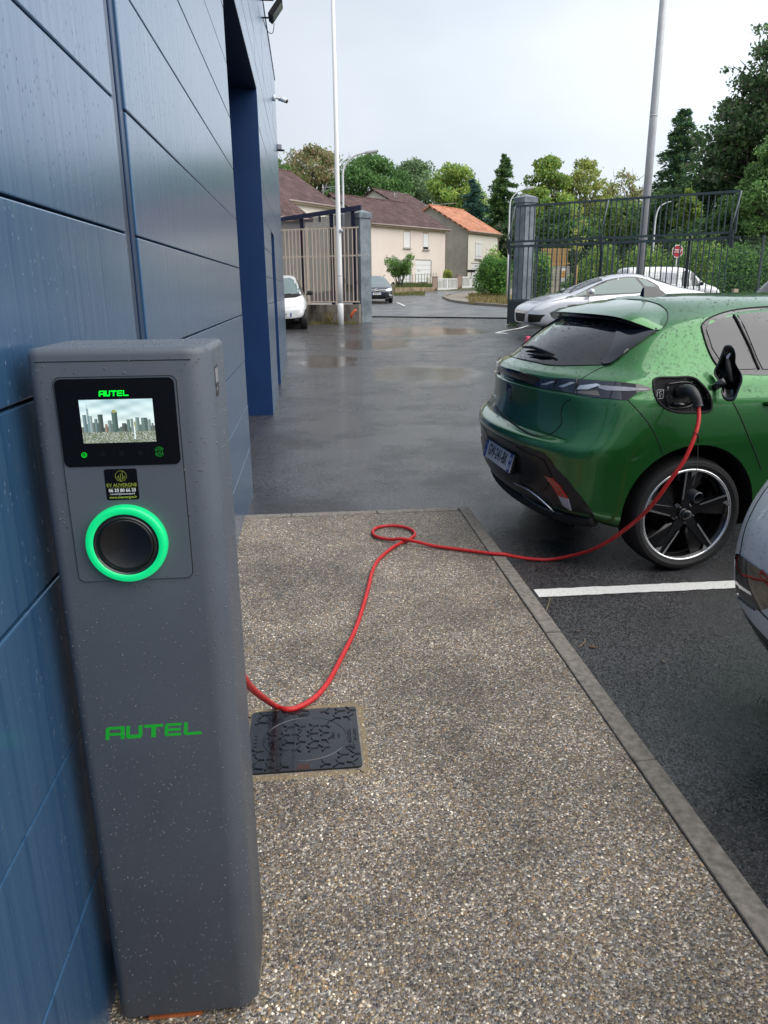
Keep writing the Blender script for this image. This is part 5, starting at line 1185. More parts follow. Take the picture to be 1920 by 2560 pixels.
def small_ev():
    r_ = at(768.5, 770, 22.3); L_ = 3.48
    t = thing('parked_car', 'small white electric city car half hidden behind the end of the blue wall', 'car', (r_.x-.735, r_.y+L_, gz(r_.y+.7)-.01), -math.pi/2)
    wp = MATS['white_paint']
    pr = [(0, .95, .80, .70), (.04, 1.15, .86, .86), (.25, 1.45, .92, .95), (.7, 1.58, .93, 1.), (1.3, 1.61, .92, 1.), (1.8, 1.58, .91, 1.), (2.2, 1.46, .90, 1.), (2.6, 1.22, .89, 1.), (2.88, 1.03, .87, .98), (3.08, .92, .84, .95), (3.28, .82, .76, .88), (3.42, .68, .62, .80), (3.48, .52, .48, .70)]
    b, C = loft_car(t, pr, 1.475, wp, .22, (.5, 3.02), .285, roofw=.56)
    C.patch('windscreen', [(-.58, 1.0), (-.40, .94), (0, .92), (.40, .94), (.58, 1.0), (.545, 1.2), (.48, 1.45), (.40, 1.50), (-.40, 1.50), (-.48, 1.45), (-.545, 1.2)], 'front', P_('ev_glass', (.13, .18, .18), .05, spec=.9), t, .005, smooth=1, grid=.08)
    C.patch('cowl', [(-.58, .985), (-.40, .925), (0, .90), (.40, .925), (.58, .985), (.565, 1.05), (0, .985), (-.565, 1.05)], 'front', MATS['matt_black'], t, .008, smooth=1, grid=.06)
    C.seam('wiper', [(-.45, 1.03), (-.1, 1.0), (.25, 1.02)], 'front', .012, MATS['matt_black'], t, .014)
    C.patch('headlamp', [(-.70, .60), (-.62, .74), (-.565, .88), (-.52, .86), (-.50, .70), (-.53, .60), (-.60, .565)], 'front', MATS['lamp_clear'], t, .008, smooth=2, mirror=True)
    C.patch('lower_grille', [(-.36, .31), (.36, .31), (.34, .25), (-.34, .25)], 'front', MATS['matt_black'], t, .008, smooth=1)
    C.patch('fog_lamp', [(-.54+.045*math.cos(a), .33+.04*math.sin(a)) for a in np.linspace(0, 6.28, 11)[:-1]], 'front', MATS['lamp_grey'], t, .008, smooth=1, mirror=True)
    C.seam('bonnet_gap', [(-.5, .69), (0, .63), (.5, .69)], 'front', .004, MATS['gap'], t)
    C.patch('side_window', [(.5, 1.0), (.6, 1.4), (1.2, 1.5), (1.9, 1.45), (2.5, 1.1), (2.6, .98)], 'side', MATS['dark_glass'], t, .005, smooth=1, mirror=True)
    local_plate(t, C, 0, .43, '143-EH9', True)
    mirror_(t, 2.45, .70, 1.02, MATS['matt_black'])
def dark_estate():
    c = at(950, 741, 40.0); L_ = 4.78
    t = thing('parked_car', 'dark grey saloon with a chrome grille facing the gateway from the street', 'car', (c.x, c.y+L_, gz(c.y+.8)-.005), -math.pi/2-rad(2))
    pr = [(0, .90, .80, .75), (.06, 1.05, .90, .90), (.4, 1.15, .95, .97), (.9, 1.36, .95, 1.), (1.5, 1.45, .94, 1.), (2.3, 1.46, .93, 1.), (2.7, 1.40, .92, 1.), (3.1, 1.22, .91, 1.), (3.45, 1.03, .90, 1.), (3.9, .95, .86, .98), (4.4, .84, .77, .93), (4.65, .74, .66, .85), (4.78, .55, .50, .72)]
    b, C = loft_car(t, pr, 1.86, MATS['navy_paint'], .2, (.95, 3.78), .33)
    C.patch('windscreen', [(-.66, 1.02), (-.4, .985), (0, .975), (.4, .985), (.66, 1.02), (.60, 1.25), (.54, 1.385), (0, 1.40), (-.54, 1.385), (-.60, 1.25)], 'front', P_('estate_glass', (.16, .20, .21), .05, spec=.9), t, .006, smooth=1, grid=.1)
    C.patch('headlamp', [(-.88, .70), (-.84, .80), (-.60, .76), (-.48, .69), (-.52, .63), (-.80, .64)], 'front', MATS['lamp_clear'], t, .008, smooth=1, mirror=True)
    g = C.patch('grille', [(-.44, .70), (0, .72), (.44, .70), (.40, .58), (-.40, .58)], 'front', MATS['matt_black'], t, .006, smooth=1)
    C.seam('grille_bar', [(-.50, .70), (-.15, .70), (0, .74), (.15, .70), (.50, .70)], 'front', .014, MATS['chrome'], g, .014); C.seam('grille_bar', [(-.46, .625), (-.15, .63), (0, .665), (.15, .63), (.46, .625)], 'front', .014, MATS['chrome'], g, .014)
    m = MB()
    for dz in (0, -.055):
        h = C.hit('front', 0, .72+dz)
        if h:
            p = h[0]+Vector((.03, 0, 0)); m.bar(p+Vector((0, -.075, -.045)), p, .02, .012, up=(1, 0, 0)); m.bar(p, p+Vector((0, .075, -.045)), .02, .012, up=(1, 0, 0))
    m.build('chevron_badge', MATS['chrome'], t)
    C.patch('lower_grille', [(-.60, .40), (.60, .40), (.52, .27), (-.52, .27)], 'front', MATS['matt_black'], t, .006, smooth=1)
    C.patch('fog_lamp', [(-.82, .44), (-.68, .47), (-.66, .42), (-.80, .38)], 'front', MATS['lamp_clear'], t, .008, smooth=1, mirror=True)
    C.seam('bumper_trim', [(-.62, .255), (0, .235), (.62, .255)], 'front', .012, MATS['chrome'], t, .01)
    m = MB(); m.tube([(1.0, -.60, 1.42), (1.1, -.60, 1.47), (2.3, -.60, 1.49), (2.5, -.60, 1.44)], .013, 6); m.tube([(1.0, .60, 1.42), (1.1, .60, 1.47), (2.3, .60, 1.49), (2.5, .60, 1.44)], .013, 6); m.build('roof_rail', MATS['matt_black'], t)
    C.patch('side_window', [(.8, 1.02), (.95, 1.25), (1.5, 1.36), (2.5, 1.34), (3.1, 1.12), (3.3, 1.0)], 'side', MATS['dark_glass'], t, .005, smooth=1, mirror=True)
    local_plate(t, C, 0, .50, 'BJ-367-HL', True); mirror_(t, 2.95, .90, 1.02, MATS['navy_paint'])
def white_van(label, origin, rz, H=1.80, L_=4.1, mirror_mat='matt_black'):
    t = thing('parked_van', label, 'van', origin, rz); k = H/1.8
    pr = [(0, 1.35*k, .95, .86), (.03, 1.70*k, .98, .95), (.15, 1.775*k, .99, .98), (.6, 1.80*k, .99, 1.), (1.4, 1.80*k, .98, 1.), (2.2, 1.79*k, .97, 1.), (2.6, 1.74*k, .96, 1.), (2.9, 1.56*k, .96, 1.), (3.15, 1.30*k, .95, 1.), (3.35, 1.09*k, .95, .99), (3.6, 1.02*k, .92, .97), (3.9, .92*k, .84, .92), (4.05, .78*k, .70, .84), (4.12, .58, .54, .72)]
    pr = [(a*L_/4.12, b, c, d) for a, b, c, d in pr]; s = L_/4.12
    b, C = loft_car(t, pr, 1.75, MATS['white_paint'], .2, (.75, 3.35), .31, roofw=.74)
    P_('van_glass', (.012, .022, .018), .05, spec=.8)
    C.patch('side_window', [(2.30*s, 1.0*k), (2.62*s, .98*k), (2.60*s, 1.60*k), (2.36*s, 1.62*k), (2.28*s, 1.3*k)], 'side', MATS['van_glass'], t, .006, smooth=1, mirror=True, grid=.1)
    C.patch('side_window', [(2.72*s, .99*k), (3.10*s, 1.0*k), (2.86*s, 1.46*k), (2.70*s, 1.60*k)], 'side', MATS['van_glass'], t, .006, smooth=1, mirror=True, grid=.1)
    C.patch('side_window', [(1.35*s, 1.12*k), (2.10*s, 1.08*k), (2.15*s, 1.5*k), (1.45*s, 1.56*k)], 'side', MATS['lamp_grey'], t, .006, smooth=1, mirror=True, grid=.1)
    C.patch('windscreen', [(-.66, 1.12*k), (0, 1.08*k), (.66, 1.12*k), (.62, 1.60*k), (-.62, 1.60*k)], 'front', MATS['van_glass'], t, .006, smooth=1, grid=.1)
    C.patch('headlamp', [(3.98*s, .70), (3.85*s, .86), (3.66*s, .92), (3.72*s, .78)], 'side', MATS['lamp_clear'], t, .006, smooth=1, mirror=True)
    C.patch('tail_lamp', [(.03, .8), (.03, 1.3), (.14, 1.3), (.14, .8)], 'side', MATS['red_lens'], t, .006, smooth=1, mirror=True)
    for q in ([(2.66*s, 1.62*k), (2.67*s, .9), (2.55*s, .3)], [(1.25*s, 1.6*k), (1.25*s, .9), (1.25*s, .35)]): C.seam('panel_gap', q, 'side', .006, MATS['gap'], t, mirror=True)
    mirror_(t, 3.05*s, .84, 1.06*k, MATS[mirror_mat])
def silver_corner_car():
    t = thing('parked_car', 'pale silver car whose rear corner pokes in at the right edge beside the white line', 'car', (1.375, 1.63, -.05), 0)
    T_ = [(.24, .26, .66, .10, 0), (.28, .14, .76, .06, .3), (.36, .02, .845, .0, 0), (.50, -.05, .885, -.02, 0), (.62, -.05, .90, -.02, 0), (.74, -.03, .905, .0, .3), (.86, .02, .895, .05, 0), (.96, .10, .87, .12, 0), (1.02, .20, .83, .22, .2), (1.12, .34, .76, .36, 0), (1.28, .56, .68, .56, 0), (1.40, .80, .58, .80, 0), (1.46, 1.1, .4, 1.1, 0)]
    rings = []
    for z, xr, w_, x3, cz in T_:
        r = [(xr, 0, z, cz), (xr+.012, .28, z, cz), (xr+.055, w_*.60, z, cz), (xr+.135, w_*.83, z, cz), (xr+.30, w_*.965, z, 0)]
        xf = 4.2 if z < .8 else 4.2-(z-.8)*3.6
        for i in range(8): r.append((xr+.55+(xf-.5-xr-.55)*i/7, w_*(1.0 if i < 7 else .97), z, 0))
        r += [(xf-.2, w_*.88, z, 0), (xf-.05, w_*.5, z, 0), (xf, 0, z, 0)]; rings.append(r)
    b = ring_body(rings, 'body', [MATS['silver_white'], MATS['matt_black'], MATS['bumper_black']], t); bv = bvh_of(b); bpy.context.view_layer.update(); C = Caster(bv, t.matrix_world.copy())
    cut(b, [cyl_cutter(.92, .335, .375, s1, s2, MATS['matt_black'], t) for s1, s2 in ((-1.2, -.62), (.62, 1.2))]+[cyl_cutter(3.5, .335, .375, s1, s2, MATS['matt_black'], t) for s1, s2 in ((-1.2, -.62), (.62, 1.2))])
    for p in b.data.polygons:
        if p.material_index == 0 and p.center.z < .46: p.material_index = 2
    for x in (.92, 3.5):
        for s in (-1, 1): wheel('wheel', t, x, s*.86, .31, R=.31, W=.2, rim=.215, side=s, style='five', turn=x)
    Z3 = lambda *p: [(1760+a/3.95, 1080+c/3.95) for a, c in p]
    lens = C.patch('tail_lamp', Z3((330, 1203), (350, 1205), (450, 1280), (560, 1355), (632, 1400), (700, 1440), (700, 1700), (600, 1750), (540, 1760), (450, 1700), (340, 1600), (262, 1550), (262, 1480), (280, 1340), (305, 1230)), 'eye', MATS['lens_black'], t, .004, smooth=1, dens=None)
    C.patch('rear_valance', [(-.74, .46), (-.4, .43), (0, .42), (.4, .43), (.74, .46), (.70, .30), (0, .29), (-.70, .30)], 'rear', MATS['bumper_black'], t, .002, smooth=1, grid=.06)
    for pts in ([(-.72, .99), (-.4, .99), (.4, .99), (.72, .99)], [(-.66, .98), (-.62, .7), (-.5, .56), (0, .54), (.5, .56), (.62, .7), (.66, .98)]): C.seam('panel_gap', pts, 'rear', .003, MATS['gap'], t)
    C.seam('trim_strip', Z3((265, 1570), (330, 1620), (420, 1690), (510, 1755)), 'eye', .003, MATS['blade_grey'], t, .004)
    C.patch('rear_window', [(-.62, 1.07), (.62, 1.07), (.55, 1.32), (-.55, 1.32)], 'rear', MATS['dark_glass'], t, .004, smooth=1, grid=.1)
    C.patch('side_window', [(.75, 1.06), (1.0, 1.34), (1.8, 1.40), (2.6, 1.30), (3.1, 1.06)], 'side', MATS['dark_glass'], t, .004, smooth=1, mirror=True, grid=.1)
    def hf(r):
        h = C.hit('eye', 1820+r.random()*100, 1120+r.random()*320)
        return None if h is None else (h[0]+h[1]*.0003, h[1])
    droplets('raindrops', 220, hf, t, MATS['bead'], .0006, .0024, 4, 6, .5)
P_('silver_white', (.88, .89, .90), .4, .0, coat=.6); P_('lens_black', (.006, .005, .006), .06, coat=1.)
green_car(); silver_corner_car(); silver_coupe(); small_ev(); dark_estate()
a = on_y(1520+1030/4.148, 720, 30.5)
white_van('white people carrier parked behind the railings below the stop sign', (a.x-3.34, a.y+.9, gz(31.5)), 0., 1.74)
a = on_y(1889, 729, 12.3)
white_van('white van at the far right edge behind the green car roof', (a.x+3.08+.95, a.y+.85, gz(12.8)), math.pi, 1.93, 4.1)
# ================================================================== gateway, fences, poles
noisy('pillar_grey', (.12, .145, .17), (.26, .30, .335), 2.2, .6, bump=.3, bscale=60); noisy('gate_paint', (.040, .062, .070), (.060, .088, .098), 6, .45); noisy('gate_sheet', (.028, .036, .044), (.04, .05, .058), 3, .4)
noisy('beige_rust', (.58, .47, .39), (.20, .07, .03), 3.2, .7, pos=(.60, .72)); P_('navy_mesh', (.010, .014, .045), .5); P_('pole_white', (.82, .82, .82), .4); noisy('galvanised', (.46, .47, .49), (.54, .55, .57), 3, .45, metal=.15)
noisy('stained_wall', (.22, .19, .16), (.035, .03, .025), 1.4, .85, bump=.5, bscale=30, stretch=(1.6, 1.6, .6), pos=(.42, .62))
def pillar(p, w_, h, rz, label, base=True):
    t = thing('gate_pillar', label, 'pillar', p, rz, 'gate pillars')
    k = w_/2; MB().box(-k, k, -k, k, -.15, h-.22).build('shaft', MATS['pillar_grey'], t, bevel=.015)
    m = MB(); m.box(-k-.035, k+.035, -k-.035, k+.035, h-.22, h-.06); q = k+.035; m.add([(-q, -q, h-.06), (q, -q, h-.06), (q, q, h-.06), (-q, q, h-.06), (0, 0, h+.05)], [(0, 1, 4), (1, 2, 4), (2, 3, 4), (3, 0, 4)]); m.build('cap', MATS['pillar_grey'], t)
    return t
GL = at(909, 792, 25.6); GL.z = gz(GL.y); pillar(GL, .42, 1.46+(721-543)/FPX*25.6-GL.z, rad(28), 'tall grey concrete pillar on the left of the gateway')
GR = at(1304, 760, 25.0); GR.z = gz(GR.y); pillar(GR, .48, 1.46+(717-507)/FPX*25.-GR.z, rad(24), 'tall grey concrete pillar behind the sliding gate, right of the gateway')
# sliding gate
A = at(1268, 797, 23.7); B = at(1851, 486, 19.5); B = Vector((B.x, B.y, 0)); A = Vector((A.x, A.y, 0)); d = (B-A); LG = d.length; rz = math.atan2(d.y, d.x)
gt = thing('sliding_gate', 'long dark green railing gate with a raised upper tier, right of the gateway', 'gate', (A.x, A.y, 0), rz)
gA, gB = gz(A.y), gz(B.y); zs_ = 1.03
MB().box(0, LG, -.03, .03, gA+.03, zs_).build('kick_plate', MATS['gate_sheet'], gt, bevel=.008)
m = MB(); m.box(0, LG, -.03, .03, zs_+.002, zs_+.06); m.build('bottom_rail', MATS['gate_paint'], gt)
m = MB(); m.box(0, LG+.12, -.035, .035, 2.62, 2.69); m.build('middle_rail', MATS['gate_paint'], gt); MB().box(0, LG, -.03, .03, 2.76, 2.82).build('upper_tier_rail', MATS['gate_paint'], gt); MB().box(0, LG, -.03, .03, 3.77, 3.83).build('top_rail', MATS['gate_paint'], gt)
m = MB(); m.box(0, .05, -.03, .03, zs_+.062, 3.768); m.build('end_post', MATS['gate_paint'], gt); MB().box(LG-.05, LG, -.03, .03, 2.822, 3.768).build('end_post', MATS['gate_paint'], gt)
nb = 42; b1 = MB().box(-.014, .014, -.012, .012, zs_+.06, 2.62); b2 = MB().box(-.014, .014, -.012, .012, 2.82, 3.77); o1 = o2 = None
for i in range(1, nb):
    x = LG*i/nb
    for j, mb in enumerate((b1, b2)):
        src = (o1, o2)[j]
        if src is None:
            o = mb.build('bar', MATS['gate_paint'], gt)
            if j == 0: o1 = o
            else: o2 = o
        else: o = mesh_obj('bar', src.data, gt)
        o.location.x = x
for x in (.02, LG*.445, LG-.10):
    m = MB(); m.prism([(-.06, 2.86), (.05, 2.86), (.09, 2.42), (.0, 2.42)], -.025, .025, Matrix.Translation((x, -.14, 0)) @ Matrix.Rotation(math.pi/2, 4, 'X')); m.box(x-.03, x+.03, -.14, -.03, 2.62, 2.68); m.build('bracket', MATS['gate_sheet'], gt)
    MB().tube([(x-.02, -.16, 2.80), (x+.13, -.035, 3.80)], .016, 6).build('brace', MATS['pillar_grey'], gt)
for x in (LG*.445, LG*.82): MB().box(x-.035, x+.035, .03, .10, gz(A.y)-.1, 2.75).build('guide_post', MATS['gate_sheet'], gt)
# welded mesh fence running on to the right
f0 = Vector((GR.x+.3, GR.y-.1, 0)); wf = thing('mesh_fence', 'fine green welded wire fence behind the gate and along the hedge', 'fence', (f0.x, f0.y, gz(f0.y)))
m = MB(); Lf = 17.
for i in range(int(Lf/.075)): x = i*.075; m.bar((x, 0, .1), (x, 0, 2.62), .0055)
for z in np.arange(.12, 2.65, .2): m.bar((0, .004, z), (Lf, .004, z), .006)
for z in (.5, 1.3, 2.1, 2.55): m.bar((0, -.04, z+.05), (Lf, -.04, z+.05), .006); m.bar((0, -.04, z+.12), (Lf, -.04, z+.12), .006)
o = m.build('wire_mesh', MATS['gate_paint'], wf); o['kind'] = 'stuff'; pm = None
for i in range(7):
    if pm is None: pm = o = MB().box(-.03, .03, -.02, .04, -.2, 2.70).build('post', MATS['gate_paint'], wf)
    else: o = mesh_obj('post', pm.data, wf)
    o.location.x = .1+i*2.6
c = at(1838, 722, 13.0); tag(MB().box(-.04, .04, -.04, .04, -1.3, .0).build('marker_post', noisy('pale_wood', (.45, .36, .25), (.55, .45, .33), 9, .8), loc=(c.x, c.y, c.z)), 'short pale wooden post showing just above the green car roof', 'post')
# left fence: beige bars on a low wall, navy expanded metal behind
A = at(690, 760, 25.8); B = at(899, 752, 24.9); A.z = B.z = 0; d = B-A; LF = d.length; rz = math.atan2(d.y, d.x); zg = gz(A.y)
lw = thing('low_wall', 'low water stained concrete wall under the beige railings', 'wall', (A.x, A.y, zg), rz)
x = 0; 
while x < LF-.02:
    e = min(x+.80, LF); MB().box(x+.004, e-.004, -.06, .16, -.15, .285).build('concrete_block', MATS['stained_wall'], lw, bevel=.008); MB().box(x+.004, e-.004, -.06, .16, .292, .60-.03).build('concrete_block', MATS['stained_wall'], lw, bevel=.008); x += .80
fe = thing('railing_fence', 'rusty beige bar railings on the low wall left of the gateway', 'fence', (A.x, A.y, 0), rz); zb, zm, zt = 1.06, 2.50, 3.36
for z, nm in ((zb-.02, 'bottom_rail'), (zm, 'middle_rail'), (zt, 'top_rail')): MB().box(0, LF, -.02, .02, z-.022, z+.022).build(nm, MATS['beige_rust'], fe)
def px2x(px): 
    r = ray(px, 660); u = d.normalized(); n_ = Vector((-u.y, u.x, 0)); tt = (A-EYE).dot(n_)/r.dot(n_); return (EYE+r*tt-A).dot(u)
b1 = None
for a in (85, 135, 185, 232, 282, 332, 378, 495, 545, 595, 648, 703, 756, 920, 972, 1028, 1082):
    x = px2x(690+a/5.35)
    for z1_, z2_, sx in ((zb+.002, zm-.022, .022), (zm+.022, zt-.022, .022)):
        MB().box(x-sx/1.3, x+sx/1.3, -.008, .008, z1_, z2_).build('bar', MATS['beige_rust'], fe)
for a in (430, 812, 872): x = px2x(690+a/5.35); MB().box(x-.045, x+.045, -.035, -.020, zb-.35, zt+.06).build('post', MATS['beige_rust'], fe)
MB().box(LF-.1, LF+.35, -.02, .02, zm-.03, zm+.03).build('latch_bar', MATS['galvanised'], fe)
sc = thing('mesh_screen', 'tall navy expanded metal screen behind the beige railings', 'screen', (A.x-.3*d.normalized().y*-1, A.y+.3, 0), rz)
m = MB(); P = .085; z0_, z1_ = 1.0, 3.80
def top(x): return 3.62+.26*x/LF
k = 0
for s in (1, -1):
    for c in np.arange(-4.5, LF+4.5, P):
        x0, x1 = (c, c+(5.-z0_)/1.55*s) ; seg = []
        pts = []
        for t_ in np.linspace(0, 1, 60):
            z = z0_+(4.0-z0_)*t_; x = c+s*(z-z0_)/.62
            if -.1 <= x <= LF+.05 and z <= top(x): pts.append((x, z))
        if len(pts) > 1: m.bar((pts[0][0], 0, pts[0][1]), (pts[-1][0], 0, pts[-1][1]), .022, .010, up=(0, 1, 0))
o = m.build('expanded_metal', MATS['navy_mesh'], sc); o['kind'] = 'stuff'
m = MB(); m.add([(-.1, -.05, top(0)-.02), (LF+.25, -.05, top(LF)+.02), (LF+.25, -.05, top(LF)+.17), (-.1, -.05, top(0)+.10), (-.1, .05, top(0)-.02), (LF+.25, .05, top(LF)+.02), (LF+.25, .05, top(LF)+.17), (-.1, .05, top(0)+.10)], [(0, 1, 2, 3), (7, 6, 5, 4), (0, 4, 5, 1), (3, 2, 6, 7), (1, 5, 6, 2)]); m.build('top_beam', MATS['navy_mesh'], sc)
for a in (400, 800, 1085): x = px2x(690+a/5.35)+.01; MB().box(x-.06, x+.06, .02, .05, .5, top(x)).build('post', MATS['navy_mesh'], sc)
# poles and lamps
p = at(852, 797, 24.3); zp = gz(p.y); t = thing('flagpole', 'slim white pole in front of the beige railings', 'pole', (p.x, p.y, zp))
MB().tube([(0, 0, -.1), (0, 0, .62), (0, 0, .66)], [.098, .098, .082], 16).build('sleeve', MATS['pole_white'], t); MB().tube([(0, 0, .66), (0, 0, 1.5), (0, 0, 16)], [.080, .078, .036], 16).build('shaft', MATS['pole_white'], t)
MB().tube([(.06, -.06, 3.20-zp), (.10, -.10, 3.20-zp)], .06, 12).build('cleat', MATS['lamp_grey'], t); MB().tube([(0, 0, 1.50), (0, 0, 1.53)], .084, 16).build('collar', MATS['galvanised'], t)
p = at(1600, 690, 24.6); t = thing('light_pole', 'thick galvanised grey pole rising behind the sliding gate', 'pole', (p.x, p.y, gz(p.y)))
MB().tube([(0, 0, -.1), (0, 0, 6.2), (0, 0, 17)], [.140, .118, .075], 20).build('shaft', MATS['galvanised'], t); MB().tube([(0, 0, 6.16), (0, 0, 6.2)], .1215, 20).build('collar', MATS['galvanised'], t)
def lamp(pts, depth, r, label, head):
    b = at(pts[0][0], pts[0][1], depth); g = gz(b.y); o = Vector((b.x, b.y, g)); t = thing('street_lamp', label, 'street lamp', o, 0, 'street lamps')
    q = [Vector(p) for p in smoothline([at(x, y, depth) for x, y in pts], 5)]; q = [Vector((0, 0, -.1))]+[v-o for v in q]
    MB().tube(q, [r]+list(np.interp(np.linspace(0, 1, len(q)-1), [0, 1], [r, r*.55])), 8).build('mast', MATS['galvanised'], t)
    if head: e, f = at(*head[0], depth)-o, at(*head[1], depth)-o; MB().bar(e, f, .34, .12).build('lamp_head', MATS['galvanised'], t, bevel=.03)
lamp([(858, 560), (857.5, 480), (857, 435), (862, 414), (875, 398), (893, 387), (915, 381.5)], 43, .075, 'curved street lamp above the brown roofs, beside the white pole', ((913, 382), (946, 377)))
lamp([(1270, 660), (1273, 560), (1275, 512), (1282, 492), (1298, 478), (1316, 472)], 42, .05, 'curved lamp column just left of the right gate pillar', ((1314, 473), (1332, 469)))
lamp([(1632, 640), (1636, 580), (1641, 538), (1650, 517), (1666, 507), (1678, 504)], 44, .055, 'curved lamp column seen through the railings right of the grey pole', None)
# stop sign
c = at(1694, 628, 37.); t = thing('stop_sign', 'red octagonal stop sign behind the railings', 'road sign', (c.x, c.y, gz(c.y))); zc = c.z-gz(c.y)
oct_ = lambda r: [(r*math.cos(rad(22.5+45*i)), r*math.sin(rad(22.5+45*i))) for i in range(8)]
T = Matrix.Translation((0, 0, zc)) @ Matrix.Rotation(rad(8), 4, 'Z') @ Matrix.Rotation(math.pi/2, 4, 'X')
MB().prism(oct_(.325), -.01, .01, T).build('sign_edge', MATS['plate_white'], t); MB().prism(oct_(.285), .010, .014, T).build('sign_face', P_('sign_red', (.50, .012, .03), .4), t)
text_mb('STOP', .225, T @ Matrix.Translation((0, 0, .016)), None, .001, sx=.86, bold=.007).build('lettering', MATS['plate_white'], t); MB().tube([(0, .03, -.1), (0, .03, zc+.2)], .03, 8).build('post', MATS['galvanised'], t)
# small coloured things on the ground
c = on_y(1320, 799, 17.2); m = MB(); P_('pink_cloth', (.62, .10, .18), .7); P_('orange_plastic', (.55, .10, .04), .5)
for a, b_, s in ((0, 0, 1), (.045, .01, .8), (-.02, .02, .7)): m.tube([Vector(p) for p in smoothline([(a, b_, .09), (a+.01, b_, .02*s), (a-.02, b_, -.06*s), (a-.045, b_, -.10)], 4)], [.012*s, .025*s, .036*s, .040*s, .042*s, .044*s, .042*s, .038*s, .034*s, .028*s, .022*s, .016*s, .01*s], 8)
m.build('pink_rag', MATS['pink_cloth'], loc=(c.x, c.y, gz(c.y, c.x)+.10)); tag(bpy.data.objects['pink_rag'], 'crumpled bright pink cloth by the front bumper of the silver coupe', 'cloth')
c = at(884, 787, 24.6); tag(MB().tube([(-.09, 0, -.12), (-.06, 0, .02), (.03, 0, .12), (.10, 0, .16)], [.03, .045, .045, .03], 8).build('plastic_offcut', MATS['orange_plastic'], loc=(c.x, c.y, c.z)), 'orange plastic offcut leaning on the low wall near the pillar', 'offcut')

# ================================================================== houses
def tile_mat(name, c1, c2):
    m = P_(name, c1, .85, spec=.2); t = m.node_tree; b = t.nodes['Principled BSDF']; tc = N(t, 'ShaderNodeTexCoord'); uv = tc.outputs['Object']
    br = N(t, 'ShaderNodeTexBrick', i_Scale=1.0); br.inputs['Brick Width'].default_value = .30; br.inputs['Row Height'].default_value = .36; br.inputs['Mortar Size'].default_value = .022; br.inputs['Color1'].default_value = (*c1, 1); br.inputs['Color2'].default_value = (*c2, 1); br.inputs['Mortar'].default_value = (*[x*.35 for x in c1], 1); br.offset = .5
    L(t, uv, br.inputs['Vector'])
    n = N(t, 'ShaderNodeTexNoise', i_Scale=.9, i_Detail=6.0); L(t, uv, n.inputs['Vector']); q = N(t, 'ShaderNodeMapRange', i_1=.3, i_2=.7, i_3=.75, i_4=1.25); L(t, n.outputs[0], q.inputs[0])
    s = N(t, 'ShaderNodeVectorMath', operation='SCALE'); L(t, br.outputs['Color'], s.inputs[0]); L(t, q.outputs[0], s.inputs['Scale']); L(t, s.outputs[0], b.inputs['Base Color'])
    bp = N(t, 'ShaderNodeBump', i_Strength=1., i_Distance=.05); inv = N(t, 'ShaderNodeMath', operation='SUBTRACT', i_0=1.); L(t, br.outputs['Fac'], inv.inputs[1]); L(t, inv.outputs[0], bp.inputs['Height']); L(t, bp.outputs[0], b.inputs['Normal']); return m
tile_mat('brown_tiles', (.105, .066, .064), (.155, .100, .096)); tile_mat('orange_tiles', (.52, .22, .13), (.64, .31, .20))
noisy('pink_render', (.80, .69, .62), (.85, .75, .68), .5, .9); noisy('cream_render', (.82, .77, .67), (.85, .81, .72), .5, .9); noisy('grey_render', (.36, .33, .29), (.48, .44, .39), .8, .9, bump=.2); P_('shutter_white', (.85, .85, .85), .5); P_('eave_cream', (.55, .42, .30), .6); P_('sill_grey', (.38, .35, .33), .7); P_('gutter', (.33, .27, .24), .5)
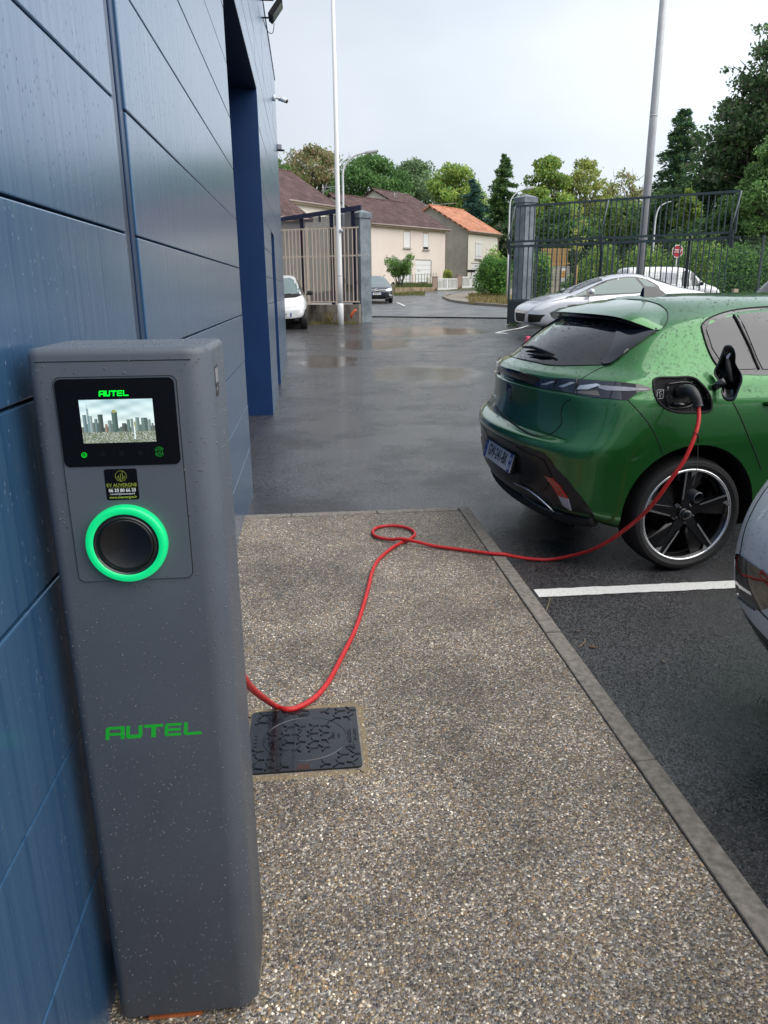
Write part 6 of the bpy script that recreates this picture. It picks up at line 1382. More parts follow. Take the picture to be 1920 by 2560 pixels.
def house(label, PL, PR, depth, zbase, zeave, zridge, wall, roof, openings=(), gable=None, over=.35, name='house', pipes=True):
    PL = Vector((PL.x, PL.y, 0)); PR = Vector((PR.x, PR.y, 0)); d = PR-PL; W_ = d.length; rz = math.atan2(d.y, d.x)
    t = thing(name, label, 'house', (PL.x, PL.y, zbase), rz, None); he = zeave-zbase; hr = zridge-zbase; D = depth
    m = MB(); V = [(0, 0, -2), (W_, 0, -2), (W_, 0, he), (0, 0, he), (0, D, -2), (W_, D, -2), (W_, D, he), (0, D, he), (0, D/2, hr-.05), (W_, D/2, hr-.05)]
    m.add(V, [(0, 1, 2, 3), (5, 4, 7, 6)], 0); m.add(V, [(4, 0, 3, 8, 7), (1, 5, 6, 9, 2)], 1); m.build('wall', [MATS[wall], MATS[gable or wall]], t)
    sl = (hr-he)/(D/2)
    for s in (0, 1):                                     # each roof slope in its own plane so that the tiles follow it
        o_ = Vector((-over, D/2, hr)); L2 = math.hypot(D/2+over, sl*(D/2+over)); ang = math.atan(sl)
        mb = MB().box(0, W_+2*over, -L2, 0, -.12, .03); o = mb.build('roof', MATS[roof], t)
        if s == 0: o.location = o_; o.rotation_euler = (ang, 0, 0)
        else: o.location = o_+Vector((W_+2*over, 0, 0)); o.rotation_euler = (ang, 0, math.pi)
    rc = None; n_ = int((W_+2*over)/.42)
    rm = MB()
    for i in range(n_): x = -over+.42*i; rm.tube([(x, D/2, hr+.02), (x+.43, D/2, hr+.045)], .10, 6)
    rm.build('ridge_tiles', MATS[roof], t)['kind'] = 'stuff'
    ez = he-over*sl
    MB().box(-over, W_+over, -over+.005, -over+.04, ez-.20, ez-.03).build('fascia', MATS['eave_cream'], t); MB().box(-.2, W_+.2, -over+.05, -.003, ez-.19, ez-.165).build('soffit', MATS['eave_cream'], t)
    MB().tube([(-over, -over-.06, ez-.06), (W_+over, -over-.06, ez-.06)], .07, 8).build('gutter', MATS['gutter'], t)
    if pipes:
        for x in (.0, W_): MB().tube([(x+(.15 if x else -.15), -over-.04, ez-.1), (x+(.1 if x else -.1), -.10, ez-.45), (x+(.06 if x else -.06), -.06, ez-.8), (x+(.06 if x else -.06), -.06, -.5)], .045, 6).build('downpipe', MATS['gutter'], t)
    for (x, z, ww, hh, kind) in openings:
        if kind == 'shutter':
            w1 = MB().box(x, x+ww, -.004, .02, z, z+hh).build('window', MATS['sill_grey'], t); mq = MB()
            MB().box(x+.05, x+ww-.05, -.008, -.0045, z+.04, z+hh-.16).build('roller_shutter', MATS['shutter_white'], w1)
            mq.box(x-.06, x, -.05, .0, z-.02, z+hh+.05); mq.box(x+ww, x+ww+.06, -.05, .0, z-.02, z+hh+.05); mq.box(x-.06, x+ww+.06, -.05, 0, z+hh+.052, z+hh+.12); mq.build('reveal', MATS['shutter_white' if wall != 'pink_render' else wall], w1)
            MB().box(x-.10, x+ww+.10, -.12, .0, z-.10, z-.022).build('sill', MATS['sill_grey'], w1); MB().box(x+.05, x+ww-.05, -.02, -.0085, z+hh-.155, z+hh).build('shutter_box', MATS['eave_cream'], w1)
        elif kind == 'half':
            w1 = MB().box(x, x+ww, -.004, .02, z, z+hh).build('window', MATS['sill_grey'], t); MB().box(x+.05, x+ww-.05, -.006, -.0045, z+.04, z+.22).build('pane', MATS['van_glass'], w1); MB().box(x+.05, x+ww-.05, -.009, -.0045, z+.225, z+hh-.16).build('roller_shutter', MATS['shutter_white'], w1)
            MB().box(x-.10, x+ww+.10, -.12, .0, z-.10, z-.004).build('sill', MATS['sill_grey'], w1); MB().box(x+.05, x+ww-.05, -.02, -.0085, z+hh-.155, z+hh).build('shutter_box', MATS['eave_cream'], w1)
        elif kind == 'leaves':
            w1 = MB().box(x, x+ww, -.004, .02, z, z+hh).build('window', MATS['sill_grey'], t)
            for k in (0, 1):
                a = x+.02+k*ww/2; mq = MB(); mq.box(a, a+ww/2-.04, -.05, -.006, z, z+hh)
                s_ = mq.build('shutter', MATS['shutter_white'], w1); mh = MB(); [mh.box(a, a+ww/2-.04, -.065, -.052, z+q, z+q+.05) for q in (.22, hh-.27)]; mh.build('hinge_bar', MATS['sill_grey'], w1)
            MB().box(x-.15, x+ww+.15, -.12, .0, z-.12, z-.02).build('sill', MATS['sill_grey'], w1)
        elif kind == 'garage':
            g = MB().box(x, x+ww, -.012, .02, z, z+hh); g = g.build('garage_door', MATS['shutter_white'], t); mq = MB(); mq.box(x-.05, x+ww+.05, -.03, .0, z+hh+.002, z+hh+.10); mq.box(x+ww+.002, x+ww+.15, -.03, 0, z, z+hh); mq.build('door_surround', MATS['sill_grey'], g)
            for k in range(1, 5): MB().box(x+.02, x+ww-.02, -.016, -.013, z+hh*k/5-.012, z+hh*k/5+.012).build('door_joint', MATS['lamp_grey'], g)
        elif kind == 'small':
            w1 = MB().box(x, x+ww, -.01, .02, z, z+hh).build('window', MATS['sill_grey'], t); MB().box(x+.04, x+ww-.04, -.013, -.0105, z+.04, z+hh-.04).build('pane', MATS['van_glass'], w1)
    return t, W_
h1, W1 = house('pale pink two storey house with two shuttered windows and a garage, beyond the gateway', at(928, 700, 66), at(1112, 700, 74), 9.2, 1.85, 7.05, 9.55, 'pink_render', 'brown_tiles', gable='cream_render',
    openings=[(4.55, 3.15, .95, 1.55, 'shutter'), (7.45, 3.10, .85, 1.55, 'half'), (3.85, .0, 1.65, 2.0, 'garage'), (6.35, .0, 2.3, 2.1, 'garage')])
h2, W2 = house('cream house with an orange tiled roof and bare grey gable, right of the pink house', at(1167, 700, 80), at(1241, 700, 85.5), 9.2, 2.1, 7.36, 9.95, 'cream_render', 'orange_tiles', gable='grey_render',
    openings=[(1.75, 2.35, 1.35, 1.75, 'leaves'), (.95, -.6, 2.6, 2.4, 'garage')])
h3, W3 = house('brown roofed house showing its gable behind the pink house', at(1016, 600, 86), at(1100, 600, 92), 9., 5.2, 10.1, 12.5, 'cream_render', 'brown_tiles', pipes=False)
h0, W0 = house('cream house with a long brown roof rising behind the navy screen at left', at(600, 600, 51), at(839, 600, 60), 9., 1.9, 7.9, 10.6, 'cream_render', 'brown_tiles', openings=[(9.0, 4.5, .35, .75, 'small')])
hb, Wb = house('low brown roofed annexe beside the end of the blue wall', at(560, 600, 42), at(764, 600, 46), 5.5, 1.9, 5.75, 7.3, 'cream_render', 'brown_tiles', pipes=False)
MB().box(5.2, 6.9, -3.3, -2.2, .032, .05).build('roof_patch', MATS['orange_tiles'], [c_ for c_ in h0.children if c_.name.startswith('roof')][0])
def aerial(x, y0, y1, depth, kind, label):
    a, b = at(x, y0, depth), at(x, y1, depth); t = thing('roof_aerial', label, 'aerial', (a.x, a.y, a.z), 0, 'television aerials'); H_ = b.z-a.z
    MB().tube([(0, 0, -.6), (0, 0, H_)], .03, 6).build('mast', MATS['galvanised'], t); m = MB()
    if kind: 
        m.bar((-.1, 0, H_-.25), (1.5, 0, H_-.15), .03)
        for k in range(7): m.bar((.1+k*.2, -.3, H_-.24+k*.012), (.1+k*.2, .3, H_-.24+k*.012), .02)
        m.bar((.2, 0, H_-.5), (1.4, 0, H_-.15), .02); m.bar((.1, 0, H_-.6), (.35, 0, H_+.1), .03)
    else: 
        m.bar((-1.7, 0, H_), (1.9, 0, H_+.25), .035); m.bar((-.5, 0, H_-.3), (.6, 0, H_-.3), .03); m.bar((.6, 0, H_-.3), (.6, 0, H_+.1), .03); m.bar((-.5, 0, H_-.3), (-.5, 0, H_+.1), .03)
    m.build('array', MATS['galvanised'], t)
aerial(987, 514, 481, 88, 1, 'television aerial on the roof behind the pink house'); aerial(1099, 532, 514, 84, 0, 'wide flat aerial over the orange roof'); aerial(808, 492, 462, 62, 1, 'television aerial on the long brown roof at left')
# garden wall, posts, white gates, wire fence of the pink house
def gpt(x, y, depth): p = at(x, y, depth); p.z = gz(p.y); return p
a, b = gpt(985, 738, 54), gpt(1083, 730, 60); a.z = b.z = 0; d = b-a; rz = math.atan2(d.y, d.x); Lw = d.length; zl = gz(a.y)
gw = thing('garden_wall', 'low lichen stained garden wall in front of the pink house', 'wall', (a.x, a.y, 0), rz); noisy('garden_wall', (.40, .30, .20), (.20, .16, .09), 1.6, .9, pos=(.4, .6))
x = 0
while x < Lw: MB().box(x+.005, min(x+1.6, Lw)-.005, -.1, .1, zl-.4, 1.50).build('wall_section', MATS['garden_wall'], gw, bevel=.02); x += 1.6
def gpost(x, y, depth, lab): p = gpt(x, y, depth); m = MB().box(-.20, .20, -.17, .17, -.3, 1.0); m.box(-.23, .23, -.2, .2, 1.002, 1.06); tag(m.build('gate_post', noisy('post_render', (.42, .32, .26), (.16, .12, .09), 1.8, .9, pos=(.5, .62)), loc=tuple(p)), lab, 'post', 'rendered garden posts'); bpy.data.objects[-1] if 0 else None
gpost(1087, 731, 60, 'mossy rendered post at the end of the garden wall'); gpost(1148, 729, 62, 'mossy rendered post between the two white garden gates')
def wgate(x0, x1, y, depth0, depth1, lab):
    a, b = gpt(x0, y, depth0), gpt(x1, y, depth1); d = b-a; t = thing('garden_gate', lab, 'gate', (a.x, a.y, a.z), math.atan2(d.y, d.x), 'white garden gates'); L_ = math.hypot(d.x, d.y)
    for z, n_ in ((.10, 'bottom_rail'), (.85, 'top_rail')): MB().box(0, L_, -.03, .03, z-.04, z+.04).build(n_, MATS['shutter_white'], t)
    k = int(L_/.155); src = None
    for i in range(k+1):
        o = MB().box(-.035, .035, -.015, .015, .14, .81).build('slat', MATS['shutter_white'], t) if src is None else mesh_obj('slat', src.data, t)
        src = src or o; o.location.x = L_*(i+.0)/k
    MB().box(L_*.5-.06, L_*.5+.06, -.04, .04, -.05, .9).build('stile', MATS['shutter_white'], t); MB().box(0.02, L_-.02, -.01, .01, -.02, .10-.042).build('kick_board', MATS['shutter_white'], t)
wgate(1093, 1142, 729, 60.3, 61.8, 'white slatted garden gate between the two mossy posts'); wgate(1154, 1196, 727, 62.2, 63.8, 'white slatted garden gate running behind the round laurel')
m = MB(); a, b = gpt(1000, 712, 61), gpt(1090, 712, 64); k = 12
for i in range(k+1): p = a+(b-a)*i/k; m.bar(p, p+Vector((0, 0, 1.1)), .035)
for z in np.arange(.1, 1.1, .1): m.bar(a+Vector((0, 0, z)), b+Vector((0, 0, z)), .005)
tag(m.build('wire_fence', P_('wire_green', (.10, .16, .10), .5)), 'thin green wire fence on the lawn before the garage doors', 'fence')
p = at(1080, 700, 65); tag(MB().box(-.45, .45, -.3, .3, -.9, .25).build('utility_cabinet', MATS['cream_render'], loc=(p.x, p.y, p.z), bevel=.03), 'cream utility cabinet standing behind the garden wall', 'cabinet')
p = at(1178, 695, 76); t = thing('letter_box', 'small dark letter box on a post before the grey gable', 'letter box', (p.x, p.y, gz(p.y))); MB().box(-.04, .04, -.04, .04, -.1, p.z-gz(p.y)+.55).build('post', MATS['gutter'], t); MB().box(-.38, .38, -.2, .2, p.z-gz(p.y)+.55, p.z-gz(p.y)+.80).build('box', MATS['matt_black'], t)
# shed, board and fence seen through the gate
a, b = at(1350, 700, 52), at(1424, 700, 52); zb_ = gz(a.y); t = thing('timber_fence', 'ochre timber fence panel glimpsed through the railings', 'fence', (a.x, a.y, zb_)); L_ = (b-a).length; noisy('ochre_wood', (.42, .25, .09), (.52, .33, .14), 6, .8); src = None
for i in range(int(L_/.19)):
    o = MB().box(0, .17, -.02, .02, 1.9, 3.05).build('board', MATS['ochre_wood'], t) if src is None else mesh_obj('board', src.data, t); src = src or o; o.location.x = i*.19
MB().box(0, L_, .022, .06, 2.9, 3.0).build('rail', MATS['ochre_wood'], t); MB().box(0, L_, .022, .06, 2.0, 2.1).build('rail', MATS['ochre_wood'], t); MB().box(0, L_, -.03, .05, -.2, 1.88).build('base_wall', MATS['grey_render'], t)
p = at(1408, 690, 43); t = thing('notice_board', 'white and orange notice board standing among the shrubs behind the gate', 'board', (p.x, p.y, gz(p.y))); q = p.z-gz(p.y)
MB().box(-.20, .18, -.02, .02, q-.42, q+.42).build('panel', MATS['shutter_white'], t); MB().box(-.14, .12, -.025, -.021, q-.1, q+.28).build('picture', P_('board_orange', (.65, .35, .12), .5), t); MB().box(-.22, -.18, -.02, .02, -.1, q+.42).build('leg', MATS['gutter'], t); MB().box(.16+.024, .22, -.02, .02, -.1, q+.42).build('leg', MATS['gutter'], t)
# ================================================================== vegetation
def leaf_mat(name, rough=.55):
    m = P_(name, (.05, .1, .03), rough, spec=.35); t = m.node_tree; b = t.nodes['Principled BSDF']
    ca = N(t, 'ShaderNodeVertexColor', layer_name='tint'); L(t, ca.outputs[0], b.inputs['Base Color'])
    tr = N(t, 'ShaderNodeBsdfTranslucent'); sc = N(t, 'ShaderNodeVectorMath', operation='SCALE'); sc.inputs['Scale'].default_value = 1.3; L(t, ca.outputs[0], sc.inputs[0]); L(t, sc.outputs[0], tr.inputs[0])
    mx = N(t, 'ShaderNodeMixShader', i_0=.38); L(t, b.outputs[0], mx.inputs[1]); L(t, tr.outputs[0], mx.inputs[2]); L(t, mx.outputs[0], t.nodes['Material Output'].inputs[0]); return m
leaf_mat('leaf'); noisy('bark', (.045, .035, .028), (.09, .075, .06), 6, .95, bump=.6, stretch=(1, 1, .2))
def quads(C_, size, asp, axis, pal_, r, jit=.25, droop=None):
    """leaf faces: centres C_, each turned its own way"""
    n = len(C_); a = r.normal(size=(n, 3)) if axis is None else axis+r.normal(size=(n, 3))*.35; a /= np.linalg.norm(a, axis=1)[:, None]
    b = r.normal(size=(n, 3)); b -= a*(a*b).sum(1)[:, None]; b /= np.linalg.norm(b, axis=1)[:, None]
    s = size*r.uniform(.55, 1.3, n)[:, None]; V = np.stack([C_-a*s, C_-b*s*asp+a*s*.1, C_+a*s, C_+b*s*asp+a*s*.1], 1).reshape(-1, 3)
    F = np.arange(4*n).reshape(n, 4); p = np.array(pal_); c = np.minimum(2.6*p, .50)[r.integers(0, len(p), n)]*r.uniform(1-jit, 1+jit, (n, 1)); return V, F, np.repeat(c, 4, 0)
def crown_mesh(blobs, n, size, asp, pal_, r, axis=None, shell=.55):
    """blobs: (centre, radii, tint factor); leaves thickest towards each blob's skin"""
    vol = np.array([np.prod(b[1])**.66 for b in blobs]); cnt = (vol/vol.sum()*n).astype(int)+1; Vs = []; Fs = []; Cs = []; o = 0
    for (c, rd, tf), k in zip(blobs, cnt):
        u = r.normal(size=(k, 3)); u /= np.linalg.norm(u, axis=1)[:, None]; q = (shell+(1-shell)*r.random(k)**.6)*(1+.16*r.normal(size=k))
        P = np.array(c)+u*q[:, None]*np.array(rd); V, F, C_ = quads(P, size, asp, axis, pal_, r); Vs.append(V); Fs.append(F+o); Cs.append(C_*tf); o += len(V)
    return np.vstack(Vs), np.vstack(Fs), np.vstack(Cs)
def limb(m, a, b, r0, r1, bend=.12, r=None):
    a, b = Vector(a), Vector(b); c = (a+b)/2+Vector(tuple(r.normal(size=3)))*(b-a).length*bend; q = smoothline([a, c, b], 4); m.tube(q, list(map(float, np.linspace(r0, r1, len(q)))), 6)
def tree(label, px, ytop, ybot, wpx, depth, pal_, n=5000, leaf=.26, kind='round', seed=1, airy=0., group=None, nblob=22, bs=1., lobes=(), name='tree', cat='tree', trunk_r=.28):
    """ytop/ybot: top and underside of the crown as seen; the tree stands on the ground at its depth"""
    r = np.random.default_rng(seed); c = at(px, (ytop+ybot)/2, depth); g = gz(c.y); top = at(px, ytop, depth).z-g; bot = max(at(px, ybot, depth).z-g, .6); W_ = wpx/FPX*depth/2
    t = thing(name, label, cat, (c.x, c.y, g), 0, group); blobs = []; H_ = top-bot
    m = MB()
    if kind == 'round':
        for i in range(nblob):
            h = r.random()**.8; rr = W_*math.sin(math.pi*min(.97, .22+.72*h))*(.55+.3*r.random()); th = r.uniform(0, 6.28); s = W_*r.uniform(.20, .38)*(1-.3*h)*bs
            blobs.append(((rr*math.cos(th), rr*math.sin(th), bot+H_*(.08+.84*h)), (s, s, s*.72), r.uniform(.72, 1.25)))
        blobs.append(((0, 0, bot+H_*.45), (W_*.5, W_*.5, H_*.38), .8))
        for lx, ly, lr in lobes:
            q = at(lx, ly, depth)-Vector((c.x, c.y, g)); k_ = lr/FPX*depth
            blobs.append(((q.x, q.y+r.normal()*1.2, q.z), (k_*1.15, k_, k_*.55), r.uniform(.8, 1.25))); limb(m, (0, 0, bot+(q.z-bot)*.6), (q.x, q.y, q.z), .10, .02, .05, r)
        m.tube([(0, 0, -.3), (.1, 0, bot*.5), (0, .1, bot+H_*.35), (0, 0, bot+H_*.75)], [trunk_r, trunk_r*.8, trunk_r*.5, .04], 8)
        for b in blobs[:int(nblob*.7)]: limb(m, (0, 0, bot*.6+(b[0][2]-bot)*.35), b[0], trunk_r*.30, .03, r=r)
        V, F, Cc = crown_mesh(blobs, n, leaf, .55, pal_, r, None, .35+.2*(1-airy))
    elif kind == 'conifer':
        m.tube([(0, 0, -.3), (0, 0, top*.96)], [trunk_r, .03], 8); P = []; ax = []
        lv = int(H_/.55)
        for i in range(lv):
            h = i/lv; R_ = W_*(1-h)**.72*(.75+.5*r.random())+.12; k = max(5, int(13*(1-h)+4))
            for j in range(k):
                th = r.uniform(0, 6.28); rl = R_*r.uniform(.65, 1.08); z0_ = bot+H_*h; dr = .10*rl
                if i % 2 == 0 and j < 5: m.tube([(0, 0, z0_), (rl*.6*math.cos(th), rl*.6*math.sin(th), z0_-dr*.3)], [.05, .015], 4)
                nn = int(n/(lv*k)*max(.4, 2.0*rl/W_))+2
                for q in range(nn):
                    f = (q+r.random())/nn; sp = .32*(1-f*.5)*min(1, rl); P.append((rl*f*math.cos(th)+r.normal()*sp*.6, rl*f*math.sin(th)+r.normal()*sp*.6, z0_-dr*f*f*2+.25*f*rl*.3+r.normal()*.14)); ax.append((math.cos(th), math.sin(th), r.uniform(-.1, .5)))
        V, F, Cc = quads(np.array(P), leaf, .32, np.array(ax), pal_, r)
    if kind == 'bare' or airy > .6:
        for i in range(26): b = (r.normal()*W_*.55, r.normal()*W_*.5, bot+H_*r.uniform(.3, 1.0)); limb(m, (b[0]*.2, b[1]*.2, bot+(b[2]-bot)*.3), b, .07, .012, .2, r)
    m.build('trunk', MATS['bark'], t); o = np_mesh('crown', V, F, MATS['leaf'], t, False, Cc); return t
DK = [(.022, .048, .020), (.036, .070, .026), (.055, .095, .034), (.014, .030, .016), (.075, .12, .042)]
MD = [(.040, .085, .025), (.060, .115, .032), (.085, .14, .045), (.030, .060, .022), (.10, .16, .06)]
GR_ = [(.07, .11, .05), (.10, .15, .075), (.13, .18, .10), (.05, .08, .04)]
YL = [(.12, .16, .035), (.17, .20, .05), (.22, .24, .07), (.08, .12, .03), (.15, .14, .05)]
BR = [(.11, .12, .055), (.14, .11, .06), (.08, .10, .04), (.18, .13, .08), (.06, .075, .035)]
BL = [(.022, .055, .045), (.035, .075, .060), (.015, .038, .032), (.05, .095, .075)]
OK_ = [(.024, .048, .022), (.038, .068, .032), (.058, .095, .040), (.075, .068, .052), (.018, .034, .018)]
gp = 'trees on the slope beyond the houses'
tree('thin brownish tree above the long brown roof at far left', 782, 372, 500, 215, 112, BR, 9000, .22, 'round', 2, .75, gp, 40)
tree('small bright green tree right beside the end of the blue wall', 700, 396, 490, 80, 100, MD, 3000, .22, 'round', 3, .2, gp)
tree('broad dark green tree directly behind the curved street lamp', 928, 390, 540, 225, 105, MD[:2]+DK[1:3]+MD[:1], 16000, .21, 'round', 4, .1, gp, 60)
tree('grey green willow like tree left of the yellowish one', 1040, 400, 560, 190, 116, GR_, 14000, .22, 'round', 5, .2, gp, 50)
tree('yellowish green tree above the orange roof', 1135, 405, 560, 175, 108, YL[:2]+MD[1:3]+YL[:1], 12000, .21, 'round', 6, .2, gp, 45)
tree('blue green spruce beside the orange roof', 1180, 446, 640, 130, 96, BL, 9000, .24, 'conifer', 7, 0, gp)
tree('tall dark spire shaped tree left of the right gate pillar', 1258, 385, 660, 140, 97, DK[1:]+MD[:2], 15000, .25, 'conifer', 8, 0, gp, trunk_r=.3)
tree('dark brownish thicket behind the cream house', 1262, 560, 690, 130, 93, OK_, 6000, .22, 'round', 31, .1, gp)
tree('light green poplar like tree just right of the gate pillar', 1366, 378, 670, 165, 92, YL[:2]+MD[1:3], 15000, .20, 'round', 9, .25, gp, 55)
tree('yellowing tree in the middle above the railings', 1462, 388, 670, 170, 96, YL+BR[:1], 12500, .20, 'round', 10, .45, gp, 50)
tree('nearly bare tree with thin pale twigs left of the thick pole', 1558, 420, 650, 165, 90, BR+YL[:2], 4200, .19, 'round', 11, .95, gp, 26)
tree('low olive green tree behind the railings near the thick pole', 1545, 500, 700, 240, 80, MD+YL[:1]+BR[:1], 13000, .19, 'round', 12, .1, gp, 40)
tree('low dark green tree behind the railings near the gate pillar', 1400, 525, 700, 230, 78, DK[1:]+MD[:2], 12000, .19, 'round', 13, .1, gp, 40)
tree('tall dark fir right of the thick pole', 1697, 276, 580, 225, 72, DK+BL[:2], 19000, .22, 'conifer', 14, 0, gp, trunk_r=.3)
g2 = 'large trees along the right side'
tree('very tall dark oak rising out of the right edge of the picture', 2010, 30, 560, 520, 56, OK_+DK[1:3], 36000, .17, 'round', 15, .5, g2, 130, bs=.6, trunk_r=.5, lobes=((1905, 75, 26), (1888, 130, 30), (1850, 150, 24), (1832, 165, 15), (1880, 195, 34), (1845, 215, 20), (1905, 240, 36), (1826, 262, 16), (1850, 285, 30), (1800, 292, 26), (1775, 325, 15), (1790, 345, 26), (1835, 330, 30), (1765, 380, 22), (1800, 390, 34), (1738, 412, 20), (1770, 440, 34), (1880, 300, 40)))
tree('dark leafy tree between the fir and the tall oak', 1862, 290, 620, 290, 60, OK_[:3]+DK, 24000, .16, 'round', 16, .2, g2, 60)
tree('bushy bright green tree at the right edge above the wire fence', 1955, 320, 660, 260, 46, MD+DK[2:3], 22000, .12, 'round', 17, .0, g2, 60)
tree('light green young tree growing in front of the fir behind the railings', 1722, 448, 650, 80, 52, YL[:2]+MD[1:3], 7000, .12, 'round', 18, .2, g2, 26, trunk_r=.12)
tree('dark undergrowth tree behind the railings at right', 1680, 460, 700, 240, 62, DK+OK_[:2], 15000, .16, 'round', 19, .0, g2, 44)
tree('mid green undergrowth tree behind the stop sign', 1800, 490, 710, 240, 50, MD[:2]+DK[1:4], 15000, .14, 'round', 20, .0, g2, 44)
# bushes, hedge
def bush(name, label, cat, px, ytop, depth, w_px, n, leaf, pal_, seed, squash=1., nb=16, zb=None, wy=None):
    r = np.random.default_rng(seed); c = at(px, ytop, depth); g = gz(c.y); h = c.z-g; W_ = w_px/FPX*depth/2; t = thing(name, label, cat, (c.x, c.y, g)); wy = wy or W_
    bl = [((r.uniform(-.6, .6)*W_, r.uniform(-.6, .6)*wy, h*r.uniform(.25, .75)), (W_*.42, wy*.42, h*.30), r.uniform(.75, 1.2)) for i in range(nb)]+[((0, 0, h*.42), (W_*.86, wy*.86, h*.50), 1)]
    V, F, C_ = crown_mesh(bl, n, leaf, .45, pal_, r, None, .7); V[:, 2] = np.maximum(V[:, 2], .02)
    m = MB()
    for i in range(8): limb(m, (r.normal()*.1, r.normal()*.1, -.1), (r.normal()*W_*.4, r.normal()*wy*.4, h*.7), .04, .01, r=r)
    m.build('stems', MATS['bark'], t); np_mesh('foliage', V, F, MATS['leaf'], t, False, C_); return t
LR = [(.035, .085, .022), (.055, .12, .028), (.09, .17, .04), (.022, .055, .018)]; LL = [(.12, .19, .04), (.17, .24, .06), (.08, .15, .035), (.05, .10, .03)]
bush('laurel_bush', 'dense round dark green laurel on the grass verge left of the gate pillar', 'bush', 1233, 640, 47, 100, 9000, .085, LR, 41)
bush('laurel_bush', 'taller laurel with bright shoots just behind the right gate pillar', 'bush', 1350, 632, 44, 74, 6000, .085, LR+LL[:1], 42)
bush('garden_bush', 'light green shrub overtopping the round laurel in front of the cream house', 'bush', 1238, 618, 52, 60, 2600, .10, LL, 43)
bush('garden_bush', 'small yellow green bush against the grey gable', 'bush', 1119, 674, 72, 24, 700, .12, YL, 44)
for i, (p_, y_, dp, w_, lab, pl) in enumerate(((1500, 612, 42, 130, 'light green hedge bush behind the railings left of the thick pole', LL), (1615, 616, 42, 120, 'light green hedge bush just right of the thick pole', LL), (1760, 596, 41, 190, 'hedge bush with upright light shoots behind the stop sign', LR[1:]+LL[:2]), (1905, 600, 34, 230, 'dense dark green hedge bush behind the wire fence at the right edge', LR+DK[:1]), (1440, 690, 43, 90, 'low shrub at the foot of the yellow sapling', LR))): bush('hedge_bush', lab, 'bush', p_, y_, dp, w_, 9000 if i < 4 else 1500, .085, pl, 50+i, nb=22, wy=1.2)
def myrtle():
    r = np.random.default_rng(60); b = at(1001, 713, 62); g = gz(b.y); t = thing('flowering_shrub', 'small vase shaped crape myrtle on the lawn before the pink house', 'shrub', (b.x, b.y, g)); m = MB(); bl = []; ft = []
    H_ = at(1001, 633, 62).z-g
    for i in range(20):
        th = r.uniform(0, 6.28); hh = r.uniform(.42, .86); rr = r.uniform(.2, 1.1)*(.25+hh); e = (rr*math.cos(th), rr*math.sin(th), H_*hh); limb(m, (0, 0, -.1), e, .032, .010, .06, r); bl.append((e, (.38, .38, .36), r.uniform(.8, 1.2))); ft.append(((e[0]*1.15, e[1]*1.15, min(H_*.97, e[2]+.38)), (.16, .16, .18), 1.))
    m.build('stems', MATS['bark'], t); V, F, C_ = crown_mesh(bl, 5200, .08, .5, MD+LL[:1], r, None, .2); np_mesh('foliage', V, F, MATS['leaf'], t, False, C_)
    V, F, C_ = crown_mesh(ft+[((1.55, 0, 1.35), (.3, .1, .06), 1.), ((-1.3, 0, 1.9), (.25, .1, .08), 1.)], 420, .055, .6, [(.30, .20, .20), (.24, .19, .14), (.36, .25, .26)], r, None, .0); np_mesh('blossom', V, F, MATS['leaf'], t, False, C_)
myrtle()
def sapling():
    r = np.random.default_rng(61); b = at(1434, 700, 40); g = gz(b.y); t = thing('sapling', 'slender yellowing sapling tied to a timber stake behind the gate', 'tree', (b.x, b.y, g)); H_ = at(1434, 522, 40).z-g; m = MB(); m.tube([(0, 0, -.1), (.03, 0, H_*.5), (0, 0, H_)], [.05, .035, .01], 6); bl = []
    for i in range(10): e = (r.normal()*.28, r.normal()*.28, H_*r.uniform(.55, .98)); limb(m, (0, 0, e[2]-.35), e, .015, .006, r=r); bl.append((e, (.22, .22, .25), 1.))
    m.build('trunk', MATS['bark'], t); MB().tube([(.14, 0, -.1), (.14, 0, 1.9)], .045, 6).build('stake', MATS['ochre_wood'], t); V, F, C_ = crown_mesh(bl, 420, .06, .5, YL+[(.28, .26, .05)], r, None, .0); np_mesh('crown', V, F, MATS['leaf'], t, False, C_)
sapling()
# verge: kerb arc, gravel and dry grass left of the right pillar; lawns and weeds
def flat_patch(name, pts, lift, mat, kind='structure', n=4):
    q = smoothline(pts, n, True); V = [atg(x, y) for x, y in q]
    for v in V: v.z = gz(v.y)+lift
    c = sum(V, Vector())/len(V); c.z = gz(c.y)+lift; m = MB(); V2 = [c]+V; m.add(V2, [(0, i+1, (i+1) % len(V)+1) for i in range(len(V))]); o = m.build(name, mat); o['kind'] = kind; return V
noisy('gravel_mat', (.20, .17, .14), (.36, .32, .28), 14, .9, bump=1., bscale=60); noisy('dry_grass_mat', (.16, .13, .05), (.26, .20, .09), 3, .95, bump=1., bscale=50)
flat_patch('gravel_verge', [(1111, 743), (1122, 738), (1160, 732), (1215, 726), (1300, 722), (1420, 722), (1420, 775), (1330, 772), (1270, 767), (1190, 761), (1135, 754)], .02, MATS['gravel_mat'])
flat_patch('grass_verge', [(1163, 745), (1190, 735), (1260, 728), (1420, 724), (1420, 765), (1270, 760), (1200, 753)], .05, MATS['dry_grass_mat'])
kp = [atg(x, y) for x, y in smoothline([(1125, 738), (1110, 743), (1118, 749), (1140, 756), (1190, 762), (1270, 768), (1330, 773)], 5)]; kerb = thing('verge_kerb', 'row of dark kerb stones curving round the gravel verge', 'kerb', tuple(kp[0]))
for i in range(0, len(kp)-1, 2):
    a, b = kp[i]-kp[0], kp[min(i+2, len(kp)-1)]-kp[0]; e = (b-a)*.02; MB().bar(a+e+Vector((0, 0, .02)), b-e+Vector((0, 0, .02)), .22, .20).build('kerbstone', MATS['kerb_mat'], kerb)
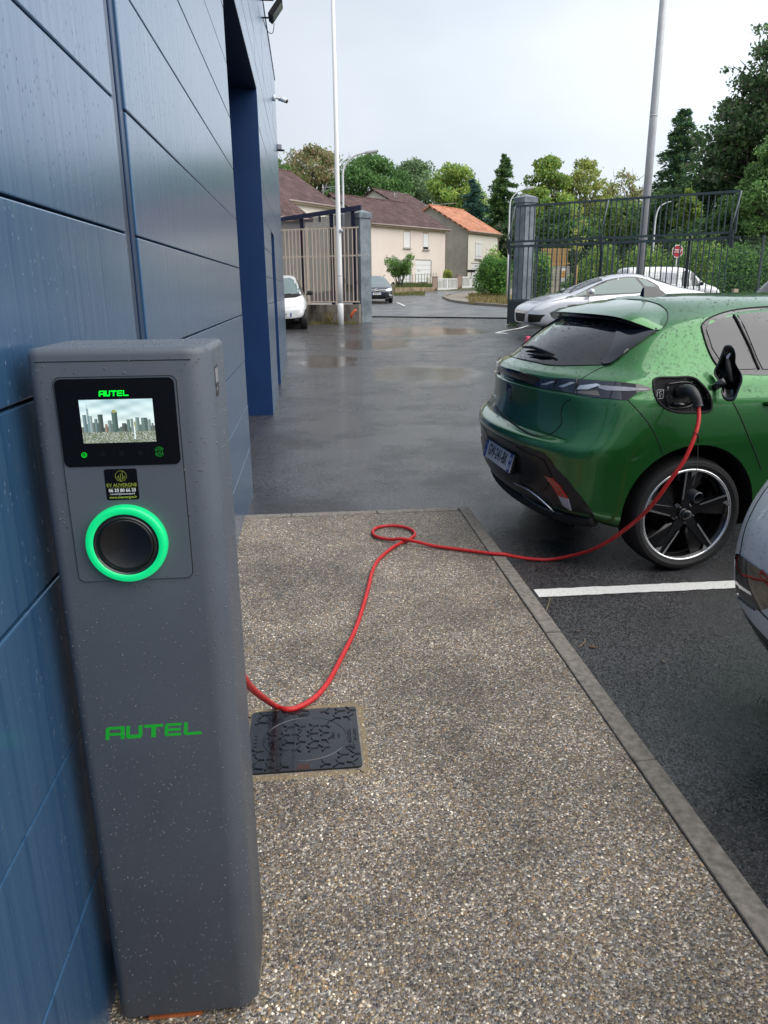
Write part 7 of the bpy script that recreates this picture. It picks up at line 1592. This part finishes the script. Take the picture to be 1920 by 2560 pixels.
def tufts(name, label, area, n, h0, h1, pal_, seed, w_=.006, kind='stuff'):
    r = np.random.default_rng(seed); V = []; F = []; C_ = []; k = 0; p = np.array(pal_)
    for i in range(n):
        b = area(r); h = r.uniform(h0, h1); th = r.uniform(0, 6.28); ln = r.normal()*.35*h; ww = w_*r.uniform(.6, 1.4); d = np.array((math.cos(th), math.sin(th), 0)); b = np.array(b)
        tip = b+np.array((0, 0, h))+d*ln; V += [b-d*ww, b+d*ww, (b+tip)/2+d*(ww*.7+ln*-.1), tip]; F.append((4*k, 4*k+1, 4*k+2, 4*k+3)); C_ += [p[r.integers(0, len(p))]*r.uniform(.7, 1.3)]*4; k += 1
    o = np_mesh(name, np.array(V), np.array(F), MATS['leaf'], None, False, np.array(C_)); tag(o, label, 'grass', kind=kind); return o
DG = [(.28, .22, .10), (.20, .16, .07), (.14, .14, .05), (.34, .28, .15)]; GG = [(.09, .15, .04), (.13, .20, .06), (.06, .11, .03)]
def on_px(x0, x1, y0, y1):
    def f(r): p = atg(r.uniform(x0, x1), r.uniform(y0, y1)); return (p.x, p.y, gz(p.y)+.03)
    return f
tufts('dry_grass', 'straw coloured grass on the verge under the round laurel', on_px(1172, 1272, 738, 763), 2600, .10, .28, DG, 70, .022)
tufts('lawn_grass', 'green lawn edge above the garden wall', lambda r: (lambda p: (p.x, p.y, gz(p.y)))(at(r.uniform(990, 1083), 716, r.uniform(60.5, 66))), 1800, .15, .35, GG+DG[:1], 71, .03)
tufts('verge_grass', 'weedy grass along the foot of the garden wall', on_px(985, 1062, 733, 741), 900, .08, .25, GG+DG[:2], 72, .02)
def wallfoot(r):
    p = at(r.uniform(768, 893), 796, 24.7-r.random()*.25); return (p.x, p.y, gz(p.y)-.01)
tufts('wall_weeds', 'dead weeds and grass along the foot of the low stained wall', wallfoot, 700, .04, .16, DG+GG[:1], 73, .006)
def dry_clump(r):
    p = at(822+r.normal()*4, 790, 24.6); return (p.x, p.y, gz(p.y)-.02)
tufts('dead_weed', 'tall clump of dead straw coloured weed left of the white pole', dry_clump, 90, .18, .50, DG, 74, .007)
tufts('gate_weed', 'few green weeds growing under the end of the sliding gate', lambda r: (lambda p: (p.x, p.y, gz(p.y)))(at(r.uniform(1272, 1292), 798, 23.4)), 60, .05, .14, GG, 75, .008)
tufts('kerb_grass', 'sparse blades of grass in the gap between kerb and asphalt', lambda r: (PX1+.082+abs(r.normal())*.012, r.choice((4.0, 3.75, 3.3, 2.75, 2.1, 1.75))+r.normal()*.12, -.05), 90, .012, .05, DG+GG, 76, .0011)

r = np.random.default_rng(90); bl = []
for i in range(170):
    x = r.uniform(-30, 130); y = 128+r.uniform(0, 25)+x*.05; h = r.uniform(6, 10.5)
    bl.append(((x, y, gz(y)+h*.55), (r.uniform(2.2, 3.6), 2.5, h*.5), r.uniform(.6, 1.3)))
V, F, C_ = crown_mesh(bl, 42000, .34, .5, DK+MD+GR_[:2], r, None, .5); o = np_mesh('woodland', V, F, MATS['leaf'], None, False, C_); tag(o, 'far wooded slope filling the gaps between the trees', 'woodland', kind='stuff')
